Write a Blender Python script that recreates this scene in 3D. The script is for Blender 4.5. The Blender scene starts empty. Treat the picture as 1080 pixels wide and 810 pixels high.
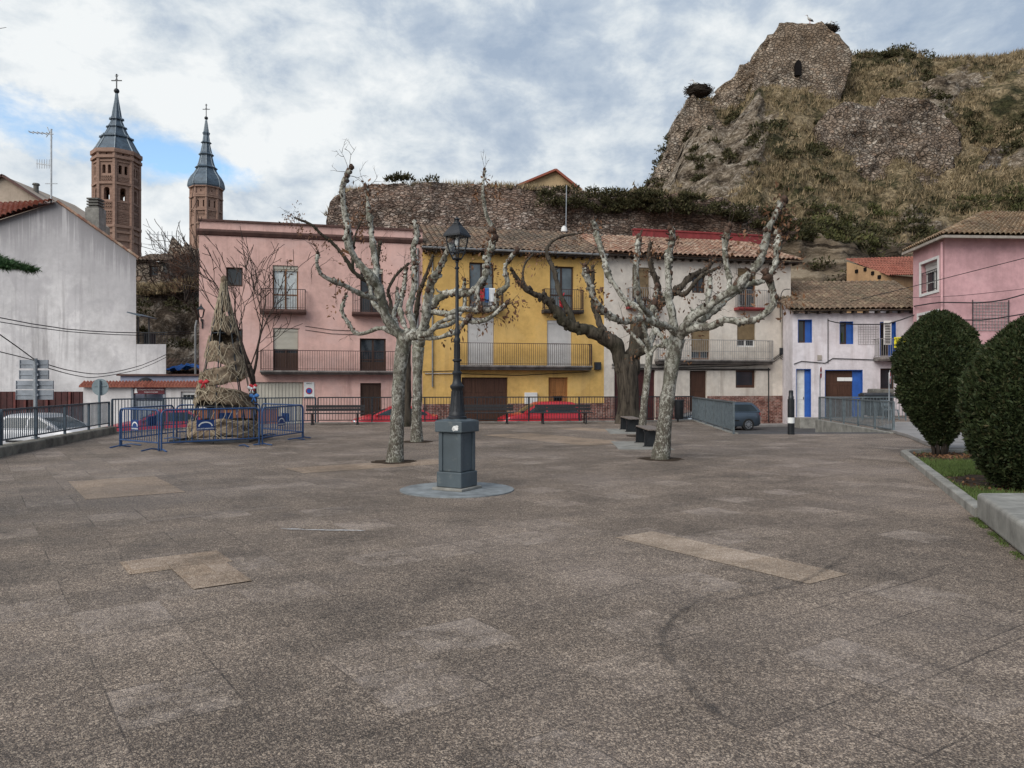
import bpy, bmesh, math, random
import numpy as np
from mathutils import Vector, Matrix, noise as mnoise
R = math.radians
PI = math.pi
SC = bpy.context.scene
COL = SC.collection
rng = random.Random(7)

# ------------------------------------------------------------------ camera, sky, sun, exposure
FPX = 811.0                       # focal length in pixels of a 1080 x 810 frame
CAM_H = 1.6
cam_data = bpy.data.cameras.new('camera')
cam_data.sensor_width = 36.0
cam_data.lens = 36.0 * FPX / 1080.0
cam_data.clip_start = 0.05
cam_data.clip_end = 3000.0
cam = bpy.data.objects.new('camera', cam_data)
COL.objects.link(cam)
cam.location = (0, 0, CAM_H)
cam.rotation_euler = (R(90), 0, 0)
SC.camera = cam
SC.render.resolution_x, SC.render.resolution_y = 1024, 768
SC.view_settings.view_transform = 'Standard'
SC.view_settings.look = 'None'
SC.view_settings.exposure = 1.0
SC.view_settings.gamma = 1.0
SC.view_settings.use_curve_mapping = False
SC.cycles.max_bounces = 5
SC.cycles.transparent_max_bounces = 12
SC.cycles.use_denoising = True

SUN_EL, SUN_AZ = R(40), R(-142)   # azimuth clockwise from +Y: from behind the camera's left shoulder
sun_data = bpy.data.lights.new('sun', 'SUN')
sun_data.energy = 1.5
sun_data.angle = R(50)
sun_data.color = (1.0, 0.96, 0.9)
sun = bpy.data.objects.new('sun', sun_data)
COL.objects.link(sun)
sdir = Vector((math.sin(SUN_AZ) * math.cos(SUN_EL), math.cos(SUN_AZ) * math.cos(SUN_EL), math.sin(SUN_EL)))
sun.rotation_euler = sdir.to_track_quat('Z', 'Y').to_euler()
sun.location = sdir * 50


class NT:
    """small helper for node trees"""
    def __init__(self, tree):
        self.t = tree
        self.n = tree.nodes
        self.l = tree.links

    def add(self, typ, ins=None, **props):
        nd = self.n.new(typ)
        for k, v in props.items():
            setattr(nd, k, v)
        for k, v in (ins or {}).items():
            self.set(nd, k, v)
        return nd

    def set(self, nd, key, v):
        s = nd.inputs[key]
        if isinstance(v, bpy.types.NodeSocket):
            self.l.new(v, s)
        elif isinstance(v, bpy.types.Node):
            self.l.new(v.outputs[0], s)
        else:
            if isinstance(v, (tuple, list)) and len(v) == 3 and s.type == 'RGBA':
                v = (*v, 1.0)
            s.default_value = v

    def math(self, op, a, b=0.0, clamp=False):
        nd = self.add('ShaderNodeMath', {0: a, 1: b}, operation=op)
        nd.use_clamp = clamp
        return nd.outputs[0]

    def vmath(self, op, a, b=(0, 0, 0)):
        nd = self.add('ShaderNodeVectorMath', {0: a, 1: b}, operation=op)
        return nd.outputs[0]

    def mix(self, f, a, b, mode='MIX'):
        nd = self.n.new('ShaderNodeMix')
        nd.data_type = 'RGBA'
        nd.blend_type = mode
        self.set(nd, 0, f)
        self.set(nd, 6, a)
        self.set(nd, 7, b)
        return nd.outputs[2]

    def ramp(self, f, stops, interp='LINEAR'):
        nd = self.n.new('ShaderNodeValToRGB')
        nd.color_ramp.interpolation = interp
        e = nd.color_ramp.elements
        while len(e) < len(stops):
            e.new(0.5)
        for i, (p, c) in enumerate(stops):
            e[i].position = p
            if isinstance(c, (int, float)):
                c = (c, c, c)
            e[i].color = (*c, 1.0) if len(c) == 3 else c
        self.set(nd, 0, f)
        return nd.outputs[0]

    def noise(self, vec, scale, detail=4.0, rough=0.55, dist=0.0, dim='3D'):
        nd = self.add('ShaderNodeTexNoise', noise_dimensions=dim)
        if vec is not None:
            self.set(nd, 'Vector', vec)
        self.set(nd, 'Scale', scale)
        self.set(nd, 'Detail', detail)
        self.set(nd, 'Roughness', rough)
        self.set(nd, 'Distortion', dist)
        return nd.outputs['Fac']

    def voronoi(self, vec, scale, feature='F1', rand=1.0):
        nd = self.add('ShaderNodeTexVoronoi', feature=feature)
        if vec is not None:
            self.set(nd, 'Vector', vec)
        self.set(nd, 'Scale', scale)
        self.set(nd, 'Randomness', rand)
        return nd


# world: NISHITA sky with a broken overcast over it
world = bpy.data.worlds.new('World')
SC.world = world
world.use_nodes = True
W = NT(world.node_tree)
W.n.clear()
sky = W.add('ShaderNodeTexSky', sky_type='NISHITA')
sky.sun_disc = False
sky.sun_elevation = SUN_EL
sky.sun_rotation = SUN_AZ
sky.altitude = 500
sky.air_density = 1.0
sky.dust_density = 1.0
sky.ozone_density = 1.5
tc = W.add('ShaderNodeTexCoord')
dvec = tc.outputs['Generated']
sep = W.add('ShaderNodeSeparateXYZ', {0: dvec})
dx, dy, dz = sep.outputs
zc = W.math('ADD', W.math('MAXIMUM', dz, 0.0), 0.10)
ux = W.math('DIVIDE', dx, zc)
uy = W.math('DIVIDE', dy, zc)
uv = W.add('ShaderNodeCombineXYZ', {0: ux, 1: W.math('MULTIPLY', uy, 0.75), 2: 0.37}).outputs[0]
uv_low = W.add('ShaderNodeCombineXYZ', {0: W.math('MULTIPLY', dx, 5.0), 1: W.math('MULTIPLY', dy, 3.0), 2: W.math('MULTIPLY', dz, 8.0)}).outputs[0]
big = W.noise(uv, 0.75, 3, 0.5)
med = W.noise(uv_low, 0.9, 6, 0.55, 0.3)
fine = W.noise(uv_low, 2.6, 7, 0.62, 0.2)


def blob(cx, cz, rx, rz):
    """soft opening in the cloud cover round one direction of the sky"""
    a = W.math('POWER', W.math('DIVIDE', W.math('SUBTRACT', dx, cx), rx), 2.0)
    b = W.math('POWER', W.math('DIVIDE', W.math('SUBTRACT', dz, cz), rz), 2.0)
    return W.math('POWER', 2.718, W.math('MULTIPLY', W.math('ADD', a, b), -1.0))


gap = W.math('ADD', blob(-0.53, 0.285, 0.075, 0.045), blob(-0.395, 0.262, 0.06, 0.042))
gap = W.math('ADD', gap, W.math('MULTIPLY', blob(-0.32, 0.25, 0.05, 0.02), 0.8))
dens = W.math('ADD', W.math('MULTIPLY', med, 0.50), W.math('MULTIPLY', fine, 0.50))
cover_in = W.math('SUBTRACT', W.math('ADD', dens, 0.20), W.math('MULTIPLY', gap, 0.30))
cover = W.ramp(cover_in, [(0.36, 0.0), (0.52, 1.0)])
# tone of the cloud: white on the low left, blue grey overhead and to the right
tone = W.math('ADD', W.math('MULTIPLY', big, 0.55), W.math('MULTIPLY', med, 0.55))
tone = W.math('ADD', tone, W.math('MULTIPLY', W.math('SUBTRACT', fine, 0.5), 0.62))
tone = W.math('ADD', tone, 0.175)
left = W.math('MULTIPLY', dx, -0.28)
low = W.math('MULTIPLY', W.math('SUBTRACT', 0.30, dz), 0.42)
tone = W.math('ADD', W.math('ADD', tone, left), low)
cloud = W.ramp(tone, [(0.57, (1.85, 2.3, 2.95)), (0.69, (2.55, 2.95, 3.45)), (0.78, (3.5, 3.8, 4.05)), (0.89, (4.5, 4.65, 4.7))])
skyc = W.mix(1.0, sky.outputs[0], (1.12, 1.2, 1.16), 'MULTIPLY')
skycol = W.mix(cover, skyc, cloud)
bg = W.add('ShaderNodeBackground', {0: skycol, 1: 0.10})
wo = W.add('ShaderNodeOutputWorld')
W.l.new(bg.outputs[0], wo.inputs[0])


# ------------------------------------------------------------------ measuring the photograph
def P(px, py, Y):
    """world point seen at pixel (px, py) of the 1080 x 810 photo, Y metres away"""
    return Vector(((px - 540.0) * Y / FPX, Y, CAM_H - (py - 405.0) * Y / FPX))


def G(px, py, z=0.0):
    """world point on the level z seen at pixel (px, py)"""
    Y = (CAM_H - z) * FPX / (py - 405.0)
    return P(px, py, Y)


# ------------------------------------------------------------------ materials
MATS = {}


def new_mat(name):
    m = bpy.data.materials.new(name)
    m.use_nodes = True
    t = NT(m.node_tree)
    t.n.clear()
    out = t.add('ShaderNodeOutputMaterial')
    b = t.add('ShaderNodeBsdfPrincipled')
    t.l.new(b.outputs[0], out.inputs[0])
    t.b, t.out = b, out
    MATS[name] = m
    return m, t


def bump(t, h, strength=0.4, dist=0.02):
    nd = t.add('ShaderNodeBump', {'Strength': strength, 'Distance': dist, 'Height': h})
    t.l.new(nd.outputs[0], t.b.inputs['Normal'])


def objc(t):
    return t.add('ShaderNodeTexCoord').outputs['Object']


def m_plain(name, c, rough=0.6, metal=0.0, var=0.18, scale=6.0, spec=0.4, bstr=0.0):
    m, t = new_mat(name)
    v = objc(t)
    n = t.noise(v, scale, 6, 0.65)
    lo = tuple(x * (1 - var * 1.6) for x in c)
    hi = tuple(min(1, x * (1 + var)) for x in c)
    t.set(t.b, 'Base Color', t.ramp(n, [(0.3, lo), (0.7, hi)]))
    t.set(t.b, 'Roughness', rough)
    t.set(t.b, 'Metallic', metal)
    t.set(t.b, 'Specular IOR Level', spec)
    if bstr:
        bump(t, t.noise(v, scale * 5, 4), bstr, 0.01)
    return m


def m_plaster(name, c, dirt=(0.16, 0.14, 0.12), amount=0.5, top=None, patch=None, pamt=0.0):
    """painted render: faint mottling, rain streaks; object coordinates run x along the wall, z up"""
    m, t = new_mat(name)
    v = objc(t)
    n1 = t.noise(v, 0.6, 6, 0.6)
    n2 = t.noise(v, 3.5, 6, 0.7)
    lo = tuple(x * 0.80 for x in c)
    hi = tuple(min(1, x * 1.06) for x in c)
    col = t.ramp(t.math('ADD', t.math('MULTIPLY', n1, 0.6), t.math('MULTIPLY', n2, 0.4)), [(0.41, lo), (0.58, hi)])
    mp = t.add('ShaderNodeMapping', {'Vector': v, 'Scale': (2.6, 2.6, 0.16)})
    st = t.noise(mp.outputs[0], 1.0, 6, 0.7)
    big_ = t.noise(v, 0.25, 3, 0.5)
    sf = t.math('MULTIPLY', t.ramp(st, [(0.50, 0.0), (0.64, 1.0)]), t.ramp(big_, [(0.40, 0.15), (0.58, 1.0)]))
    col = t.mix(t.math('MULTIPLY', sf, amount), col, dirt)
    if patch:
        pn = t.noise(v, 0.55, 7, 0.68, 0.4)
        pf = t.ramp(pn, [(0.52, 0.0), (0.60, 1.0)])
        col = t.mix(t.math('MULTIPLY', pf, pamt), col, patch)
    # grime close to the street
    sz = t.add('ShaderNodeSeparateXYZ', {0: v}).outputs[2]
    gz = t.ramp(t.math('ADD', t.math('MULTIPLY', sz, 0.5), t.math('MULTIPLY', n2, 0.6)), [(0.2, 0.55), (0.9, 0.0)])
    col = t.mix(t.math('MULTIPLY', gz, amount), col, dirt)
    if top:
        zt, ft, fc, fa = top      # black mould hanging from the top edge (z, fall, colour, amount)
        mp2 = t.add('ShaderNodeMapping', {'Vector': v, 'Scale': (2.2, 2.2, 0.10)})
        st2 = t.noise(mp2.outputs[0], 1.0, 7, 0.75)
        f = t.math('MULTIPLY', t.ramp(st2, [(0.5, 0.0), (0.62, 1.0)]), t.ramp(t.math('DIVIDE', t.math('SUBTRACT', zt, sz), ft), [(0.0, 1.0), (1.0, 0.0)]))
        col = t.mix(t.math('MULTIPLY', f, fa), col, fc)
    t.set(t.b, 'Base Color', col)
    t.set(t.b, 'Roughness', 0.9)
    t.set(t.b, 'Specular IOR Level', 0.2)
    bump(t, t.math('ADD', t.noise(v, 22, 5, 0.7), t.math('MULTIPLY', n2, 1.5)), 0.35, 0.012)
    return m


def m_stone(name, cols, scale=2.2, squash=1.6, mortar=(0.10, 0.085, 0.07), tint=(0.3, 0.22, 0.15), bstr=0.9, bd=0.12, msh=(0.02, 0.10)):
    """rubble masonry / broken rock"""
    m, t = new_mat(name)
    v = objc(t)
    wob = t.add('ShaderNodeTexNoise', {'Vector': v, 'Scale': 1.1, 'Detail': 3.0}).outputs['Color']
    wsc = t.add('ShaderNodeVectorMath', {0: wob, 'Scale': 0.35}, operation='SCALE').outputs[0]
    vv = t.vmath('ADD', v, wsc)
    mp = t.add('ShaderNodeMapping', {'Vector': vv, 'Scale': (1.0, 1.0, squash)})
    vo = t.voronoi(mp.outputs[0], scale)
    ve = t.voronoi(mp.outputs[0], scale, 'DISTANCE_TO_EDGE')
    rnd = t.add('ShaderNodeSeparateXYZ', {0: vo.outputs['Color']}).outputs[0]
    k = len(cols)
    col = t.ramp(rnd, [(i / max(1, k - 1), c) for i, c in enumerate(cols)])
    n = t.noise(v, 9.0, 6, 0.7)
    col = t.mix(0.7, col, t.ramp(n, [(0.40, 0.12), (0.60, 0.9)]), 'OVERLAY')
    nm = t.noise(v, 0.9, 8, 0.7, 0.4)
    col = t.mix(0.75, col, t.ramp(nm, [(0.40, 0.15), (0.60, 0.82)]), 'OVERLAY')
    n2 = t.noise(v, 0.18, 5, 0.6)
    col = t.mix(t.ramp(n2, [(0.42, 0.0), (0.66, 0.75)]), col, tint)
    mo = t.ramp(ve.outputs[0], [(msh[0], 1.0), (msh[1], 0.0)])
    col = t.mix(t.math('MULTIPLY', mo, 0.65), col, mortar)
    n3 = t.noise(v, 0.5, 8, 0.75)
    col = t.mix(t.ramp(n3, [(0.54, 0.0), (0.7, 0.7)]), col, tuple(x * 0.5 for x in mortar))
    t.set(t.b, 'Base Color', col)
    t.set(t.b, 'Roughness', 0.95)
    t.set(t.b, 'Specular IOR Level', 0.15)
    h = t.math('ADD', t.ramp(ve.outputs[0], [(0.0, 0.0), (0.16, 1.0)]), t.math('MULTIPLY', n, 0.6))
    bump(t, h, bstr, bd)
    return m


def m_cliff(name, tones, strata=0.0):
    """weathered broken rock without any laid courses"""
    m, t = new_mat(name)
    v = objc(t)
    n0 = t.noise(v, 0.55, 12, 0.74, 0.8)
    n1 = t.noise(v, 2.6, 10, 0.76, 0.4)
    n2 = t.noise(v, 0.16, 5, 0.6)
    rid = t.math('ABSOLUTE', t.math('SUBTRACT', t.noise(v, 0.9, 8, 0.7, 0.6), 0.5))
    k = len(tones)
    col = t.ramp(t.math('ADD', t.math('MULTIPLY', n0, 0.6), t.math('MULTIPLY', n1, 0.4)), [(0.44 + 0.12 * i / (k - 1), c) for i, c in enumerate(tones)])
    col = t.mix(t.ramp(rid, [(0.0, 0.85), (0.045, 0.0)]), col, tuple(x * 0.4 for x in tones[0]))
    col = t.mix(t.ramp(n2, [(0.45, 0.0), (0.68, 0.6)]), col, (0.21, 0.155, 0.11))
    t.set(t.b, 'Base Color', col)
    t.set(t.b, 'Roughness', 0.95)
    t.set(t.b, 'Specular IOR Level', 0.12)
    bump(t, t.math('ADD', t.math('ADD', n0, t.math('MULTIPLY', n1, 0.7)), t.ramp(rid, [(0.0, 0.0), (0.1, 0.6)])), 1.0, 0.4)
    return m


def m_brick(name):
    m, t = new_mat(name)
    v = objc(t)
    s = t.add('ShaderNodeSeparateXYZ', {0: v}).outputs
    vv = t.add('ShaderNodeCombineXYZ', {0: s[0], 1: s[2], 2: 0.0}).outputs[0]
    br = t.add('ShaderNodeTexBrick', {'Vector': vv, 'Color1': (0.20, 0.075, 0.055), 'Color2': (0.12, 0.042, 0.034), 'Mortar': (0.26, 0.20, 0.17), 'Scale': 1.0, 'Mortar Size': 0.012, 'Brick Width': 0.26, 'Row Height': 0.085, 'Bias': 0.0})
    n = t.noise(v, 1.4, 7, 0.7)
    n2 = t.noise(v, 7.0, 6, 0.7)
    col = t.mix(0.7, br.outputs[0], t.ramp(n2, [(0.4, 0.2), (0.6, 0.85)]), 'OVERLAY')
    col = t.mix(t.ramp(n, [(0.5, 0.0), (0.6, 0.65)]), col, (0.27, 0.20, 0.175))
    col = t.mix(t.ramp(n, [(0.38, 0.7), (0.47, 0.0)]), col, (0.07, 0.03, 0.026))
    t.set(t.b, 'Base Color', col)
    t.set(t.b, 'Roughness', 0.92)
    t.set(t.b, 'Specular IOR Level', 0.15)
    bump(t, n2, 0.4, 0.01)
    return m


def m_tiles(name, cols, moss=(0.10, 0.09, 0.07), mamt=0.6):
    """clay roof tiles: one tone per tile from the face attribute, lichen over it"""
    m, t = new_mat(name)
    v = objc(t)
    at = t.add('ShaderNodeAttribute', attribute_name='rnd').outputs['Fac']
    k = len(cols)
    col = t.ramp(at, [(i / max(1, k - 1), c) for i, c in enumerate(cols)])
    n = t.noise(v, 0.7, 7, 0.7)
    n2 = t.noise(v, 14, 5, 0.7)
    col = t.mix(t.math('MULTIPLY', t.ramp(n, [(0.4, 0.0), (0.62, 1.0)]), mamt), col, moss)
    col = t.mix(0.6, col, t.ramp(n2, [(0.3, 0.2), (0.7, 0.85)]), 'OVERLAY')
    t.set(t.b, 'Base Color', col)
    t.set(t.b, 'Roughness', 0.92)
    t.set(t.b, 'Specular IOR Level', 0.2)
    bump(t, n2, 0.3, 0.01)
    return m


def m_wood(name, c, rough=0.6):
    m, t = new_mat(name)
    v = objc(t)
    mp = t.add('ShaderNodeMapping', {'Vector': v, 'Scale': (12, 12, 0.8)})
    n = t.noise(mp.outputs[0], 1.5, 6, 0.65, 0.5)
    t.set(t.b, 'Base Color', t.ramp(n, [(0.3, tuple(x * 0.55 for x in c)), (0.7, tuple(x * 1.15 for x in c))]))
    t.set(t.b, 'Roughness', rough)
    t.set(t.b, 'Specular IOR Level', 0.3)
    bump(t, n, 0.25, 0.005)
    return m


def m_glass(name, c=(0.02, 0.025, 0.03), rough=0.06):
    """window pane seen from outside: dark room behind reflecting glass"""
    m, t = new_mat(name)
    v = objc(t)
    n = t.noise(v, 0.8, 3)
    t.set(t.b, 'Base Color', t.ramp(n, [(0.35, tuple(x * 0.6 for x in c)), (0.65, tuple(x * 1.5 for x in c))]))
    t.set(t.b, 'Roughness', rough)
    t.set(t.b, 'Specular IOR Level', 0.5)
    return m


def m_clear(name):
    m, t = new_mat(name)
    tr = t.add('ShaderNodeBsdfTransparent', {0: (0.93, 0.95, 0.95)})
    gl = t.add('ShaderNodeBsdfGlossy', {0: (1, 1, 1), 'Roughness': 0.05})
    fr = t.add('ShaderNodeFresnel', {0: 1.12})
    mx = t.add('ShaderNodeMixShader', {0: fr, 1: tr, 2: gl})
    t.l.new(mx.outputs[0], t.out.inputs[0])
    t.n.remove(t.b)
    return m


def m_paint(name, c, wear=(0.12, 0.10, 0.09), amt=0.35, rough=0.45, scale=8.0, metal=0.0, flake=(0.58, 0.66)):
    """painted steel with scuffs and dust"""
    m, t = new_mat(name)
    v = objc(t)
    n = t.noise(v, scale, 8, 0.72)
    n2 = t.noise(v, scale * 0.3, 4, 0.6)
    col = t.ramp(n2, [(0.3, tuple(x * 0.75 for x in c)), (0.7, tuple(min(1, x * 1.15) for x in c))])
    col = t.mix(t.math('MULTIPLY', t.ramp(n, [(flake[0], 0.0), (flake[1], 1.0)]), amt), col, wear)
    t.set(t.b, 'Base Color', col)
    t.set(t.b, 'Roughness', t.ramp(n, [(0.3, rough * 0.8), (0.7, min(1, rough * 1.5))]))
    t.set(t.b, 'Metallic', metal)
    bump(t, n, 0.12, 0.004)
    return m


def m_leaf(name, cols, rough=0.6, trans=0.0):
    m, t = new_mat(name)
    at = t.add('ShaderNodeAttribute', attribute_name='rnd').outputs['Fac']
    k = len(cols)
    col = t.ramp(at, [(i / max(1, k - 1), c) for i, c in enumerate(cols)])
    n = t.noise(objc(t), 1.3, 4, 0.6)
    col = t.mix(0.5, col, t.ramp(n, [(0.3, 0.25), (0.7, 0.75)]), 'OVERLAY')
    t.set(t.b, 'Base Color', col)
    t.set(t.b, 'Roughness', rough)
    t.set(t.b, 'Specular IOR Level', 0.2)
    return m


def m_bark_plane(name):
    """flaking plane-tree bark: pale skin, olive and grey flakes, dark knots"""
    m, t = new_mat(name)
    v = objc(t)
    mp = t.add('ShaderNodeMapping', {'Vector': v, 'Scale': (1.0, 1.0, 0.7)})
    n1 = t.noise(mp.outputs[0], 5.5, 6, 0.62, 0.6)
    n2 = t.noise(mp.outputs[0], 16.0, 6, 0.7, 0.5)
    base = t.ramp(n1, [(0.36, (0.10, 0.10, 0.075)), (0.43, (0.185, 0.18, 0.145)), (0.49, (0.32, 0.31, 0.265)), (0.62, (0.46, 0.45, 0.395))])
    col = t.mix(t.math('MULTIPLY', t.ramp(n2, [(0.50, 0.0), (0.55, 1.0)]), 0.85), base, (0.085, 0.07, 0.056))
    # old rough bark up the trunk
    sz = t.add('ShaderNodeSeparateXYZ', {0: v}).outputs[2]
    n3 = t.noise(mp.outputs[0], 30.0, 5, 0.7, 0.5)
    lowf = t.math('MULTIPLY', t.ramp(t.math('ADD', t.math('MULTIPLY', sz, 0.33), t.math('MULTIPLY', n1, 0.35)), [(0.45, 1.0), (1.0, 0.0)]), t.ramp(n3, [(0.45, 0.0), (0.50, 1.0)]))
    col = t.mix(t.math('MULTIPLY', lowf, 0.85), col, (0.07, 0.058, 0.045))
    ns = t.noise(v, 1.4, 4, 0.6)
    col = t.mix(t.ramp(ns, [(0.52, 0.0), (0.72, 0.55)]), col, (0.17, 0.175, 0.12))
    at = t.add('ShaderNodeAttribute', attribute_name='rnd').outputs['Fac']
    kf = t.ramp(t.math('ADD', at, t.math('MULTIPLY', t.math('SUBTRACT', n2, 0.5), 0.9)), [(0.45, 0.0), (0.62, 1.0)])
    col = t.mix(kf, col, t.ramp(n2, [(0.35, (0.035, 0.024, 0.018)), (0.62, (0.115, 0.07, 0.05))]))
    t.set(t.b, 'Base Color', col)
    t.set(t.b, 'Roughness', 0.9)
    t.set(t.b, 'Specular IOR Level', 0.2)
    bump(t, t.math('ADD', n2, t.math('MULTIPLY', n3, 0.6)), 0.7, 0.03)
    return m


def m_bark_dark(name, a=(0.035, 0.028, 0.022), b=(0.15, 0.12, 0.09), moss=(0.05, 0.055, 0.025)):
    m, t = new_mat(name)
    v = objc(t)
    mp = t.add('ShaderNodeMapping', {'Vector': v, 'Scale': (6.0, 6.0, 0.9)})
    n = t.noise(mp.outputs[0], 1.3, 8, 0.68, 0.8)
    n2 = t.noise(v, 0.7, 4)
    col = t.ramp(n, [(0.36, a), (0.62, b)])
    col = t.mix(t.ramp(n2, [(0.48, 0.0), (0.7, 0.6)]), col, moss)
    t.set(t.b, 'Base Color', col)
    t.set(t.b, 'Roughness', 0.95)
    t.set(t.b, 'Specular IOR Level', 0.15)
    bump(t, n, 0.9, 0.05)
    return m


# ------------------------------------------------------------------ mesh builder and object helpers
class MB:
    def __init__(self):
        self.v, self.f, self.r = [], [], []
        self.use_r = False

    def vert(self, p):
        self.v.append((p[0], p[1], p[2]))
        return len(self.v) - 1

    def face(self, idx, r=0.0):
        self.f.append(tuple(idx))
        self.r.append(r)

    def poly(self, pts, r=0.0):
        self.face([self.vert(p) for p in pts], r)

    def box(self, a, b, r=0.0):
        (x0, y0, z0), (x1, y1, z1) = a, b
        i = len(self.v)
        for z in (z0, z1):
            for x, y in ((x0, y0), (x1, y0), (x1, y1), (x0, y1)):
                self.v.append((x, y, z))
        for q in ((3, 2, 1, 0), (4, 5, 6, 7), (0, 1, 5, 4), (1, 2, 6, 5), (2, 3, 7, 6), (3, 0, 4, 7)):
            self.face([i + k for k in q], r)

    def bar(self, p, q, w, h=None, up=Vector((0, 0, 1)), r=0.0):
        """rectangular bar from p to q, w wide and h high"""
        p, q = Vector(p), Vector(q)
        h = w if h is None else h
        d = (q - p).normalized()
        if abs(d.dot(up)) > 0.98:
            up = Vector((0, 1, 0))
        s = d.cross(up).normalized() * (w / 2)
        u = s.cross(d).normalized() * (h / 2)
        i = len(self.v)
        for c in (p, q):
            for k in (-s - u, s - u, s + u, -s + u):
                self.vert(c + k)
        for a in ((0, 1, 2, 3), (7, 6, 5, 4), (0, 4, 5, 1), (1, 5, 6, 2), (2, 6, 7, 3), (3, 7, 4, 0)):
            self.face([i + k for k in a], r)

    def tube(self, pts, rad, n=8, caps=True, r=0.0, wob=0.0, seed=0.0, knob=None):
        pts = [Vector(p) for p in pts]
        if not isinstance(rad, (list, tuple)):
            rad = [rad] * len(pts)
        t = (pts[1] - pts[0]).normalized()
        a = t.orthogonal().normalized()
        rings = []
        for k, p in enumerate(pts):
            if 0 < k < len(pts) - 1:
                tn = (pts[k + 1] - pts[k - 1]).normalized()
            elif k == 0:
                tn = (pts[1] - pts[0]).normalized()
            else:
                tn = (pts[-1] - pts[-2]).normalized()
            a = (a - tn * a.dot(tn))
            a = a.normalized() if a.length > 1e-6 else tn.orthogonal().normalized()
            b = tn.cross(a)
            ring = []
            for j in range(n):
                an = 2 * PI * j / n
                d = a * math.cos(an) + b * math.sin(an)
                rr = rad[k]
                if wob:
                    q = p + d * rr
                    rr *= 1 + wob * mnoise.noise(q * (0.42 / max(rad[k], 0.03)) + Vector((seed, 0, 0)))
                ring.append(self.vert(p + d * rr))
            rings.append(ring)
        for k in range(len(rings) - 1):
            for j in range(n):
                self.face((rings[k][j], rings[k][(j + 1) % n], rings[k + 1][(j + 1) % n], rings[k + 1][j]), r)
        if caps:
            self.face(rings[0][::-1], r)
            self.face(rings[-1], r)

    def lathe(self, prof, c=(0, 0, 0), n=24, r=0.0, rot=0.0):
        """prof: list of (radius, z)"""
        rings = []
        for rad, z in prof:
            rings.append([self.vert((c[0] + rad * math.cos(rot + 2 * PI * j / n), c[1] + rad * math.sin(rot + 2 * PI * j / n), c[2] + z)) for j in range(n)])
        for k in range(len(rings) - 1):
            for j in range(n):
                self.face((rings[k][j], rings[k][(j + 1) % n], rings[k + 1][(j + 1) % n], rings[k + 1][j]), r)
        self.face(rings[0][::-1], r)
        self.face(rings[-1], r)

    def prism(self, poly, z0, z1, r=0.0):
        """poly: list of (x, y) counter-clockwise"""
        n = len(poly)
        lo = [self.vert((x, y, z0)) for x, y in poly]
        hi = [self.vert((x, y, z1)) for x, y in poly]
        self.face(hi, r)
        self.face(lo[::-1], r)
        for k in range(n):
            self.face((lo[k], lo[(k + 1) % n], hi[(k + 1) % n], hi[k]), r)

    def prism_y(self, poly, y0, y1, r=0.0):
        """poly in (x, z), extruded along y"""
        n = len(poly)
        a = [self.vert((x, y0, z)) for x, z in poly]
        b = [self.vert((x, y1, z)) for x, z in poly]
        self.face(a, r)
        self.face(b[::-1], r)
        for k in range(n):
            self.face((a[(k + 1) % n], a[k], b[k], b[(k + 1) % n]), r)

    def prism_x(self, poly, x0, x1, r=0.0):
        n = len(poly)
        a = [self.vert((x0, y, z)) for y, z in poly]
        b = [self.vert((x1, y, z)) for y, z in poly]
        self.face(a[::-1], r)
        self.face(b, r)
        for k in range(n):
            self.face((a[k], a[(k + 1) % n], b[(k + 1) % n], b[k]), r)

    def blob(self, c, rx, ry, rz, seed=0.0, amp=0.25, n=8, m=5, fr=1.0, r=0.0):
        c = Vector(c)
        rings = []
        for i in range(m + 1):
            th = PI * i / m
            ring = []
            for j in range(n):
                ph = 2 * PI * j / n
                d = Vector((math.sin(th) * math.cos(ph), math.sin(th) * math.sin(ph), math.cos(th)))
                k = 1 + amp * mnoise.noise(d * 1.7 * fr + Vector((seed, seed * .7, 0)))
                ring.append(self.vert(c + Vector((d.x * rx, d.y * ry, d.z * rz)) * k))
            rings.append(ring)
        for i in range(m):
            for j in range(n):
                self.face((rings[i + 1][j], rings[i + 1][(j + 1) % n], rings[i][(j + 1) % n], rings[i][j]), r)

    def grid(self, pts, r=0.0, wrap=False):
        """pts[i][j] -> quads"""
        idx = [[self.vert(p) for p in row] for row in pts]
        for i in range(len(idx) - 1):
            m = len(idx[i])
            for j in range(m if wrap else m - 1):
                k = (j + 1) % m
                self.face((idx[i][j], idx[i][k], idx[i + 1][k], idx[i + 1][j]), r)
        return idx

    def build(self, name, mat, parent=None, smooth=False, bevel=0.0, segs=2):
        me = bpy.data.meshes.new(name)
        me.from_pydata(self.v, [], self.f)
        me.materials.append(mat if not isinstance(mat, str) else MATS[mat])
        if any(self.r):
            at = me.attributes.new('rnd', 'FLOAT', 'FACE')
            at.data.foreach_set('value', self.r)
        me.validate()
        if smooth:
            me.polygons.foreach_set('use_smooth', [True] * len(me.polygons))
            if smooth != 'all':
                me.set_sharp_from_angle(angle=R(38))
        me.update()
        o = bpy.data.objects.new(name, me)
        COL.objects.link(o)
        if parent:
            o.parent = parent
        if bevel:
            b = o.modifiers.new('bevel', 'BEVEL')
            b.width = bevel
            b.segments = segs
            b.limit_method = 'ANGLE'
            b.angle_limit = R(40)
        return o


def thing(name, label, cat, loc=(0, 0, 0), rz=0.0, group=None):
    o = bpy.data.objects.new(name, None)
    o.empty_display_size = 0.3
    COL.objects.link(o)
    o.location = loc
    o.rotation_euler = (0, 0, rz)
    return tag(o, label, cat, group)


def tag(o, label=None, cat=None, group=None, kind=None):
    if label:
        o['label'] = label
    if cat:
        o['category'] = cat
    if group:
        o['group'] = group
    if kind:
        o['kind'] = kind
    return o


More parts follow.
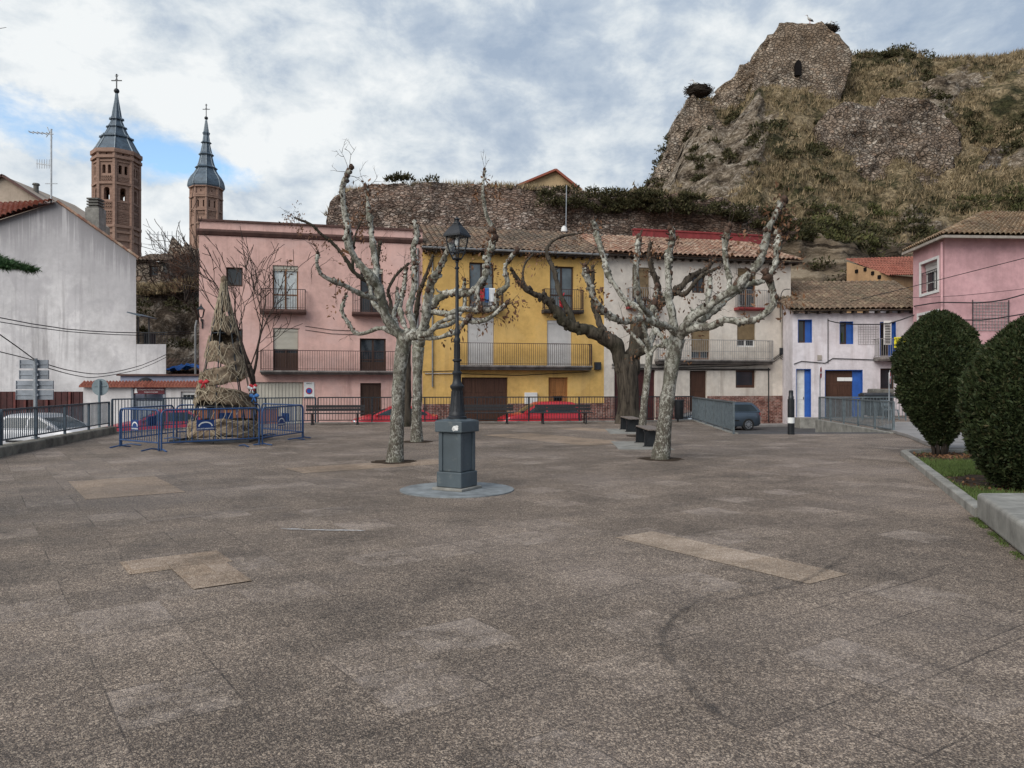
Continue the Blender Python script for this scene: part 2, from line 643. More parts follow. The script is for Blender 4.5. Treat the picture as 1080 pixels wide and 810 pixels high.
def copy_tree(o, parent=None):
    c = o.copy()
    COL.objects.link(c)
    if parent:
        c.parent = parent
    for ch in list(o.children):
        copy_tree(ch, c)
    return c


def text_obj(name, body, size, mat, parent, loc, rot=(R(90), 0, 0), align='CENTER', depth=0.004, sx=1.0):
    cu = bpy.data.curves.new(name, 'FONT')
    cu.body = body
    cu.size = size
    cu.align_x = align
    cu.align_y = 'CENTER'
    cu.extrude = depth
    tmp = bpy.data.objects.new(name + '_curve', cu)
    COL.objects.link(tmp)
    dg = bpy.context.evaluated_depsgraph_get()
    dg.update()
    me = bpy.data.meshes.new_from_object(tmp.evaluated_get(dg))
    bpy.data.objects.remove(tmp)
    bpy.data.curves.remove(cu)
    me.materials.clear()
    me.materials.append(MATS[mat] if isinstance(mat, str) else mat)
    o = bpy.data.objects.new(name, me)
    COL.objects.link(o)
    o.parent = parent
    o.location = loc
    o.rotation_euler = rot
    o.scale = (sx, 1, 1)
    return o


def catmull(pts, step):
    """smooth polyline through pts (Vectors), returns points and the parameter 0..1"""
    pts = [Vector(p) for p in pts]
    ext = [pts[0] * 2 - pts[1]] + pts + [pts[-1] * 2 - pts[-2]]
    out = []
    tot = sum((pts[i + 1] - pts[i]).length for i in range(len(pts) - 1))
    acc = 0.0
    for i in range(1, len(ext) - 2):
        p0, p1, p2, p3 = ext[i - 1:i + 3]
        L = (p2 - p1).length
        n = max(2, int(L / step))
        for k in range(n):
            t = k / n
            q = 0.5 * ((2 * p1) + (p2 - p0) * t + (2 * p0 - 5 * p1 + 4 * p2 - p3) * t * t + (3 * p1 - p0 - 3 * p2 + p3) * t ** 3)
            out.append((q, (acc + L * t) / max(tot, 1e-6)))
        acc += L
    out.append((pts[-1], 1.0))
    return out


def scatter_mesh(name, pos, nrm, hgt, wid, per, mat, lean=0.5, seed=1, parent=None, tri=True, rnd_lo=0.0):
    """many small blades (triangles) or leaves (quads) as one mesh; pos, nrm: (n,3) arrays"""
    r = np.random.default_rng(seed)
    n = len(pos)
    N = n * per
    p = np.repeat(pos, per, 0) + r.normal(0, 1, (N, 3)) * np.array([wid * 2.0, wid * 2.0, 0.0])[None] * (1.0 if tri else 0.0)
    up = np.repeat(nrm, per, 0) + r.normal(0, lean, (N, 3))
    up /= np.linalg.norm(up, axis=1, keepdims=True) + 1e-9
    side = np.cross(up, r.normal(0, 1, (N, 3)))
    side /= np.linalg.norm(side, axis=1, keepdims=True) + 1e-9
    h = hgt * r.uniform(0.5, 1.3, (N, 1))
    w = wid * r.uniform(0.6, 1.3, (N, 1))
    if tri:
        co = np.stack([p - side * w * .5, p + side * w * .5, p + up * h], 1).reshape(-1, 3)
        k = 3
    else:
        co = np.stack([p - up * h * .1, p + up * h * .45 + side * w * .5, p + up * h, p + up * h * .45 - side * w * .5], 1).reshape(-1, 3)
        k = 4
    me = bpy.data.meshes.new(name)
    me.vertices.add(len(co))
    me.vertices.foreach_set('co', co.astype(np.float32).ravel())
    me.loops.add(N * k)
    me.loops.foreach_set('vertex_index', np.arange(N * k, dtype=np.int32))
    me.polygons.add(N)
    me.polygons.foreach_set('loop_start', np.arange(0, N * k, k, dtype=np.int32))
    me.polygons.foreach_set('loop_total', np.full(N, k, dtype=np.int32))
    me.materials.append(MATS[mat])
    at = me.attributes.new('rnd', 'FLOAT', 'FACE')
    tone = np.clip(np.repeat(r.uniform(rnd_lo, 1, n), per) * .6 + r.uniform(rnd_lo, 1, N) * .4, 0, 1)
    at.data.foreach_set('value', tone.astype(np.float32))
    me.update(calc_edges=True)
    o = bpy.data.objects.new(name, me)
    COL.objects.link(o)
    if parent:
        o.parent = parent
    return o


def fbm(p, s, oct=4, seed=0.0):
    v = 0.0
    a = 1.0
    q = Vector(p) * s + Vector((seed, seed * 1.3, seed * .7))
    for _ in range(oct):
        v += a * mnoise.noise(q)
        q = q * 2.03
        a *= 0.5
    return v
# ------------------------------------------------------------------ material palette
m_plain('steel_grey', (0.075, 0.10, 0.125), 0.5, 0.3, 0.25, 5.0)
m_plain('steel_blue', (0.125, 0.15, 0.162), 0.5, 0.2, 0.25, 5.0)
m_plain('plate_blue', (0.014, 0.045, 0.17), 0.45, 0.0, 0.1, 3.0)
m_plain('steel_dark', (0.030, 0.034, 0.04), 0.5, 0.3, 0.3, 6.0)
m_plain('iron_black', (0.016, 0.018, 0.021), 0.38, 0.2, 0.3, 5.0, 0.5, 0.1)
m_plain('rail_brown', (0.055, 0.03, 0.028), 0.55, 0.1, 0.3, 6.0)
m_plain('rail_pale', (0.30, 0.29, 0.28), 0.5, 0.2, 0.2, 6.0)
m_plain('galvanised', (0.30, 0.32, 0.34), 0.45, 0.5, 0.2, 4.0)
m_plain('sign_back', (0.26, 0.28, 0.31), 0.5, 0.2, 0.2, 3.0)
m_plain('sign_grey_blue', (0.22, 0.27, 0.29), 0.5, 0.2, 0.2, 3.0)
m_plain('concrete', (0.26, 0.25, 0.225), 0.9, 0.0, 0.28, 3.0, 0.25, 0.35)
m_plain('concrete_dark', (0.15, 0.145, 0.13), 0.9, 0.0, 0.35, 2.5, 0.25, 0.35)
m_plain('concrete_path', (0.25, 0.235, 0.225), 0.9, 0.0, 0.18, 1.5, 0.25, 0.2)
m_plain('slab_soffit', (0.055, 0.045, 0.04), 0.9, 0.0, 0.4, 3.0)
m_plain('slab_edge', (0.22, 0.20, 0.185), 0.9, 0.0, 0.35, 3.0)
m_plain('blind_cream', (0.46, 0.43, 0.36), 0.6, 0.0, 0.08, 2.0)
m_plain('blind_white', (0.52, 0.50, 0.48), 0.6, 0.0, 0.08, 2.0)
m_plain('blind_brown', (0.20, 0.14, 0.075), 0.6, 0.0, 0.2, 3.0)
m_plain('curtain', (0.50, 0.54, 0.54), 0.9, 0.0, 0.15, 5.0)
m_plain('white_paint', (0.66, 0.65, 0.63), 0.6, 0.0, 0.08, 4.0)
m_plain('blue_paint', (0.022, 0.095, 0.36), 0.6, 0.0, 0.15, 3.0)
m_plain('brown_cornice', (0.105, 0.055, 0.045), 0.8, 0.0, 0.25, 3.0)
m_plain('red_paint', (0.23, 0.035, 0.035), 0.75, 0.0, 0.25, 2.0)
m_plain('maroon_metal', (0.060, 0.014, 0.013), 0.55, 0.1, 0.3, 3.0)
m_plain('maroon_post', (0.12, 0.03, 0.025), 0.6, 0.1, 0.3, 3.0)
m_plain('sign_maroon', (0.11, 0.012, 0.02), 0.45, 0.0, 0.1, 3.0)
m_plain('lettering_white', (0.72, 0.72, 0.70), 0.6, 0.0, 0.05, 5.0)
m_plain('lettering_black', (0.02, 0.02, 0.02), 0.6, 0.0, 0.05, 5.0)
m_plain('sign_yellow', (0.72, 0.66, 0.03), 0.5, 0.0, 0.05, 3.0)
m_plain('sign_red', (0.42, 0.02, 0.025), 0.45, 0.0, 0.1, 3.0)
m_plain('sign_blue', (0.03, 0.10, 0.40), 0.45, 0.0, 0.1, 3.0)
m_plain('cable', (0.018, 0.018, 0.02), 0.7, 0.0, 0.2, 4.0)
m_plain('pipe_beige', (0.33, 0.29, 0.25), 0.7, 0.0, 0.2, 3.0)
m_plain('pipe_grey', (0.20, 0.20, 0.20), 0.6, 0.2, 0.2, 3.0)
m_plain('tarp_blue', (0.02, 0.16, 0.55), 0.5, 0.0, 0.2, 3.0)
m_plain('cloth_dark', (0.02, 0.02, 0.024), 0.8, 0.0, 0.3, 3.0)
m_plain('cloth_red', (0.45, 0.03, 0.04), 0.8, 0.0, 0.2, 3.0)
m_plain('cloth_blue', (0.05, 0.16, 0.40), 0.8, 0.0, 0.2, 3.0)
m_plain('cloth_white', (0.62, 0.62, 0.62), 0.8, 0.0, 0.1, 3.0)
m_plain('slate', (0.075, 0.105, 0.135), 0.55, 0.1, 0.3, 1.2, 0.4, 0.2)
m_plain('slate_pale', (0.20, 0.24, 0.27), 0.5, 0.3, 0.2, 2.0)
m_plain('void', (0.012, 0.010, 0.010), 0.95, 0.0, 0.2, 2.0, 0.1)
m_plain('stork_white', (0.5, 0.49, 0.46), 0.8, 0.0, 0.1, 3.0)
m_plain('stork_black', (0.025, 0.024, 0.024), 0.8, 0.0, 0.1, 3.0)
m_plain('nest_twigs', (0.045, 0.036, 0.028), 0.95, 0.0, 0.5, 8.0, 0.1, 0.8)
m_plain('soil', (0.055, 0.038, 0.026), 0.95, 0.0, 0.5, 9.0, 0.1, 0.9)
m_wood('door_brown', (0.075, 0.035, 0.022))
m_wood('door_orange', (0.33, 0.14, 0.045))
m_wood('window_wood', (0.19, 0.085, 0.035))
m_wood('window_dark_wood', (0.06, 0.032, 0.022))
m_wood('bench_wood', (0.036, 0.034, 0.036))
m_wood('bench_worn_wood', (0.20, 0.165, 0.145))
m_wood('eave_wood', (0.045, 0.032, 0.024))
m_glass('pane_dark')
m_glass('pane_grey', (0.11, 0.13, 0.14), 0.1)
m_clear('lantern_glass')
m_plaster('pink_plaster', (0.66, 0.42, 0.365), (0.30, 0.18, 0.16), 0.40, patch=(0.66, 0.46, 0.42), pamt=0.35)
m_plaster('yellow_plaster', (0.65, 0.41, 0.135), (0.36, 0.22, 0.09), 0.42, patch=(0.64, 0.43, 0.17), pamt=0.4)
m_plaster('cream_plaster', (0.64, 0.58, 0.51), (0.28, 0.22, 0.18), 0.45, patch=(0.56, 0.48, 0.40), pamt=0.35)
m_plaster('white_plaster', (0.65, 0.61, 0.635), (0.27, 0.22, 0.20), 0.40, patch=(0.50, 0.43, 0.44), pamt=0.3)
m_plaster('pink_right_plaster', (0.58, 0.34, 0.35), (0.3, 0.18, 0.18), 0.28, patch=(0.60, 0.38, 0.385), pamt=0.3)
m_plaster('gable_plaster', (0.64, 0.615, 0.61), (0.24, 0.22, 0.22), 0.55, top=(10.9, 1.5, (0.05, 0.05, 0.05), 0.0), patch=(0.40, 0.38, 0.39), pamt=0.45)
m_plaster('low_wall_plaster', (0.62, 0.59, 0.58), (0.3, 0.27, 0.25), 0.35)
m_plaster('shed_plaster', (0.29, 0.31, 0.40), (0.15, 0.14, 0.16), 0.5)
m_plaster('beige_plaster', (0.42, 0.34, 0.27), (0.2, 0.15, 0.11), 0.4)
m_plaster('ochre_plaster', (0.44, 0.32, 0.185), (0.2, 0.14, 0.09), 0.4)
m_plaster('earth_plaster', (0.40, 0.25, 0.135), (0.17, 0.10, 0.06), 0.6)
m_brick('brick_dado')
TERRA = [(0.30, 0.13, 0.075), (0.22, 0.12, 0.08), (0.36, 0.20, 0.13), (0.16, 0.09, 0.065), (0.33, 0.16, 0.10)]
m_tiles('tiles_old', [(0.155, 0.10, 0.07), (0.21, 0.135, 0.09), (0.12, 0.085, 0.065), (0.26, 0.185, 0.125), (0.17, 0.125, 0.095)], (0.075, 0.068, 0.055), 0.75)
m_tiles('tiles_mixed', [(0.28, 0.13, 0.085), (0.36, 0.24, 0.165), (0.20, 0.10, 0.07), (0.42, 0.31, 0.23), (0.25, 0.135, 0.09)], (0.12, 0.09, 0.07), 0.5)
m_tiles('tiles_ochre', [(0.30, 0.20, 0.12), (0.37, 0.27, 0.17), (0.23, 0.15, 0.09), (0.42, 0.31, 0.20), (0.28, 0.155, 0.09)], (0.13, 0.105, 0.075), 0.6)
m_tiles('tiles_red', [(0.26, 0.085, 0.058), (0.31, 0.115, 0.08), (0.205, 0.068, 0.048)], (0.2, 0.09, 0.06), 0.3)
m_tiles('tiles_lichen', [(0.175, 0.115, 0.08), (0.23, 0.16, 0.11), (0.13, 0.088, 0.062), (0.26, 0.195, 0.13)], (0.10, 0.086, 0.06), 0.7)
ROCK = [(0.20, 0.165, 0.13), (0.30, 0.26, 0.215), (0.15, 0.12, 0.095), (0.36, 0.32, 0.27), (0.23, 0.175, 0.13)]
m_stone('old_masonry', [(0.21, 0.15, 0.12), (0.32, 0.25, 0.20), (0.15, 0.105, 0.085), (0.42, 0.36, 0.31), (0.22, 0.14, 0.105)], 2.3, 2.7, (0.11, 0.08, 0.063), (0.20, 0.125, 0.09), 1.0, 0.16, (0.0, 0.12))
m_stone('castle_masonry', [(0.26, 0.21, 0.16), (0.36, 0.31, 0.25), (0.20, 0.15, 0.115), (0.41, 0.355, 0.29), (0.28, 0.20, 0.14)], 2.3, 1.7, (0.15, 0.115, 0.088), (0.28, 0.20, 0.135), 1.0, 0.2, (0.0, 0.12))
m_stone('rubble', [(0.25, 0.20, 0.155), (0.35, 0.295, 0.24), (0.165, 0.125, 0.095), (0.43, 0.38, 0.32), (0.25, 0.17, 0.12)], 2.4, 1.3, (0.085, 0.063, 0.048), (0.22, 0.155, 0.11), 1.0, 0.25, (0.0, 0.12))
m_cliff('cliff_rock', [(0.085, 0.065, 0.05), (0.20, 0.16, 0.125), (0.34, 0.29, 0.24), (0.50, 0.46, 0.41)])
m_cliff('wall_core', [(0.06, 0.045, 0.036), (0.16, 0.12, 0.092), (0.25, 0.20, 0.155), (0.36, 0.31, 0.26)])
m_plain('twig_grey', (0.055, 0.04, 0.033), 0.9, 0.0, 0.3, 5.0, 0.15)
m_plain('twig_red', (0.13, 0.07, 0.045), 0.9, 0.0, 0.3, 5.0, 0.15)
m_bark_plane('plane_bark')
m_bark_dark('willow_bark', (0.02, 0.016, 0.013), (0.095, 0.078, 0.06), (0.035, 0.036, 0.02))
m_bark_dark('thin_bark', (0.022, 0.017, 0.015), (0.075, 0.058, 0.048), (0.05, 0.045, 0.034))
m_leaf('dead_leaf', [(0.11, 0.055, 0.03), (0.18, 0.09, 0.045), (0.075, 0.04, 0.025)])
m_leaf('knob_scab', [(0.075, 0.045, 0.032), (0.14, 0.085, 0.06), (0.05, 0.034, 0.026)])
m_leaf('cypress', [(0.012, 0.019, 0.008), (0.024, 0.036, 0.013), (0.042, 0.054, 0.02), (0.066, 0.052, 0.026)])
m_leaf('conifer', [(0.022, 0.05, 0.02), (0.04, 0.085, 0.03), (0.06, 0.11, 0.04)])
m_leaf('dry_grass', [(0.225, 0.165, 0.092), (0.36, 0.275, 0.165), (0.13, 0.098, 0.055), (0.25, 0.20, 0.105)], 0.8)
m_leaf('green_grass', [(0.045, 0.07, 0.018), (0.075, 0.115, 0.028), (0.10, 0.14, 0.042), (0.075, 0.08, 0.025)], 0.7)
m_leaf('scrub', [(0.024, 0.024, 0.012), (0.044, 0.043, 0.019), (0.075, 0.068, 0.029), (0.06, 0.042, 0.025)], 0.8)
m_leaf('scrub_green', [(0.032, 0.036, 0.014), (0.065, 0.07, 0.024), (0.10, 0.098, 0.036), (0.08, 0.06, 0.03)], 0.8)


# ground materials ---------------------------------------------------
def m_pebbles(name, tones, joint=True, base_mix=0.5):
    """exposed-aggregate paving slabs laid at an angle, each cast a slightly different tone"""
    m, t = new_mat(name)
    v = objc(t)
    rot = t.add('ShaderNodeMapping', {'Vector': v, 'Rotation': (0, 0, R(-35))}).outputs[0]
    def cell(sx, sy, off):
        mp = t.add('ShaderNodeMapping', {'Vector': rot, 'Location': off, 'Scale': (1 / sx, 1 / sy, 0.0)}).outputs[0]
        fl = t.vmath('FLOOR', mp)
        return mp, t.add('ShaderNodeTexWhiteNoise', {'Vector': fl}, noise_dimensions='3D').outputs['Value']
    mp1, c1 = cell(0.56, 0.56, (0.0, 0.0, 0.0))
    mp2, c2 = cell(2.24, 1.12, (0.3, 0.1, 0.0))
    vo = t.voronoi(v, 135.0)
    pr = t.add('ShaderNodeSeparateXYZ', {0: vo.outputs['Color']}).outputs[0]
    peb = t.ramp(pr, [(0.0, tones[0]), (0.3, tones[1]), (0.6, tones[2]), (0.85, tones[3]), (1.0, tones[4])])
    gap_ = t.ramp(vo.outputs['Distance'], [(0.35, 0.0), (0.75, 1.0)])
    peb = t.mix(t.math('MULTIPLY', gap_, 0.7), peb, tuple(x * 0.55 for x in tones[1]))
    vo2 = t.voronoi(v, 85.0)
    pr2 = t.add('ShaderNodeSeparateXYZ', {0: vo2.outputs['Color']}).outputs[1]
    peb = t.mix(t.ramp(pr2, [(0.84, 0.0), (0.92, 0.6)]), peb, tones[4])
    n_big = t.noise(v, 0.22, 5, 0.6)
    n_mid = t.noise(v, 1.3, 6, 0.68)
    n_fin = t.noise(v, 9.0, 6, 0.7)
    c1n = t.math('MULTIPLY', t.math('SUBTRACT', c1, 0.5), t.ramp(t.noise(v, 2.6, 6, 0.7), [(0.40, 0.2), (0.58, 1.0)]))
    mul = t.math('ADD', 0.84, t.math('MULTIPLY', c1n, 0.34))
    mul = t.math('ADD', mul, t.math('MULTIPLY', c2, 0.13))
    mul = t.math('ADD', mul, t.math('MULTIPLY', t.math('SUBTRACT', n_big, 0.5), 1.3))
    mul = t.math('ADD', mul, t.math('MULTIPLY', t.math('SUBTRACT', n_mid, 0.5), 1.35))
    mul = t.math('ADD', mul, t.math('MULTIPLY', t.math('SUBTRACT', n_fin, 0.5), 0.9))
    col = t.mix(1.0, peb, t.add('ShaderNodeCombineColor', {0: mul, 1: mul, 2: mul}).outputs[0], 'MULTIPLY')
    # dusty pale worn slabs here and there
    wn = t.math('MULTIPLY', t.ramp(c1, [(0.72, 0.0), (0.95, 1.0)]), t.ramp(t.math('ADD', t.math('MULTIPLY', n_mid, 0.6), t.math('MULTIPLY', n_fin, 0.4)), [(0.44, 0.0), (0.58, 0.34)]))
    col = t.mix(wn, col, (0.36, 0.305, 0.27))
    dn = t.ramp(n_big, [(0.5, 0.0), (0.72, 0.35)])
    col = t.mix(dn, col, (0.26, 0.215, 0.195))
    if joint:
        fr = t.add('ShaderNodeSeparateXYZ', {0: t.vmath('FRACTION', mp1)})
        fr2 = t.add('ShaderNodeSeparateXYZ', {0: t.vmath('FRACTION', mp2)})
        def line(s, w):
            a = t.math('ABSOLUTE', t.math('SUBTRACT', s, 0.5))
            return t.math('GREATER_THAN', a, 0.5 - w)
        j = t.math('MAXIMUM', line(fr.outputs[0], 0.010), line(fr.outputs[1], 0.010))
        j = t.math('MULTIPLY', j, t.ramp(t.noise(v, 0.9, 4, 0.6), [(0.45, 0.0), (0.62, 0.75)]))
        j2 = t.math('MULTIPLY', line(fr2.outputs[1], 0.007), t.ramp(t.noise(v, 0.5, 3, 0.6), [(0.40, 0.0), (0.6, 0.6)]))
        col = t.mix(t.math('MAXIMUM', j, j2), col, (0.035, 0.028, 0.024))
    t.set(t.b, 'Base Color', col)
    t.set(t.b, 'Roughness', t.ramp(n_mid, [(0.3, 0.62), (0.7, 0.88)]))
    t.set(t.b, 'Specular IOR Level', 0.3)
    bump(t, t.math('ADD', t.math('MULTIPLY', vo.outputs['Distance'], -1.0), t.math('MULTIPLY', n_fin, 0.4)), 0.6, 0.012)
    return m


m_pebbles('plaza_paving', [(0.064, 0.048, 0.038), (0.15, 0.116, 0.093), (0.24, 0.188, 0.152), (0.36, 0.272, 0.20), (0.54, 0.43, 0.33)])
m_pebbles('patch_paving', [(0.22, 0.16, 0.11), (0.33, 0.24, 0.17), (0.43, 0.32, 0.23), (0.50, 0.39, 0.29), (0.60, 0.49, 0.39)], joint=False)
m_plain('asphalt', (0.075, 0.072, 0.072), 0.85, 0.0, 0.25, 2.0, 0.3, 0.3)
m_plain('terrain_soil', (0.13, 0.105, 0.08), 0.95, 0.0, 0.3, 0.5, 0.2, 0.3)


def m_decal(name, c, sc=3.0, lo=0.45, hi=0.6, op=0.8, stretch=(1, 1, 1)):
    """thin dry stain lying on the paving, broken up by noise"""
    m, t = new_mat(name)
    v = objc(t)
    mp = t.add('ShaderNodeMapping', {'Vector': v, 'Scale': stretch}).outputs[0]
    n = t.noise(mp, sc, 8, 0.72)
    at = t.add('ShaderNodeAttribute', attribute_name='edge').outputs['Fac']
    f = t.math('MULTIPLY', t.ramp(t.math('ADD', n, t.math('MULTIPLY', at, 0.3)), [(lo + 0.2, 0.0), (hi + 0.2, 1.0)]), op)
    t.set(t.b, 'Base Color', c)
    t.set(t.b, 'Roughness', 0.85)
    tr = t.add('ShaderNodeBsdfTransparent')
    mx = t.add('ShaderNodeMixShader', {0: f, 1: tr, 2: t.b})
    t.l.new(mx.outputs[0], t.out.inputs[0])
    return m


m_decal('tyre_smear', (0.03, 0.027, 0.026), 7.0, 0.42, 0.74, 0.48)
m_decal('white_smear', (0.55, 0.55, 0.55), 5.0, 0.50, 0.62, 0.7, (1, 3, 1))
m_decal('dust_smear', (0.30, 0.25, 0.22), 3.0, 0.50, 0.75, 0.4, (1, 1, 1))

# ------------------------------------------------------------------ terrain, street, plaza, ramp
STREET = -0.8
mb = MB()
mb.poly([(-900, -300, STREET - 0.06), (900, -300, STREET - 0.06), (900, 1600, STREET - 0.06), (-900, 1600, STREET - 0.06)])
tag(mb.build('ground', 'terrain_soil'), kind='structure')

mb = MB()   # asphalt of the lower street, in front of the houses and down the left side
mb.poly([(-34, 8, STREET), (-9.5, 8, STREET), (-9.5, 28, STREET), (6, 31, STREET), (20, 34.5, STREET), (20, 44.5, STREET), (-15.4, 36.0, STREET), (-34, 36.0, STREET)])
tag(mb.build('street', 'asphalt'), kind='structure')

L1 = Vector((-11.5, 17.3)); L2 = Vector((-13.1, 25.0)); L3 = Vector((-11.3, 28.6)); L4 = Vector((-8.0, 31.3)); L5 = Vector((5.0, 32.8)); L6 = Vector((8.0, 34.0))
RA = Vector((7.15, 24.6)); RB = Vector((12.3, 24.8)); RC = Vector((13.5, 34.0)); RD = Vector((15.6, 37.2))
plaza_poly = [(-8.0, -12), (60, -12), (60, 41), (22, 40), RD, RC, RB, RA, L6, L5, L4, L3, L2, L1, (-9.6, 8.0)]
plaza_poly = [tuple(p) for p in plaza_poly]
mb = MB()
mb.prism(plaza_poly, STREET - 0.05, 0.0)
plaza = mb.build('plaza', 'plaza_paving')
tag(plaza, kind='structure')

mb = MB()   # ramp from the plaza down to the street
n = 12
for i in range(n):
    a, b = i / n, (i + 1) / n
    za, zb = [STREET * (3 * q * q - 2 * q ** 3) for q in (a, b)]
    pl = [RA.lerp(L6, q) for q in (a, b)]
    pr = [RB.lerp(RC, q) for q in (a, b)]
    mb.poly([(pl[0].x + .004, pl[0].y, za - 0.002), (pr[0].x - .004, pr[0].y, za - 0.002), (pr[1].x - .004, pr[1].y, zb + 0.006), (pl[1].x + .004, pl[1].y, zb + 0.006)])
tag(mb.build('ramp', 'asphalt', smooth='all'), kind='structure')

mb = MB()   # kerbed footway in front of the row of houses
TH = math.atan2(0.245, 1.0)
CT, ST = math.cos(TH), math.sin(TH)
X0, Y0 = -15.1, 37.08
def fpt(u, w=0.0):      # point on the line of the facades, u along it, w behind it
    return (X0 + u * CT - w * ST, Y0 + u * ST + w * CT)
mb.prism([fpt(0, -1.1), fpt(33, -1.1), fpt(33, 0.3), fpt(0, 0.3)], STREET - 0.02, STREET + 0.13)
tag(mb.build('pavement', 'concrete_path', bevel=0.02), kind='structure')

mb = MB()   # pale concrete footway on the right beyond the bed
mb.prism([(10.25, 18.2), (14.0, 17.6), (30, 17.6), (30, 30), (15.2, 30.4), (12.75, 26.8), (12.35, 25.0), (11.75, 22.8), (10.75, 20.0)], 0.0, 0.11)
tag(mb.build('pavement', 'concrete_path', bevel=0.02), kind='structure')

# beige replacement slabs let into the paving
m_pebbles('patch_paving_worn', [(0.18, 0.12, 0.08), (0.285, 0.20, 0.135), (0.375, 0.27, 0.185), (0.455, 0.34, 0.245), (0.56, 0.45, 0.345)], joint=False)
def patch(pts, lift=0.004, mat='patch_paving'):
    mb = MB()
    mb.poly([(p.x, p.y, lift) for p in pts])
    tag(mb.build('paving_patch', mat), kind='structure')
A35 = Vector((math.cos(R(35)), math.sin(R(35)))); B35 = Vector((math.sin(R(35)), -math.cos(R(35))))
def patch_rect(px, py, a, b, lift=0.004, mat='patch_paving_worn'):      # from the far-left corner: a metres to the right-far, b metres to the near-right
    o = G(px, py).to_2d()
    patch([o, o + B35 * b, o + B35 * b + A35 * a, o + A35 * a], lift, mat)
patch_rect(648, 567, 0.56, 2.28, mat='patch_paving')
patch_rect(126, 593, 0.84, 0.56)
patch_rect(172, 592, 0.45, 1.18, 0.008)
patch_rect(72, 508, 1.3, 2.4)
patch_rect(508, 459, 1.8, 5.0)
patch_rect(300, 494, 3.2, 1.0)
patch_rect(585, 452, 1.2, 2.4)


def strip(name, mat, pts, w, lift):
    """soft-edged strip lying on the paving along pts"""
    c = [q for q, _ in catmull([Vector((p.x, p.y, 0)) for p in pts], 0.12)]
    mb = MB()
    rows, ed = [], []
    for i, p in enumerate(c):
        d = (c[min(i + 1, len(c) - 1)] - c[max(i - 1, 0)]).normalized()
        s = Vector((-d.y, d.x, 0))
        ww = w * (0.75 + 0.5 * mnoise.noise(p * 0.9))
        rows.append([p + s * ww * k + Vector((0, 0, lift)) for k in (-1, -0.5, 0, 0.5, 1)])
    mb.grid(rows)
    o = mb.build(name, mat)
    at = o.data.attributes.new('edge', 'FLOAT', 'POINT')
    n = len(c)
    at.data.foreach_set('value', [e * (min(1, i / 4, (n - 1 - i) / 4)) for i in range(n) for e in (0, .7, 1, .7, 0)])
    return tag(o, kind='structure')


strip('tyre_mark', 'tyre_smear', [G(*p) for p in ((905, 580), (850, 612), (780, 631), (736, 637), (710, 652), (699, 668), (700, 685), (712, 705), (740, 740), (790, 775), (860, 803))], 0.055, 0.012)
strip('tyre_mark', 'tyre_smear', [G(*p) for p in ((860, 614), (800, 612), (752, 628), (720, 645), (706, 665))], 0.045, 0.016)
strip('paint_spill', 'white_smear', [G(*p) for p in ((272, 556), (310, 559), (350, 560), (395, 561), (420, 562))], 0.10, 0.012)
strip('dust_streak', 'dust_smear', [G(*p) for p in ((0, 565), (80, 558), (170, 549), (240, 541), (330, 533))], 0.28, 0.008)
strip('dust_streak', 'dust_smear', [G(*p) for p in ((250, 556), (300, 545), (350, 537), (420, 536))], 0.25, 0.008)

# ------------------------------------------------------------------ castle hill
def hill_sil(px):
    pts = [(430, 232), (560, 226), (640, 214), (684, 196), (692, 178), (706, 148), (722, 112), (740, 103), (762, 104), (785, 88), (800, 62), (830, 56), (890, 62), (905, 58), (925, 56), (955, 53), (985, 63), (1010, 61), (1045, 60), (1080, 55), (1150, 64), (1230, 92), (1320, 140), (1420, 205)]
    for (a, b), (c, d) in zip(pts, pts[1:]):
        if a <= px <= c:
            return b + (d - b) * (px - a) / (c - a)
    return pts[-1][1]


prof = [(0, 0, 0), (.10, .012, .10), (.20, .03, .20), (.27, .06, .29), (.33, .12, .32), (.42, .22, .37), (.55, .40, .52), (.70, .62, .70), (.85, .84, .87), (.94, .95, .96), (1, 1, 1)]
def hill_prof(t):
    for a, b in zip(prof, prof[1:]):
        if t <= b[0]:
            k = (t - a[0]) / (b[0] - a[0])
            return a[1] + (b[1] - a[1]) * k, a[2] + (b[2] - a[2]) * k
    return 1.0, 1.0


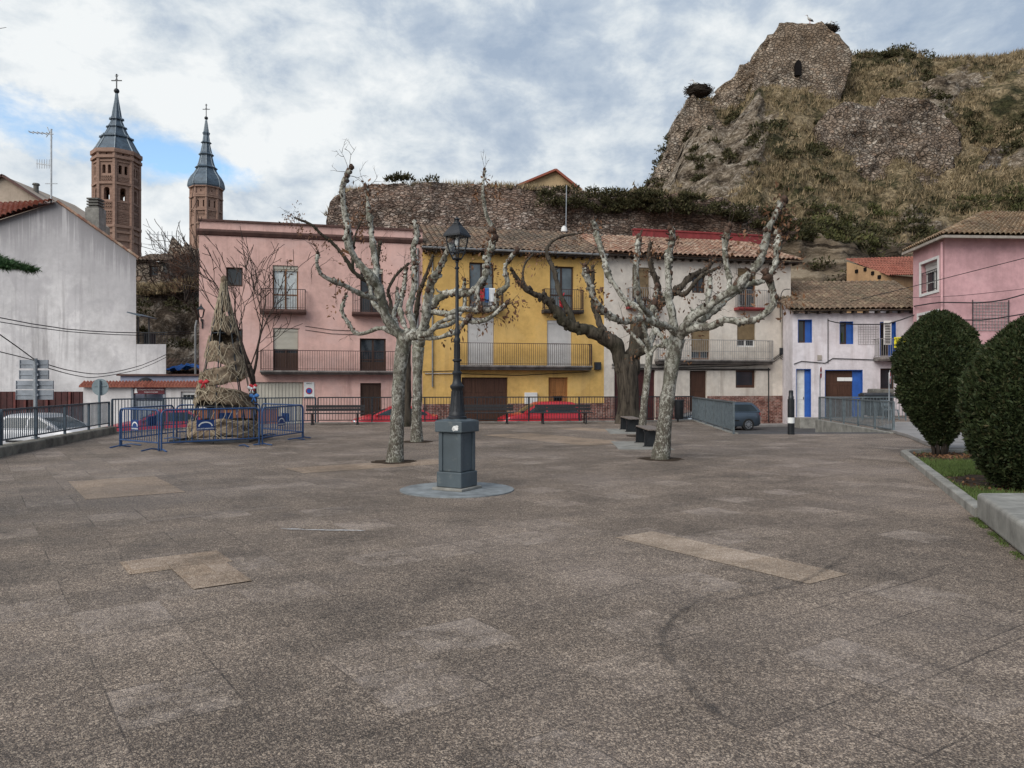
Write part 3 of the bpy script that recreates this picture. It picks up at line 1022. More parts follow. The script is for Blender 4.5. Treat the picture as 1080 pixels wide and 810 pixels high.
HC = [430 + 4.5 * i for i in range(221)]
NR = 96
YB, YT = 58.0, 92.0
hill_pts, hill_rock = [], []
for i in range(NR + 14):
    row, rr = [], []
    for px in HC:
        yt = YT - 14 * max(0.0, min(1.0, (720 - px) / 120.0))
        yb = YB + 2.5 * math.sin(px * 0.021) + 2.0 * mnoise.noise(Vector((px * 0.012, 3.3, 0)))
        if i <= NR:
            t = i / NR
            fy, fz = hill_prof(t)
            # gullies and ledges shift the profile from place to place
            g = 0.09 * fbm((px * 0.012, t * 3.0, 0), 1.0, 4, 5.0)
            fy = max(0, min(1.0, fy + g * math.sin(PI * t)))
            Y = yb + (yt - yb) * fy
            ztop = CAM_H + (405 - hill_sil(px)) * yt / FPX
            z = STREET + (ztop - STREET) * fz
            p = Vector(((px - 540) * Y / FPX, Y, z))
            a = 1.0 if t < 0.96 else 0.55
            steep = 1.0 - min(1, max(0, (t - 0.25) / 0.1))
            zq = z + 1.2 * mnoise.noise(p * 0.10) + .12 * mnoise.noise(p * .8)
            strata = max(-.5, math.sin(zq * 1.55)) * 0.8 + math.sin(zq * 4.3) * 0.22
            n1 = fbm(p, 0.14, 5, 1.0)
            n2 = mnoise.noise(p * 0.9)
            p.y += a * (1.3 * n1 + 0.45 * n2) - steep * strata
            p.z += a * (0.55 * fbm(p, 0.3, 4, 9.0))
            p.x += a * 0.5 * fbm(p, 0.22, 3, 17.0)
            rk = 0.9 * steep + 0.95 * fbm(p, 0.11, 4, 4.0) + 0.19
            if px < 800 and t > 0.40:
                rk += 0.5
        else:
            k = (i - NR) / 14.0
            ztop = CAM_H + (405 - hill_sil(px)) * yt / FPX
            Y = yt + 60 * k
            z = ztop + (STREET - 1 - ztop) * (k ** 1.5)
            p = Vector(((px - 540) * yt / FPX * (1 + 0.15 * k), Y, z))
            p.z += 0.6 * fbm(p, 0.2, 3, 2.0) * (1 - k)
            rk = 0.1
        rkc = max(0.0, min(1.0, rk))
        if i <= NR and t < 0.97:
            rd = 1 - 2.2 * abs(mnoise.noise(p * 0.33 + Vector((3, 1, 8)))) + 0.5 * (1 - 2.2 * abs(mnoise.noise(p * 0.85)))
            p.y -= 1.5 * rd * rkc * (1 - .85 * steep)
            p.z += 0.5 * rd * rkc * (1 - steep)
        row.append(p)
        rr.append(rkc)
    hill_pts.append(row)
    hill_rock.append(rr)

m, t = new_mat('hill_ground')
v = objc(t)
at = t.add('ShaderNodeAttribute', attribute_name='rock').outputs['Fac']
wob = t.add('ShaderNodeTexNoise', {'Vector': v, 'Scale': 0.8, 'Detail': 4.0}).outputs['Color']
sc_ = t.add('ShaderNodeVectorMath', {0: wob, 'Scale': 0.9}, operation='SCALE').outputs[0]
mp = t.add('ShaderNodeMapping', {'Vector': t.vmath('ADD', v, sc_), 'Scale': (1, 1, 1.9)}).outputs[0]
n0 = t.noise(mp, 0.5, 10, 0.72, 0.5)
n1 = t.noise(mp, 2.2, 8, 0.74)
ve = t.voronoi(mp, 0.9, 'DISTANCE_TO_EDGE').outputs[0]
rockc = t.ramp(t.math('ADD', t.math('MULTIPLY', n0, 0.55), t.math('MULTIPLY', n1, 0.45)), [(0.43, (0.045, 0.035, 0.027)), (0.48, (0.14, 0.11, 0.082)), (0.52, (0.25, 0.205, 0.16)), (0.57, (0.36, 0.32, 0.27))])
rockc = t.mix(0.7, rockc, t.ramp(n1, [(0.42, 0.1), (0.58, 0.9)]), 'OVERLAY')
rockc = t.mix(t.ramp(ve, [(0.0, 0.7), (0.07, 0.0)]), rockc, (0.06, 0.045, 0.035))
hz_ = t.add('ShaderNodeSeparateXYZ', {0: v}).outputs[2]
band = t.noise(t.add('ShaderNodeMapping', {'Vector': t.vmath('ADD', v, sc_), 'Scale': (0.10, 0.10, 1.5)}).outputs[0], 1.0, 8, 0.7, 0.2)
sandc = t.ramp(band, [(0.40, (0.045, 0.034, 0.024)), (0.47, (0.15, 0.115, 0.08)), (0.53, (0.25, 0.195, 0.135)), (0.60, (0.34, 0.28, 0.205))])
rockc = t.mix(0.4, rockc, sandc)
rockc = t.mix(t.ramp(t.math('DIVIDE', t.math('ADD', hz_, t.math('MULTIPLY', n0, 4.0)), 40.0), [(0.38, 0.85), (0.44, 0.0)]), rockc, sandc)
gn = t.noise(v, 0.33, 8, 0.7)
gn2 = t.noise(v, 3.0, 7, 0.75)
grassc = t.ramp(gn, [(0.40, (0.035, 0.034, 0.016)), (0.47, (0.09, 0.075, 0.04)), (0.53, (0.19, 0.145, 0.085)), (0.62, (0.29, 0.225, 0.14))])
grassc = t.mix(0.7, grassc, t.ramp(gn2, [(0.42, 0.15), (0.58, 0.85)]), 'OVERLAY')
fm = t.ramp(t.math('ADD', at, t.math('MULTIPLY', t.math('SUBTRACT', t.noise(v, 0.9, 7, 0.7), 0.5), 1.2)), [(0.42, 0.0), (0.56, 1.0)])
t.set(t.b, 'Base Color', t.mix(fm, grassc, rockc))
t.set(t.b, 'Roughness', 0.95)
t.set(t.b, 'Specular IOR Level', 0.1)
bump(t, t.math('ADD', t.math('ADD', n0, t.math('MULTIPLY', n1, 0.6)), band), 1.0, 0.4)

mb = MB()
mb.grid(hill_pts)
hill = mb.build('hill', 'hill_ground', smooth='all')
at = hill.data.attributes.new('rock', 'FLOAT', 'POINT')
at.data.foreach_set('value', [x for row in hill_rock for x in row])
tag(hill, kind='structure')

# tufts and scrub on the hill
HP = np.array([[tuple(p) for p in row] for row in hill_pts])
HK = np.array(hill_rock)
nr = np.random.default_rng(11)


def hill_sample(n, cond, t0=0.0, t1=1.03):
    out = []
    while len(out) < n:
        i = nr.uniform(t0 * NR, min(t1 * NR, NR + 12)); j = nr.uniform(30, len(HC) - 2)
        a, b = int(i), int(j)
        u, w = i - a, j - b
        p = HP[a, b] * (1 - u) * (1 - w) + HP[a + 1, b] * u * (1 - w) + HP[a, b + 1] * (1 - u) * w + HP[a + 1, b + 1] * u * w
        if cond(p, HK[a, b], i / NR, HC[b]):
            out.append(p)
    return np.array(out)


up = lambda n: np.tile(np.array([[0.0, -0.25, 1.0]]), (n, 1))
gp = hill_sample(8500, lambda p, k, t, px: k < 0.40 + 0.2 * nr.random() and mnoise.noise(Vector(p) * 0.16) + .5 * mnoise.noise(Vector(p) * 0.6) > -0.22 and (t > 0.5 or nr.random() < .35), 0.3)
tag(scatter_mesh('dry_grass', gp, up(len(gp)), 0.55, 0.09, 9, 'dry_grass', 0.42, 3), 'tall dry tan grass covering the slope of the castle hill', 'grass', kind='stuff')


def scrub_points(centres, rmin, rmax, per):
    P_, N_ = [], []
    for c in centres:
        r = nr.uniform(rmin, rmax)
        d = nr.normal(0, 1, (per, 3))
        d /= np.linalg.norm(d, axis=1, keepdims=True)
        q = d * (r * nr.uniform(0.45, 1.0, (per, 1)))
        q[:, 2] = np.abs(q[:, 2]) * nr.uniform(0.6, 1.0)
        P_.append(c + q)
        N_.append(d + np.array([0, 0, .6]))
    return np.concatenate(P_), np.concatenate(N_)


def dens_ok(p, k, t, px):
    n_ = mnoise.noise(Vector(p) * 0.10 + Vector((7, 0, 0)))
    if t < 0.45:
        return px > 780 and n_ > -0.25 and (t > 0.30 or (nr.random() < .15))
    return n_ + .6 * mnoise.noise(Vector(p) * 0.35) > 0.14
sp, sn = scrub_points(hill_sample(620, dens_ok, 0.18), 0.35, 1.25, 110)
tag(scatter_mesh('hill_scrub', sp, sn, 0.30, 0.15, 1, 'scrub', 0.5, 5, tri=False), 'dark low bushes scattered over the castle hill', 'scrub', kind='stuff')
sp, sn = scrub_points(hill_sample(230, lambda p, k, t, px: 0.29 < t < 0.50 and px > 830 and mnoise.noise(Vector(p) * 0.15 + Vector((3, 1, 0))) > -0.1, 0.28, 0.52), 0.4, 1.1, 110)
tag(scatter_mesh('hill_scrub', sp, sn, 0.30, 0.14, 1, 'scrub_green', 0.5, 6, tri=False), 'yellow green bushes on the lower slope above the red shed roof', 'scrub', kind='stuff')


# ------------------------------------------------------------------ ruins
def ruin(left, right, py_rows, Yf, depth, seed, amp=0.5, nx=34, nz=44, lean=0.0, topjag=1.2, jag=True):
    """broken masonry block: outline (left, right px) by row, flat-ish front at Yf, sides and back; returns MB"""
    py0, py1 = py_rows[0], py_rows[-1]
    def at_(vals, py):
        for k in range(len(py_rows) - 1):
            if py_rows[k] <= py <= py_rows[k + 1]:
                f = (py - py_rows[k]) / (py_rows[k + 1] - py_rows[k])
                return vals[k] + (vals[k + 1] - vals[k]) * f
        return vals[-1]
    rows = []
    for i in range(nz + 1):
        py = py1 + (py0 - py1) * i / nz
        l, r_ = at_(left, py), at_(right, py)
        f = i / nz
        Y = Yf + lean * f
        A, B = P(l, py, Y), P(r_, py, Y)
        ring = []
        nd = max(6, nx // 4)
        for k in range(nx):
            ring.append(A.lerp(B, k / nx))
        back_a, back_b = A + Vector((A.x * depth / Y * .5, depth, 0)), B + Vector((B.x * depth / Y * .5, depth, 0))
        for k in range(nd):
            ring.append(B.lerp(back_b, k / nd))
        for k in range(nx):
            ring.append(back_b.lerp(back_a, k / nx))
        for k in range(nd):
            ring.append(back_a.lerp(A, k / nd))
        out = []
        for q in ring:
            d = Vector((fbm(q, 0.35, 4, seed), fbm(q, 0.35, 4, seed + 7), 0.5 * fbm(q, 0.5, 3, seed + 3))) * amp
            d += Vector((mnoise.noise(q * 2.1), mnoise.noise(q * 2.1 + Vector((5, 0, 0))), 0)) * 0.16
            if jag and f > 0.86:
                d.z += topjag * fbm(Vector((q.x, q.y, 0)), 0.5, 4, seed + 11) * (f - 0.86) / 0.14
            out.append(q + d)
        rows.append(out)
    mb = MB()
    idx = mb.grid(rows, wrap=True)
    c = sum((Vector(p) for p in rows[-1]), Vector()) / len(rows[-1])
    ci = mb.vert(c)
    for k in range(len(idx[-1])):
        mb.face((idx[-1][k], idx[-1][(k + 1) % len(idx[-1])], ci))
    return mb


ct = thing('castle_tower_ruin', 'broken stone castle tower with one dark window, highest point of the hill', 'ruin', P(840, 200, 86))
inv = Matrix.Translation(-Vector(ct.location))
def loc(o, root):
    o.location = -Vector(root.location)
    return o
mbx = ruin([822, 812, 805, 796, 786, 780, 778], [866, 896, 897, 892, 886, 884, 884], [24, 47, 60, 85, 110, 135, 175], 84, 9, 2.0, 0.4, lean=1.6, topjag=0.35)
loc(mbx.build('wall', 'castle_masonry', ct, smooth='all'), ct)
mb = MB()
w0 = P(841.5, 72, 84.75)
prof_w = [(-.5, -1.0), (.5, -1.0), (.55, .3), (.38, .8), (0, 1.0), (-.38, .8), (-.55, .3)]
mb.prism_y([(w0.x + x * 0.62, w0.z + z * 0.85) for x, z in prof_w], w0.y - 0.25, w0.y + 1.5)
loc(mb.build('window', 'void', ct), ct)
crag = ruin([729, 716, 706, 700, 694, 688], [752, 756, 768, 790, 800, 806], [102, 122, 145, 165, 182, 205], 82, 7, 31.0, 0.9, lean=2.0, topjag=0.6)
tag(crag.build('wall_ruin', 'castle_masonry', smooth='all'), 'leaning stub of castle wall carrying a stork nest on its top', 'ruin')
ridge = ruin([812, 798, 782, 762, 742, 716, 690], [838, 830, 824, 816, 806, 796, 780], [38, 60, 80, 97, 125, 160, 195], 87, 5, 41.0, 1.3, lean=2.0, topjag=0.8)
tag(ridge.build('wall_ruin', 'castle_masonry', smooth='all'), 'sloping curtain wall climbing to the broken castle tower', 'ruin')
cur = ruin([898, 876, 862, 858, 860, 872], [960, 996, 1008, 1012, 1006, 1000], [106, 114, 134, 152, 172, 196], 74.0, 6, 51.0, 1.0, nx=46, lean=4.0, topjag=1.2)
tag(cur.build('wall_ruin', 'rubble', smooth='all'), 'wide bulging rubble wall half buried in the dry grass slope', 'ruin')
bt = ruin([1048, 1040, 1036], [1096, 1104, 1110], [150, 180, 238], 72, 5, 61.0, 1.2, lean=3.0)
tag(bt.build('rock_outcrop', 'cliff_rock', smooth='all'), 'grey rock outcrop at right edge above the pink house roof', 'rock')


def nest(c, r, label):
    o = thing('stork_nest', label, 'nest', c, 0, 'stork nests on the ruin')
    mb = MB()
    mb.blob((0, 0, r * .3), r, r, r * .5, c[0], 0.3, 14, 8)
    rr = random.Random(int(c[0] * 10))
    for _ in range(150):
        a = rr.uniform(0, 2 * PI)
        q = Vector((math.cos(a) * r * .95, math.sin(a) * r * .95, r * .3 + rr.uniform(-.35, .35) * r))
        d = Vector((-math.sin(a) + rr.uniform(-.7, .7), math.cos(a) + rr.uniform(-.7, .7), rr.uniform(-.35, .35))) * r * .5
        mb.bar(q - d, q + d, 0.035)
    mb.build('twigs', 'nest_twigs', o)
    return o


def stork(c, rz, label):
    o = thing('stork', label, 'bird', c, rz, None)
    mb = MB()
    pts = [(-.42, 0, .55), (-.25, 0, .62), (0, 0, .70), (.18, 0, .78), (.26, 0, .92), (.29, 0, 1.06), (.36, 0, 1.12), (.46, 0, 1.10)]
    mb.tube(pts, [.03, .11, .16, .11, .05, .04, .055, .02], 8)
    mb.build('body', 'stork_white', o, smooth='all')
    mb = MB()
    mb.tube([(-.55, 0, .52), (-.3, 0, .62), (0, .0, .68)], [.02, .125, .13], 8)
    mb.build('wing', 'stork_black', o, smooth='all')
    mb = MB()
    mb.tube([(.44, 0, 1.10), (.68, 0, 1.04)], [.022, .006], 6)
    mb.build('beak', 'sign_red', o)
    for s in (-1, 1):
        mb = MB()
        mb.tube([(0, s * .05, .6), (-.02, s * .05, .3), (.0, s * .05, -.05)], .016, 6)
        mb.build('leg', 'sign_red', o)
    return o


nest(P(737, 100, 84.5), 1.25, 'broad stork nest on the lower wall stub, left of the tower')
nest(P(873, 34, 87.5), 0.95, 'stork nest on the top corner of the castle tower')
stork(P(734, 95, 84.5), R(180), 'stork standing on the lower nest left of the tower')
stork(P(854, 27, 86.5), R(200), 'stork standing on the tower top between window and nest')
stork(P(874, 32, 87.5), R(20), 'stork standing in the nest on the tower top')


# old town wall above the roofs ------------------------------------------------
def long_wall(cols, Y, depth, zb, seed, amp, name, mat, label, cat, nz=26, step=4.0):
    xs = np.arange(cols[0][0], cols[-1][0] + 0.1, step)
    rows = []
    for i in range(nz + 5):
        row = []
        for px in xs:
            for (a, b), (c, d) in zip(cols, cols[1:]):
                if a <= px <= c + .01:
                    py = b + (d - b) * (px - a) / (c - a)
            zt = CAM_H + (405 - py) * (Y + 1.4) / FPX
            X = (px - 540) * Y / FPX
            if i <= nz:
                f = i / nz
                q = Vector((X, Y + 1.2 * f, zb + (zt - zb) * f))
                e = 1.0 if f < .95 else .5
                q.y += e * amp * (fbm(q, 0.22, 5, seed)) + 0.28 * mnoise.noise(q * 1.7) + 0.15 * mnoise.noise(q * 3.5)
                q.z += 0.35 * fbm(Vector((q.x, 0, 0)), 0.6, 4, seed) * f
            else:
                k = (i - nz) / 4
                q = Vector((X, Y + 1.2 + depth * k, zt + 0.3 * fbm(Vector((X, k * 3, 0)), 0.6, 4, seed) - (zt - zb) * (k > .99)))
            row.append(q)
        rows.append(row)
    mb = MB()
    idx = mb.grid(rows)
    for s in (0, -1):
        mb.face([r[s] for r in idx][:: (1 if s else -1)])
    o = mb.build(name, mat, smooth='all')
    return tag(o, label, cat)


long_wall([(341, 236), (344, 218), (350, 207), (362, 201), (400, 195), (450, 194), (500, 195), (545, 196), (585, 200), (640, 206), (690, 204), (740, 208), (790, 216), (850, 232)], 57, 3.0, 2.0, 3.0, 0.9, 'town_wall', 'old_masonry', 'long ruined rubble town wall rising behind the row of tiled roofs', 'wall')
wp, wn = [], []
for _ in range(420):
    px = nr.choice([nr.uniform(345, 540), nr.uniform(540, 850), nr.uniform(560, 840)])
    py = np.interp(px, [341, 362, 450, 545, 640, 740, 850], [230, 200, 193, 195, 205, 207, 231])
    wp.append(tuple(P(px, py + 4.0, 58.6 + nr.uniform(-.4, 1.2))))
wp = np.array(wp)
tag(scatter_mesh('dry_grass', wp, np.tile([[0, 0, 1.0]], (len(wp), 1)), 0.55, 0.07, 14, 'dry_grass', 0.35, 21), 'thin dry grass growing along the top of the old town wall', 'grass', kind='stuff')
c_ = []
for k in range(110):
    px = nr.choice([nr.uniform(575, 665), nr.uniform(655, 850), nr.uniform(640, 700), nr.uniform(700, 830)])
    py = np.interp(px, [341, 362, 450, 545, 640, 740, 850], [230, 200, 193, 195, 205, 207, 231]) + nr.uniform(1, 20) ** 1.0
    c_.append(tuple(P(px, py, 57.2)))
for px, py, in ((412, 191), (423, 189), (430, 191), (455, 192), (418, 190)):
    c_.append(tuple(P(px, py, 58)))
sp, sn = scrub_points(np.array(c_), 0.35, 0.85, 130)
tag(scatter_mesh('wall_scrub', sp, sn, 0.26, 0.11, 1, 'scrub', 0.5, 8, tri=False), 'dark bushes hanging over the top of the old town wall', 'scrub', kind='stuff')

# rocky slope between the white gable and the pink house ------------------------------
xs = np.arange(60, 330, 4.0)
rows = []
for i in range(40):
    f = i / 33.0
    row = []
    for px in xs:
        Y = 49 + (4.0 * f if f <= 1 else 4 + 22 * (f - 1))
        py = 303 + 4 * math.sin(px * .05)
        zt = CAM_H + (405 - py) * 51 / FPX
        z = STREET - .05 + (zt - STREET) * min(1, f) + (1.2 * (f - 1) * 6 if f > 1 else 0)
        q = Vector(((px - 540) * Y / FPX, Y, z))
        q.y += 1.0 * fbm(q, 0.3, 5, 8.0) + 0.25 * mnoise.noise(q * 1.6)
        q.z += 0.35 * fbm(q, 0.5, 3, 6.0) * min(1, f)
        row.append(q)
    rows.append(row)
mb = MB()
mb.grid(rows)
tag(mb.build('rocky_bank', 'cliff_rock', smooth='all'), kind='structure')
bp = []
for _ in range(260):
    px = nr.uniform(143, 215)
    bp.append(tuple(P(px, 304 + nr.uniform(-3, 4) + 4 * math.sin(px * .05), 52.0 + nr.uniform(-.6, 1))))
bp = np.array(bp)
tag(scatter_mesh('dry_grass', bp, np.tile([[0, -.2, 1.0]], (len(bp), 1)), 0.6, 0.07, 12, 'dry_grass', 0.4, 22), 'yellowish grass on top of the rocky bank behind the white gable', 'grass', kind='stuff')
c_ = [tuple(P(nr.uniform(140, 215), nr.uniform(308, 395), 48.4)) for _ in range(16)]
sp, sn = scrub_points(np.array(c_), 0.25, 0.8, 110)
tag(scatter_mesh('bank_scrub', sp, sn, 0.24, 0.10, 1, 'scrub', 0.5, 9, tri=False), 'brown green bushes clinging to the rocky bank', 'scrub', kind='stuff')
# ------------------------------------------------------------------ church towers
def m_brick_tower():
    m, t = new_mat('mudejar_brick')
    v = objc(t)
    mp = t.add('ShaderNodeMapping', {'Vector': v, 'Scale': (1, 1, 3.0)}).outputs[0]
    n = t.noise(mp, 1.1, 8, 0.72)
    n2 = t.noise(v, 0.12, 4, 0.6)
    col = t.ramp(n, [(0.32, (0.19, 0.12, 0.092)), (0.5, (0.285, 0.18, 0.138)), (0.68, (0.37, 0.25, 0.195))])
    col = t.mix(t.ramp(n2, [(0.45, 0.0), (0.65, 0.5)]), col, (0.32, 0.215, 0.165))
    sz = t.add('ShaderNodeSeparateXYZ', {0: v}).outputs[2]
    ln = t.ramp(t.math('FRACT', t.math('MULTIPLY', sz, 1.9)), [(0.0, 0.35), (0.12, 0.0)])
    col = t.mix(ln, col, (0.11, 0.07, 0.05))
    t.set(t.b, 'Base Color', col)
    t.set(t.b, 'Roughness', 0.95)
    t.set(t.b, 'Specular IOR Level', 0.1)
    bump(t, n, 0.6, 0.1)
m_brick_tower()


def oct_ring(mb, r, z0, z1, rot, r2=None):
    mb.lathe([(r, z0), (r2 or r, z1)], (0, 0, 0), 8, rot=rot)


def church_tower(px, Y, r, py_base, levels, spire, label, belf, rot=R(22.5), cross_h=3.2):
    """octagonal brick tower; levels: list of (py, radius) string courses; spire: list of (py, r px)"""
    X = (px - 540) * Y / FPX
    o = thing('church_tower', label, 'tower', (X, Y, STREET), 0, 'brick church towers behind the houses')
    zz = lambda py: CAM_H + (405 - py) * Y / FPX - STREET
    s = Y / FPX
    top = zz(levels[0])
    mb = MB()
    n_z = [0.0] + [zz(q) for q in belf['cuts']] + [top]
    # octagon faces with openings punched through
    k = r / math.cos(PI / 8)
    corner = [Vector((k * math.cos(rot + j * PI / 4), k * math.sin(rot + j * PI / 4), 0)) for j in range(8)]
    panel = mb
    for j in range(8):
        a, b = corner[j], corner[(j + 1) % 8]
        ops = []
        for (pya, pyb, offs, wf) in belf['open']:
            for oc in offs:
                ops.append((0.5 + oc - wf / 2, zz(pyb), 0.5 + oc + wf / 2, zz(pya)))
        us = sorted({0.0, 1.0, *[x for q in ops for x in (q[0], q[2])]})
        zs = sorted({0.0, top, *[x for q in ops for x in (q[1], q[3])]})
        inn = (a + b).normalized() * -0.9
        for u0, u1 in zip(us, us[1:]):
            for z0, z1 in zip(zs, zs[1:]):
                cu, cz = (u0 + u1) / 2, (z0 + z1) / 2
                hole = any(q[0] < cu < q[2] and q[1] < cz < q[3] for q in ops)
                p = [a.lerp(b, u0) + Vector((0, 0, z0)), a.lerp(b, u1) + Vector((0, 0, z0)), a.lerp(b, u1) + Vector((0, 0, z1)), a.lerp(b, u0) + Vector((0, 0, z1))]
                if not hole:
                    mb.poly(p)
        for q in ops:
            p = [a.lerp(b, q[0]) + Vector((0, 0, q[1])), a.lerp(b, q[2]) + Vector((0, 0, q[1])), a.lerp(b, q[2]) + Vector((0, 0, q[3])), a.lerp(b, q[0]) + Vector((0, 0, q[3]))]
            for e in range(4):
                p0, p1 = p[e], p[(e + 1) % 4]
                mb.poly([p1, p0, p0 + inn, p1 + inn])
            # round the head of each opening with corner fillets
            w = (p[1] - p[0]).length
            ux_ = (p[1] - p[0]).normalized()
            for sgn, pc in ((1, p[3]), (-1, p[2])):
                arc = [pc + ux_ * sgn * (w / 2) * (1 - math.cos(PI / 2 * f)) + Vector((0, 0, -(w / 2) * (1 - math.sin(PI / 2 * f)))) for f in (0, .25, .5, .75, 1)]
                pts = [pc] + arc if sgn < 0 else [pc] + arc[::-1]
                mb.poly([x + inn * .05 for x in pts])
        # blind panels in relief
        nrm = (a + b).normalized()
        tdir = (b - a).normalized()
        for (pya, pyb, nc, nr_, ) in belf['panel']:
            W_ = (b - a).length * .66
            z0, z1 = zz(pyb), zz(pya)
            c0 = (a + b) / 2
            for ii in range(nc):
                for jj in range(nr_):
                    cx = (ii + .5) / nc - .5
                    q = c0 + tdir * (cx * W_) + Vector((0, 0, z0 + (z1 - z0) * (jj + .5) / nr_)) + nrm * .05
                    dw, dh = W_ / nc * .36, (z1 - z0) / nr_ * .36
                    panel.bar(q - tdir * dw - Vector((0, 0, dh)), q + tdir * dw + Vector((0, 0, dh)), .2, .14, up=nrm)
                    panel.bar(q - tdir * dw + Vector((0, 0, dh)), q + tdir * dw - Vector((0, 0, dh)), .2, .14, up=nrm)
    # string courses and corner pilasters
    for py, dr, h in belf['courses']:
        oct_ring(mb, k + dr, zz(py) - h / 2, zz(py) + h / 2, rot)
    for c in corner:
        d = c.normalized()
        mb.lathe([(0.42, 0), (0.42, top)], (c.x * .985, c.y * .985, 0), 6)
    mb.build('wall', 'mudejar_brick', o)
    sp = MB()
    prof_ = [(rp * s, zz(py)) for py, rp in spire]
    sp.lathe(prof_, (0, 0, 0), 8, rot=rot)
    so = sp.build('spire', 'slate', o)
    rb = MB()
    for j in range(8):
        an = rot + j * PI / 4
        rb.tube([(rr * 1.01 * math.cos(an), rr * 1.01 * math.sin(an), z_) for rr, z_ in prof_], 0.09, 4)
    rb.build('ridge_roll', 'slate_pale', so)
    cz = prof_[-1][1]
    cr = MB()
    cr.blob((0, 0, cz + .35), .48, .48, .48, 0, 0, 12, 8)
    cr.bar((0, 0, cz), (0, 0, cz + cross_h), .16)
    cr.bar((-.95, 0, cz + cross_h * .68), (.95, 0, cz + cross_h * .68), .15)
    cr.bar((-.3, 0, cz + cross_h * .68), (.3, 0, cz + cross_h * .98), .06)
    cr.bar((.3, 0, cz + cross_h * .68), (-.3, 0, cz + cross_h * .98), .06)
    cr.blob((0, 0, cz + cross_h), .17, .17, .17, 0, 0, 8, 5)
    cr.build('cross', 'iron_black', so)
    return o


church_tower(123, 140, 3.45, 280, [163],
             [(164, 22.6), (162.5, 22.8), (160, 21.4), (156, 19.0), (151, 16.4), (147.5, 14.6), (146.8, 16.2), (145.2, 16.0), (144.4, 12.6), (139, 9.6), (136, 8.4), (135.2, 9.8), (134.0, 9.4), (133.4, 7.2), (130, 6.0), (127.5, 5.0), (126.6, 6.9), (125, 6.6), (124.2, 4.6), (117, 3.5), (106, 1.7), (98, .8)],
             'thick brick octagonal church tower with a slate spire and cross, nearest the white gable',
             dict(cuts=[], open=[(179, 188, (-.17, .17), .2), (202, 215, (0,), .36), (165.5, 168.5, (-.0,), .10)],
                  panel=[(190, 196, 5, 2), (218, 224, 5, 2), (226, 240, 5, 4)],
                  courses=[(171, .5, .5), (164.5, .55, .7), (175, .22, .3), (198, .35, .4), (242, .4, .5), (248, .3, .4), (256, .3, .4), (217, .2, .25)]), cross_h=3.3)
church_tower(217.5, 205, 3.55, 280, [198],
             [(199, 17.6), (197.5, 18.2), (195, 18.0), (191, 17.0), (187, 14.8), (183, 11.8), (179, 9.6), (177.5, 11.2), (175.5, 8.6), (171, 7.2), (165, 5.9), (163.5, 7.6), (161.5, 5.6), (156, 4.4), (152, 3.6), (150.8, 5.2), (149, 3.4), (143, 2.6), (140.5, 3.6), (139, 2.4), (133, 1.6), (126, .6)],
             'slimmer brick church tower with a bulbous stepped slate spire, right of the thick one',
             dict(cuts=[], open=[(214, 221, (-.24, .24), .13), (203, 205, (0,), .1)],
                  panel=[(224, 230, 4, 2)],
                  courses=[(198.5, .6, .8), (208, .3, .4), (210, .45, .4), (224, .3, .4), (238, .3, .4)]), cross_h=4.0)


# ------------------------------------------------------------------ houses
def wall_panel(mb, W_, H, ops, depth=0.22, x0=0.0, z0=0.0, top=None):
    """front wall in the plane y = 0 (outside towards -y) with real openings; top(x) gives a sloping top"""
    xs = sorted({x0, W_, *[x for q in ops for x in (q[0], q[2])]})
    zs = sorted({z0, H, *[z for q in ops for z in (q[1], q[3])]})
    for a, b in zip(xs, xs[1:]):
        for c, d in zip(zs, zs[1:]):
            cx, cz = (a + b) / 2, (c + d) / 2
            if any(q[0] < cx < q[2] and q[1] < cz < q[3] for q in ops):
                continue
            mb.poly([(a, 0, c), (b, 0, c), (b, 0, d), (a, 0, d)])
    for a, c, b, d in [q[:4] for q in ops]:
        mb.poly([(a, 0, c), (a, 0, d), (a, depth, d), (a, depth, c)])
        mb.poly([(b, 0, d), (b, 0, c), (b, depth, c), (b, depth, d)])
        mb.poly([(a, 0, d), (b, 0, d), (b, depth, d), (a, depth, d)])
        mb.poly([(b, 0, c), (a, 0, c), (a, depth, c), (b, depth, c)])


def slats(mb, x0, x1, z0, z1, y, pitch=0.06, horiz=True, prd=0.012):
    n_ = max(2, int(((z1 - z0) if horiz else (x1 - x0)) / pitch))
    for k in range(n_):
        if horiz:
            a, b = z0 + (z1 - z0) * k / n_, z0 + (z1 - z0) * (k + 1) / n_
            mb.poly([(x0, y, a), (x1, y, a), (x1, y - prd, a + (b - a) * .5), (x0, y - prd, a + (b - a) * .5)])
            mb.poly([(x0, y - prd, a + (b - a) * .5), (x1, y - prd, a + (b - a) * .5), (x1, y, b), (x0, y, b)])
        else:
            a, b = x0 + (x1 - x0) * k / n_, x0 + (x1 - x0) * (k + 1) / n_
            mb.poly([(a, y, z0), (a + (b - a) * .8, y - prd, z0), (a + (b - a) * .8, y - prd, z1), (a, y, z1)])
            mb.poly([(a + (b - a) * .8, y - prd, z0), (b, y, z0), (b, y, z1), (a + (b - a) * .8, y - prd, z1)])


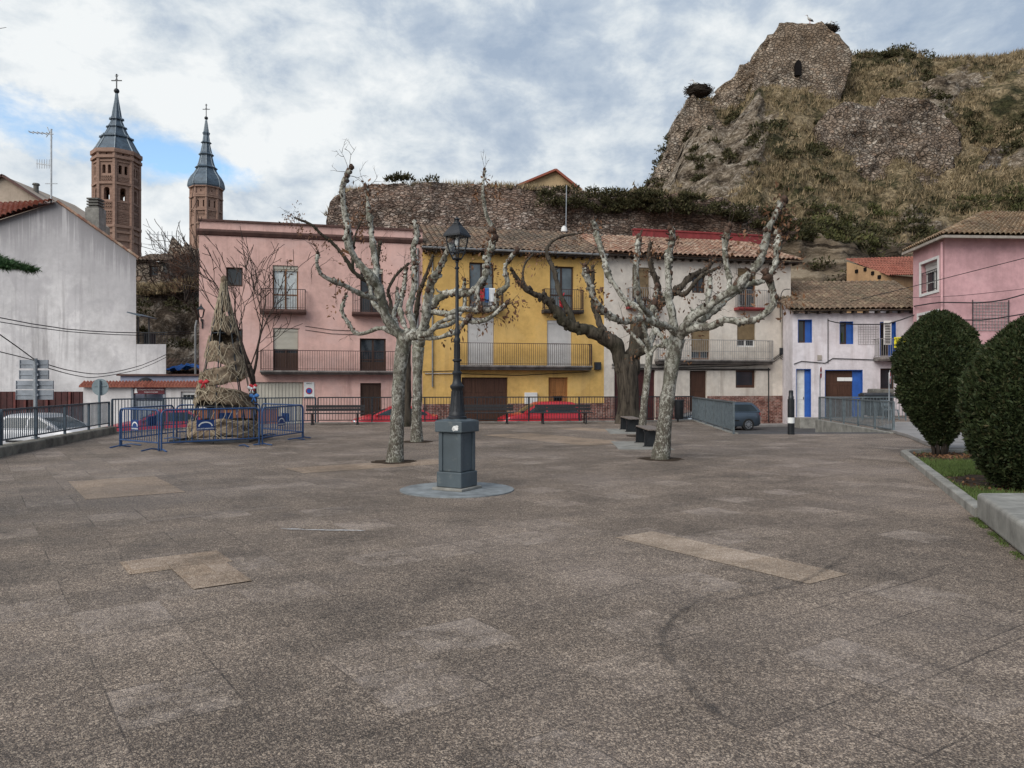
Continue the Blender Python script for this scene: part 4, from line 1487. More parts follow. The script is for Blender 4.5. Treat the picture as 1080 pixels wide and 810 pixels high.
def window(root, x0, z0, x1, z1, kind='leaf', frame='window_wood', blind=None, bf=0.0, pane='pane_dark', curtain=False, y=0.14, label=None, name='window', t=0.07, solid=0.0):
    """window or glazed door filling an opening; blind covers the top fraction bf"""
    mb = MB()
    y0, y1 = y, y + 0.06
    mb.box((x0, y0, z0), (x0 + t, y1, z1))
    mb.box((x1 - t, y0, z0), (x1, y1, z1))
    mb.box((x0 + t, y0, z1 - t), (x1 - t, y1, z1))
    mb.box((x0 + t, y0, z0), (x1 - t, y1, z0 + t * 1.3))
    xm = (x0 + x1) / 2
    if kind == 'leaf':
        mb.box((xm - t * .6, y0 - .01, z0 + t * 1.3), (xm + t * .6, y1, z1 - t))
        zt = z0 + (z1 - z0) * .36
        mb.box((x0 + t, y0 + .004, zt - .03), (xm - t * .6, y1, zt + .03))
        mb.box((xm + t * .6, y0 + .004, zt - .03), (x1 - t, y1, zt + .03))
    if solid:
        mb.box((x0 + t, y0 + .012, z0 + t * 1.3), (x1 - t, y1, z0 + (z1 - z0) * solid))
    w = mb.build(name, frame, root)
    if label:
        w['label'] = label
    mb = MB()
    mb.box((x0 + t * .5, y + .035, z0 + t * .5), (x1 - t * .5, y + .05, z1 - t * .5))
    mb.build('pane', pane, w)
    if curtain:
        mb = MB()
        n_ = 40
        for (a, b) in ((x0 + t, xm - t * .6), (xm + t * .6, x1 - t)):
            rows_ = []
            for z in (z0 + t * 1.3 + .02, z1 - t):
                rows_.append([(a + (b - a) * k / n_, y + .024 + .006 * math.sin(k * 1.1), z) for k in range(n_ + 1)])
            mb.grid(rows_)
        mb.build('curtain', 'curtain', w, smooth='all')
    if blind:
        mb = MB()
        zb = z1 - (z1 - z0) * bf
        slats(mb, x0 + .02, x1 - .02, zb, z1 - 0.16 if bf < .999 else z1 - .02, y - .035)
        mb.box((x0 + .015, y - .07, z1 - 0.17), (x1 - .015, y - .02, z1 - .004))
        mb.box((x0 + .02, y - .05, zb - .03), (x1 - .02, y - .03, zb))
        mb.build('blind', blind, w)
    return w


def door(root, x0, z0, x1, z1, mat='door_brown', y=0.15, name='door', panels=(2, 3), label=None, glass=None):
    mb = MB()
    mb.box((x0, y, z0), (x1, y + .06, z1))
    nx, nz = panels
    for i in range(nx):
        for j in range(nz):
            a = x0 + (x1 - x0) * (i + .12) / nx
            b = x0 + (x1 - x0) * (i + .88) / nx
            c = z0 + (z1 - z0) * (j + .1) / nz
            d = z0 + (z1 - z0) * (j + .9) / nz
            for q in (((a, y - .018, c), (b, y, c + .05)), ((a, y - .018, d - .05), (b, y, d)), ((a, y - .018, c + .05), (a + .05, y, d - .05)), ((b - .05, y - .018, c + .05), (b, y, d - .05))):
                mb.box(*q)
    d_ = mb.build(name, mat, root)
    if label:
        d_['label'] = label
    hb = MB()
    hx = x1 - (x1 - x0) * .12
    zh = z0 + min(1.05, (z1 - z0) * .5)
    hb.bar((hx, y - .05, zh - .07), (hx, y - .05, zh + .07), .03)
    hb.bar((hx, y - .05, zh), (hx, y + .01, zh), .025)
    hb.build('handle', 'iron_black', d_)
    if glass:
        gx0, gz0, gx1, gz1 = glass
        gb = MB()
        gb.box((gx0, y - .012, gz0), (gx1, y - .002, gz1))
        for k in range(5):
            xx = gx0 + (gx1 - gx0) * k / 4
            gb.bar((xx, y - .03, gz0), (xx, y - .03, gz1), .014)
        gb.build('grille', 'void', d_)
    return d_


def balcony(root, x0, x1, z, h=0.98, proj=0.55, mat='rail_brown', slab='slab_edge', th=0.12, step=0.115, label=None, soffit=None, midrail=False):
    """cantilevered slab with an iron railing"""
    mb = MB()
    mb.prism_x([(-proj, z - th * .55), (-proj + .05, z - th), (0.0, z - th), (0.0, z), (-proj, z)], x0, x1)
    b = mb.build('balcony', slab, root)
    if label:
        b['label'] = label
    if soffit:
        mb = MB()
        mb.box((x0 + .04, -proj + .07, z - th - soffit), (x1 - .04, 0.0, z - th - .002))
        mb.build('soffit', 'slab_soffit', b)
    mb = MB()
    y = -proj + .05
    a, c = x0 + .04, x1 - .04
    mb.bar((a, y, z + h), (c, y, z + h), .045, .03)
    mb.bar((a, y, z + .08), (c, y, z + .08), .03, .02)
    if midrail:
        mb.bar((a, y, z + h * .42), (c, y, z + h * .42), .02, .02)
    for xx in (a, c):
        mb.bar((xx, y, z + h), (xx, -.01, z + h), .035, .03)
        mb.bar((xx, y, z + .08), (xx, -.01, z + .08), .025, .02)
        mb.bar((xx, y, z), (xx, y, z + h), .04)
        for k in range(1, 5):
            yy = y * k / 5
            mb.bar((xx, yy, z + .08), (xx, yy, z + h), .016)
    n_ = int((c - a) / step)
    for k in range(1, n_):
        xx = a + (c - a) * k / n_
        mb.bar((xx, y, z + .0), (xx, y, z + h), .017)
    mb.build('railing', mat, b)
    return b


def tile_roof(root, x0, x1, y0, z0, y1, z1, mat, pitch=0.25, row=0.38, name='roof', seed=1, cut=None, sag=0.05, th=0.05):
    """barrel-tile slope rising from the eave (y0, z0) to the ridge (y1, z1)"""
    rr = random.Random(seed)
    L = math.hypot(y1 - y0, z1 - z0)
    sy, sz = (y1 - y0) / L, (z1 - z0) / L
    ny, nz_ = -sz, sy
    nrow, ncol = max(2, int(L / row)), max(2, int((x1 - x0) / pitch))
    pw = (x1 - x0) / ncol
    sec = [(0.0, 0.0), (0.12, 0.055), (0.30, 0.092), (0.5, 0.10), (0.70, 0.088), (0.86, 0.05)]
    mb = MB()
    for j in range(ncol):
        dx_ = rr.uniform(-.012, .012)
        for i in range(nrow):
            a, b = L * i / nrow, L * (i + 1) / nrow + .03
            rv = max(.001, rr.random())
            lift = rr.uniform(.0, .02)
            xa = x0 + j * pw
            if cut and not cut(xa + pw / 2, (a + b) / 2):
                continue
            rows_ = []
            for s, li in ((a - .02, lift + .032), (b - .02, lift)):
                sg = -sag * math.sin(PI * min(1, max(0, s / L))) + .03 * mnoise.noise(Vector((xa * .3, s * .3, seed)))
                ring = []
                for fx, h in sec + [(1.0, 0.0)]:
                    hh = h + li + sg
                    ring.append((xa + fx * pw + dx_, y0 + sy * s + ny * hh, z0 + sz * s + nz_ * hh))
                rows_.append(ring)
            mb.grid(rows_, rv)
            # visible end of the tile
            e0 = rows_[0]
            lo = [(p[0], p[1] - ny * .03, p[2] - nz_ * .03) for p in e0]
            mb.grid([lo, e0], rv)
    # boarding underneath
    base = [(x0, y0 - ny * th, z0 - nz_ * th), (x1, y0 - ny * th, z0 - nz_ * th), (x1, y1 - ny * th, z1 - nz_ * th), (x0, y1 - ny * th, z1 - nz_ * th)]
    if not cut:
        mb.poly(base, .4)
    return mb.build(name, mat, root, smooth=True)


def pipe(root, pts, r, mat, name='downpipe'):
    mb = MB()
    mb.tube(pts, r, 8)
    return mb.build(name, mat, root, smooth=True)


class Facade:
    """maps photo pixels onto the facade line and gives coordinates local to one house"""
    def __init__(s, x0, y0, th, zb, u0=0.0):
        s.x0, s.y0, s.c, s.s, s.zb, s.u0 = x0, y0, math.cos(th), math.sin(th), zb, u0
    def u(s, px):
        k = (px - 540) / FPX
        return (k * s.y0 - s.x0) / (s.c - k * s.s) - s.u0
    def z(s, px, py):
        Y = s.y0 + (s.u(px) + s.u0) * s.s
        return CAM_H - (py - 405) * Y / FPX - s.zb
    def r(s, px0, py0, px1, py1):      # (x0, z0, x1, z1) of an opening
        pm = (px0 + px1) / 2
        return (s.u(px0), s.z(pm, py1), s.u(px1), s.z(pm, py0))
    def root(s):
        return (s.x0 + s.u0 * s.c, s.y0 + s.u0 * s.s, s.zb)


ROW = Facade(X0, Y0, TH, STREET)
U_P0, U_PY, U_YC, U_C1 = ROW.u(210), ROW.u(445.5), ROW.u(637), ROW.u(834)
DEP = 9.0


def side_and_back(mb, W_, H, dep, z0=0.0):
    mb.poly([(0, dep, z0), (0, 0, z0), (0, 0, H), (0, dep, H)])
    mb.poly([(W_, 0, z0), (W_, dep, z0), (W_, dep, H), (W_, 0, H)])
    mb.poly([(W_, dep, z0), (0, dep, z0), (0, dep, H), (W_, dep, H)])


# pink house ---------------------------------------------------------
F = Facade(X0, Y0, TH, STREET, U_P0)
h = thing('pink_house', 'wide pink flat roofed house with brown cornice at the left end of the row', 'house', F.root(), TH)
Wd = U_PY - U_P0
H = F.z(320, 238)
win_a = F.r(238.5, 282, 256, 302)
win_b = F.r(238.5, 347, 256, 368)
d_up = F.r(287.5, 280, 314.5, 328)
d_lo = F.r(288, 346, 314.5, 391)
d_up2 = F.r(380, 283, 404, 331)
d_lo2 = F.r(379.5, 357, 407, 392)
gar = F.r(265, 403, 319.5, 446)
dr = F.r(380, 404, 402, 449)
gar = (gar[0], 0.13, gar[2], gar[3])
dr = (dr[0], 0.13, dr[2], dr[3])
mb = MB()
wall_panel(mb, Wd, H, [win_a, win_b, d_up, d_lo, d_up2, d_lo2, gar, dr])
side_and_back(mb, Wd, H, DEP)
mb.poly([(0, 0.3, H - .5), (Wd, 0.3, H - .5), (Wd, DEP, H - .5), (0, DEP, H - .5)])
mb.poly([(0, .3, H - .5), (0, .3, H), (Wd, .3, H), (Wd, .3, H - .5)])
mb.build('wall', 'pink_plaster', h)
mb = MB()
mb.box((-.06, -.10, H), (Wd, .36, H + .09))
z1 = F.z(320, 250)
mb.prism_x([(-.16, z1 + .06), (-.16, z1 + .14), (.0, z1 + .2), (.0, z1 - .12), (-.08, z1 - .08)], -.1, Wd)
mb.build('cornice', 'brown_cornice', h)
window(h, *win_a, kind='plain', frame='window_dark_wood')
window(h, *win_b, kind='plain', frame='window_dark_wood')
window(h, *d_up, blind='blind_cream', bf=.10, frame='window_wood', curtain=True)
window(h, *d_lo, blind='blind_cream', bf=.48, frame='window_dark_wood', solid=.42)
window(h, *d_up2, frame='window_dark_wood', blind='blind_cream', bf=.09)
window(h, *d_lo2, frame='window_dark_wood', solid=.3)
mb = MB()
slats(mb, gar[0], gar[2], gar[1], gar[3], .12, .16, False, .02)
g = mb.build('garage_door', 'blind_cream', h)
door(h, *dr, mat='window_dark_wood')
balcony(h, F.u(275), F.u(323), F.z(300, 327), label='small upper balcony with a red flower box', slab='brown_cornice', th=.2)
balcony(h, F.u(275), F.u(419), F.z(340, 391), soffit=.08, label='long lower balcony over the garage')
balcony(h, F.u(371), F.u(419), F.z(392, 330), slab='brown_cornice', th=.18)
mb = MB()
vp = F.r(320.5, 403, 331.5, 420)
mb.box((vp[0], -.03, vp[1]), (vp[2], -.002, vp[3]))
s_ = mb.build('no_parking_plate', 'lettering_white', h)
cx, cz = (vp[0] + vp[2]) / 2, vp[1] + (vp[3] - vp[1]) * .45
mb = MB()
mb.tube([(cx, -.045, cz), (cx, -.03, cz)], .16, 20)
mb.build('red_disc', 'sign_red', s_)
mb = MB()
mb.tube([(cx, -.052, cz), (cx, -.046, cz)], .115, 20)
mb.bar((cx - .1, -.058, cz + .1), (cx + .1, -.058, cz - .1), .04, .006)
mb.build('blue_disc', 'sign_blue', s_)
text_obj('lettering', 'VADO', .10, 'lettering_black', s_, (cx, -.035, vp[3] - .07))
text_obj('lettering', 'PERMANENTE', .06, 'lettering_black', s_, (cx, -.035, vp[1] + .06))
pipe(h, [(F.u(206.5), -.12, .15), (F.u(206.5), -.12, F.z(207, 345)), (F.u(208), -.1, F.z(207, 338))], .05, 'pipe_grey')
pipe(h, [(Wd - .25, -.08, .13), (Wd - .25, -.08, H - .9)], .05, 'pipe_grey')
for py in (348, 352):
    pipe(h, [(F.u(322), -.02, F.z(322, py - 4)), (F.u(350), -.02, F.z(350, py)), (F.u(378), -.02, F.z(378, py + 1))], .012, 'cable', 'cable')
PINK_H = h

# wall lantern on the pink house corner
wl = thing('wall_lantern', 'small black wall lantern on the left corner of the pink house', 'lantern', F.root(), TH)
cx, cz = F.u(213.5), F.z(213, 330)
mb = MB()
mb.bar((cx, -.01, cz + .05 - .55), (cx, -.42, cz - .4), .04)
mb.bar((cx, -.42, cz - .42), (cx, -.42, cz - .25), .05)
mb.bar((cx, -.02, cz - .75), (cx, -.02, cz - .3), .06)
mb.build('bracket', 'iron_black', wl)
mb = MB()
for (a, b, za, zb) in ((.10, .10, -.27, -.24), (.24, .05, .12, .3), (.05, .02, .3, .4)):
    mb.lathe([(a, cz + za), (b, cz + zb)], (cx, -.42, 0), 4, rot=PI / 4)
for k in range(4):
    an = PI / 4 + k * PI / 2
    mb.bar((cx + .1 * math.cos(an), -.42 + .1 * math.sin(an), cz - .25), (cx + .2 * math.cos(an), -.42 + .2 * math.sin(an), cz + .12), .025)
mb.build('lantern', 'iron_black', wl)

# yellow house ---------------------------------------------------------
F = Facade(X0, Y0, TH, STREET, U_PY)
h = thing('yellow_house', 'bright yellow three storey house with an old tiled roof in the middle of the row', 'house', F.root(), TH)
Wd = U_YC - U_PY
H = F.z(540, 267) - .05
u1 = F.r(495, 277, 521, 326)
u2 = F.r(580, 281, 605, 328)
l1 = F.r(493, 335, 521, 385)
l2 = F.r(577, 338, 603, 387)
gd = F.r(487, 398, 535.5, 446); gd = (gd[0], .13, gd[2], gd[3])
od = F.r(578.5, 398, 599, 446); od = (od[0], .13, od[2], od[3])
mb = MB()
wall_panel(mb, Wd, H, [u1, u2, l1, l2, gd, od])
side_and_back(mb, Wd, H, DEP)
mb.build('wall', 'yellow_plaster', h)
zd = F.z(470, 426)
for a, b in ((0.0, gd[0] - .02), (gd[2] + .02, od[0] - .02), (od[2] + .02, Wd)):
    mb = MB()
    mb.box((a, -.03, 0), (b, -.002, zd))
    mb.build('dado', 'brick_dado', h)
w = window(h, *u1, frame='window_dark_wood', pane='pane_grey', label='upper window door hung with washing')
window(h, *u2, frame='window_dark_wood', pane='pane_grey')
window(h, *l1, frame='window_dark_wood', blind='blind_white', bf=.98, y=.1)
window(h, *l2, frame='window_dark_wood', blind='blind_white', bf=.98, y=.1)
door(h, *gd, mat='door_brown', panels=(4, 3), name='garage_door')
gx = (od[0] + od[2]) / 2
door(h, *od, mat='door_orange', panels=(1, 3), glass=(gx - .22, od[1] + 1.0, gx + .22, od[1] + 1.65))
balcony(h, F.u(487), F.u(529), F.z(508, 325), h=.95, th=.14, label='upper balcony with clothes drying on its rail')
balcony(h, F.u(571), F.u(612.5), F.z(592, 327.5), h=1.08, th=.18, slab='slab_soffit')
balcony(h, F.u(480), F.u(621.5), F.z(550, 385.5), h=1.15, th=.13, soffit=.12, label='long lower balcony of the yellow house')
mb = MB()
bx = F.r(553, 414, 566, 426)
mb.box((bx[0], -.16, bx[1]), (bx[2], -.002, bx[3]))
mb.build('meter_box', 'white_paint', h, bevel=.015)
bx = F.r(626.5, 382, 633, 390)
mb = MB()
mb.box((bx[0], -.18, bx[1]), (bx[2], -.002, bx[3]))
mb.build('junction_box', 'steel_dark', h, bevel=.01)
pipe(h, [(F.u(456), -.06, F.z(456, 408)), (F.u(456), -.06, F.z(456, 270))], .04, 'pipe_grey')
pipe(h, [(F.u(446), -.03, F.z(446, 392)), (F.u(480), -.03, F.z(480, 391)), (F.u(484), -.03, F.z(484, 394)), (F.u(545), -.03, F.z(545, 396)), (F.u(622), -.03, F.z(622, 392))], .016, 'cable', 'cable')
pipe(h, [(F.u(448), -.05, F.z(448, 394)), (F.u(478), -.05, F.z(478, 394))], .03, 'pipe_beige', 'conduit')
RIDGE_Y, RIDGE_Z = 4.6, 0.0
eY, eZ = -.55, F.z(540, 266.5)
rZ = F.z(540, 241) + (241 - 405) * 0  # ridge seen at py 241 on the facade plane: raise for its distance
def ridge_height(F, px, py, back):
    Y = F.y0 + (F.u(px) + F.u0) * F.s + back * F.c
    return CAM_H - (py - 405) * Y / FPX - F.zb
rz_y = ridge_height(F, 540, 242, 5.0)
tile_roof(h, -.12, Wd, eY, eZ, 5.0, rz_y, 'tiles_old', seed=4, pitch=.30)
tile_roof(h, -.12, Wd, 10.2, eZ, 5.0, rz_y, 'tiles_old', seed=5, pitch=.5, row=.8)
mb = MB()
mb.box((0, -.5, eZ - .14), (Wd, .0, eZ - .06))
for k in range(int(Wd / .5)):
    mb.box((k * .5 + .1, -.46, eZ - .24), (k * .5 + .2, 0, eZ - .142))
mb.build('eave', 'eave_wood', h)
mb = MB()
mb.tube([(-.1, eY - .06, eZ - .01), (Wd, eY - .06, eZ - .01)], .065, 8)
mb.build('gutter', 'pipe_grey', h)
for s_ in (0, Wd):
    mb = MB()
    mb.poly([(s_, 0, H), (s_, 10, H), (s_, 5.0, rz_y - .06)])
    mb.build('gable', 'yellow_plaster', h)
YF, YH = F, h

# washing on the upper-left balcony of the yellow house
for k, (px, mat, cat_, lab, wd_, ht_) in enumerate((
        (506.5, 'cloth_red', 'towel', 'red cloth drying on the upper balcony of the yellow house', .22, .55),
        (511.5, 'cloth_blue', 'towel', 'blue cloth drying on the upper balcony of the yellow house', .24, .6),
        (516.5, 'cloth_white', 'sheet', 'white cloth drying on the upper balcony of the yellow house', .32, .7))):
    o = thing('drying_cloth', lab, cat_, F.root(), TH, 'washing on the balcony')
    mb = MB()
    uu, zt = F.u(px), F.z(508, 325) + 1.0
    rows_ = []
    for i in range(9):
        rows_.append([(uu + wd_ * (j / 6 - .5), -.56 - .02 * math.sin(j * 1.7 + k) * i / 8 - .01, zt - ht_ * i / 8) for j in range(7)])
    for i in range(5):
        rows_.insert(0, [(uu + wd_ * (j / 6 - .5), -.46 + .0 * j, zt - ht_ * .25 * (i + 1)) for j in range(7)])
    mb.grid(rows_)
    c = mb.build('cloth', mat, o, smooth='all')

# red doll hanging on the upper-right balcony
o = thing('hanging_figure', 'small red festive doll hung on the right upper balcony of the yellow house', 'decoration', F.root(), TH)
uu, zz_ = F.u(588.5), F.z(588, 314)
mb = MB()
mb.tube([(uu, -.6, zz_ - .38), (uu, -.62, zz_ - .1), (uu, -.6, zz_ + .1)], [.10, .14, .07], 8)
mb.tube([(uu - .17, -.58, zz_ + .2), (uu - .08, -.61, zz_ + .02)], [.03, .05], 6)
mb.tube([(uu + .17, -.58, zz_ + .2), (uu + .08, -.61, zz_ + .02)], [.03, .05], 6)
mb.tube([(uu - .05, -.6, zz_ - .62), (uu - .05, -.6, zz_ - .3)], [.035, .06], 6)
mb.tube([(uu + .05, -.6, zz_ - .62), (uu + .05, -.6, zz_ - .3)], [.035, .06], 6)
mb.build('suit', 'cloth_red', o, smooth='all')
mb = MB()
mb.blob((uu, -.6, zz_ + .16), .07, .07, .08, 0, .05, 8, 6)
mb.build('head', 'beige_plaster', o, smooth='all')

# cream house ---------------------------------------------------------
F = Facade(X0, Y0, TH, STREET, U_YC)
h = thing('cream_house', 'cream three storey house with red brick dado at the right end of the row', 'house', F.root(), TH)
Wd = U_C1 - U_YC
H = F.z(740, 275)
a1 = F.r(667, 282, 685, 324)
a2 = F.r(730, 291, 744, 309)
a3 = F.r(778, 283, 797.5, 325)
b1 = F.r(664.5, 338, 676, 379)
b2 = F.r(729, 345, 749, 379)
b3 = F.r(777.5, 338, 797, 366)
g1 = F.r(648, 389, 691, 446); g1 = (g1[0], .13, g1[2], g1[3])
g2 = F.r(727.5, 391, 745.5, 446); g2 = (g2[0], .13, g2[2], g2[3])
g3 = F.r(776, 390, 797, 409)
mb = MB()
wall_panel(mb, Wd, H, [a1, a2, a3, b1, b2, b3, g1, g2, g3])
side_and_back(mb, Wd, H, DEP)
mb.build('wall', 'cream_plaster', h)
zd = F.z(790, 417.5)
for a, b in ((0.0, g1[0] - .02), (g1[2] + .02, g2[0] - .02), (g2[2] + .02, Wd)):
    mb = MB()
    mb.box((a, -.035, 0), (b, -.002, zd))
    mb.build('dado', 'brick_dado', h)
window(h, *a1, frame='window_wood', blind='blind_brown', bf=.72)
window(h, *a2, frame='window_dark_wood', kind='leaf')
window(h, *a3, frame='window_wood', blind='blind_brown', bf=.35)
window(h, *b1, frame='window_wood', blind='blind_brown', bf=.97)
window(h, *b2, frame='window_wood', blind='blind_brown', bf=.75)
window(h, *b3, frame='white_paint', blind='blind_brown', bf=.70)
door(h, *g1, mat='maroon_metal', panels=(4, 1), name='garage_door')
door(h, *g2, mat='door_brown', panels=(1, 3))
window(h, *g3, frame='door_brown', kind='plain', t=.12)
balcony(h, F.u(660), F.u(694), F.z(677, 323.5), mat='rail_pale', slab='red_paint', th=.16, label='small upper balcony with a red slab near the yellow house')
balcony(h, F.u(774), F.u(809.5), F.z(791, 325), mat='rail_pale', slab='red_paint', th=.16, label='small upper balcony with a red slab on the right')
balcony(h, F.u(690), F.u(810.5), F.z(750, 379.5), mat='rail_pale', slab='slab_edge', th=.12, soffit=.14, h=1.1, midrail=True, label='long lower balcony with pale railing')
mb = MB()
zz_ = F.z(750, 390.5)
mb.box((F.u(668), -.06, zz_), (F.u(812), -.002, zz_ + .1))
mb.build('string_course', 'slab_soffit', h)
pipe(h, [(F.u(828), -.07, .13), (F.u(828), -.07, F.z(828, 315)), (F.u(825), -.07, F.z(825, 313)), (F.u(824), -.07, F.z(824, 330)), (F.u(824), -.07, F.z(824, 376))], .035, 'pipe_beige')
pipe(h, [(F.u(810), -.06, F.z(810, 388)), (F.u(810), -.06, .2)], .03, 'cable')
for dz_ in (0, .12, .2):
    pipe(h, [(F.u(645), -.05, F.z(645, 388) + dz_), (F.u(700), -.07, F.z(700, 388) + dz_), (F.u(780), -.08, F.z(780, 386) + dz_), (F.u(812), -.06, F.z(812, 384) + dz_), (F.u(822), -.06, F.z(822, 377) + dz_), (F.u(833), -.06, F.z(833, 386) + dz_)], .02, 'cable', 'cable')
bx = F.r(822, 367, 825.5, 374)
mb = MB()
mb.box((bx[0], -.14, bx[1]), (bx[2], -.002, bx[3]))
mb.build('junction_box', 'steel_dark', h)
eZ = F.z(740, 272)
def u_at(F, px, w):      # facade coordinate of the point w metres behind the front seen at px
    k = (px - 540) / FPX
    return (k * (F.y0 + w * F.c) - F.x0 + w * F.s) / (F.c - k * F.s) - F.u0
rz_c = ridge_height(F, 740, 252, 5.0)
tile_roof(h, .0, Wd + .45, -.6, eZ, 5.0, rz_c, 'tiles_mixed', seed=8, pitch=.29)
tile_roof(h, .0, Wd + .45, 10.6, eZ, 5.0, rz_c, 'tiles_mixed', seed=9, pitch=.5, row=.8)
mb = MB()
mb.box((0, -.52, eZ - .15), (Wd + .4, 0, eZ - .07))
for k in range(int(Wd / .5) + 1):
    mb.box((k * .5 + .1, -.48, eZ - .25), (k * .5 + .2, 0, eZ - .152))
mb.build('eave', 'eave_wood', h)
for s_ in (0, Wd):
    mb = MB()
    mb.poly([(s_, 0, H), (s_, 10, H), (s_, 5.0, rz_c - .06)])
    mb.build('gable', 'cream_plaster', h)
mb = MB()
zr = ridge_height(F, 740, 247, 5.6)
mb.box((u_at(F, 668, 5.3), 5.15, rz_c - .4), (u_at(F, 803, 5.3), 5.45, zr + .1))
mb.box((u_at(F, 668, 5.3) - .05, 5.1, zr + .102), (u_at(F, 803, 5.3) + .05, 5.5, zr + .2))
mb.build('roof_parapet', 'red_paint', h)
CF, CH = F, h

# a white aerial pole and vent on the yellow roof
o = thing('roof_vent', 'small white vent pipe on the tiled roof above the yellow house', 'vent', P(595, 246, 46.5))
mb = MB()
mb.lathe([(.12, -.9), (.12, .1), (.2, .1), (.16, .35), (.05, .45)], (0, 0, 0), 12)
mb.build('vent_pipe', 'white_paint', o, smooth=True)
mb = MB()
mb.bar((.1, 0, 0), (.14, 0, 2.9), .05)
mb.build('pole', 'galvanised', o)

# white and blue house ---------------------------------------------------------
WF = Facade(*(lambda p: (p.x, p.y))(P(836, 430, 42.6)), R(-4), STREET)
F = WF
h = thing('white_house', 'two storey white house with bright blue window reveals beside the cream house', 'house', F.root(), R(-4))
Wd = F.u(985)
H = F.z(900, 330)
w1 = F.r(841.5, 337, 856.5, 361.5)
w2 = F.r(885.5, 339, 900, 363)
w3 = F.r(928, 339.5, 945, 376)
d1 = F.r(839.5, 389, 855.5, 440); d1 = (d1[0], d1[1], d1[2], d1[3])
d2 = F.r(870, 390, 910, 445); d2 = (d2[0], .3, d2[2], d2[3])
w4 = F.r(928.5, 388.5, 944, 411)
mb = MB()
wall_panel(mb, Wd, H, [w1, w2, w3, d1, d2, w4], depth=.34)
side_and_back(mb, Wd, H, 9)
mb.build('wall', 'white_plaster', h)
# blue reveals: liners standing just inside each opening, with the blue leaf beside each
for q, f in ((w1, .42), (w2, .42), (w3, .40), (d1, .36), (d2, .24)):
    mb = MB()
    mb.box((q[2] - .03, .012, q[1]), (q[2] - .003, .33, q[3] - .003))
    mb.box((q[0] + .003, .012, q[1]), (q[0] + .03, .33, q[3] - .003))
    mb.box((q[0] + .031, .012, q[3] - .03), (q[2] - .031, .33, q[3] - .003))
    mb.box((q[2] - (q[2] - q[0]) * f, .2, q[1] + .01), (q[2] - .029, .24, q[3] - .029))
    mb.build('blue_reveal', 'blue_paint', h)
for q, f in ((w1, .42), (w2, .42), (w3, .4)):
    window(h, q[0] + .031, q[1], q[2] - (q[2] - q[0]) * f - .002, q[3] - .031, kind='plain', frame='window_dark_wood', y=.22)
window(h, *w4, kind='plain', frame='window_dark_wood', y=.2)
door(h, d1[0] + .031, d1[1], d1[2] - (d1[2] - d1[0]) * .36 - .002, d1[3] - .031, mat='white_paint', y=.24, panels=(1, 3))
g = door(h, d2[0] + .031, d2[1], d2[2] - (d2[2] - d2[0]) * .24 - .002, d2[3] - .031, mat='door_brown', y=.24, panels=(4, 4), name='garage_door')
mb = MB()
for fx in (.46, .66):
    xx = d2[0] + (d2[2] - d2[0]) * fx
    mb.box((xx - .2, .21, d2[3] - .62), (xx + .2, .219, d2[3] - .42))
mb.build('notice', 'lettering_white', g)
mb = MB()
cxy = F.r(887, 339, 895, 362)
mb.box((cxy[0] + .1, .19, cxy[1] + .1), (cxy[2] - .25, .2, cxy[3] - .6))
mb.build('curtain', 'green_grass', h)
balcony(h, F.u(921), F.u(949), F.z(935, 377), mat='rail_pale', slab='slab_edge', th=.2, h=1.0, proj=.7)
# open pierced shutter beside the balcony door
mb = MB()
zt, zb_ = F.z(930, 339), F.z(930, 364)
x0_ = F.u(928.4)
mb.box((x0_ + .0, -.48, zb_), (x0_ + .4, -.44, zt))
sh = mb.build('shutter', 'white_paint', h)
mb = MB()
k_ = 0
for i in range(13):
    z_ = zb_ + .08 + (zt - zb_ - .16) * i / 13
    mb.box((x0_ + .06, -.492, z_), (x0_ + .34, -.482, z_ + .045))
mb.build('slot', 'void', sh)
# yellow sale sign on the balcony
sg = F.r(936.7, 356.5, 949, 367.5)
mb = MB()
mb.box((sg[0], -.78, sg[1]), (sg[2], -.76, sg[3]))
s_ = mb.build('sale_sign', 'sign_yellow', h)
sw, shh = sg[2] - sg[0], sg[3] - sg[1]
for txt, fz, sz_ in (('VENDO', .78, .2), ('O', .5, .15), ('ALQUILO', .22, .17)):
    text_obj('lettering', txt, sz_, 'lettering_black', s_, ((sg[0] + sg[2]) / 2, -.785, sg[1] + shh * fz))
mb = MB()
for k in range(9):
    xx = F.u(905) + (F.u(926) - F.u(905)) * k / 8
    mb.bar((xx, -.02, F.z(915, 363)), (xx, -.02, F.z(915, 342)), .012)
for k in range(9):
    zz_ = F.z(915, 363) + (F.z(915, 342) - F.z(915, 363)) * k / 8
    mb.bar((F.u(905), -.03, zz_), (F.u(926), -.03, zz_), .012)
mb.build('wire_trellis', 'rail_pale', h)
pipe(h, [(F.u(837), -.04, F.z(837, 384)), (F.u(845), -.04, F.z(845, 381)), (F.u(870), -.04, F.z(870, 383)), (F.u(878), -.04, F.z(878, 378)), (F.u(922), -.04, F.z(922, 379.5)), (F.u(955), -.04, F.z(955, 383))], .022, 'cable', 'cable')
pipe(h, [(F.u(873), -.04, F.z(873, 383)), (F.u(873), -.04, F.z(873, 336))], .022, 'cable', 'cable')
mb = MB()
bx = F.r(862, 374.5, 866.5, 380)
mb.box((bx[0], -.05, bx[1]), (bx[2], -.002, bx[3]))
mb.build('vent_grille', 'pipe_beige', h)
mb = MB()
bx = F.r(836, 440, 862, 449)
mb.box((bx[0] + .1, -1.0, 0), (bx[2], -.002, d1[1] - .005))
mb.build('step', 'concrete', h)
eZ = F.z(900, 327)
rz_w = ridge_height(F, 900, 298, 5.5)
tile_roof(h, -.35, Wd + .2, -.55, eZ, 5.5, rz_w, 'tiles_lichen', seed=12, pitch=.27)
mb = MB()
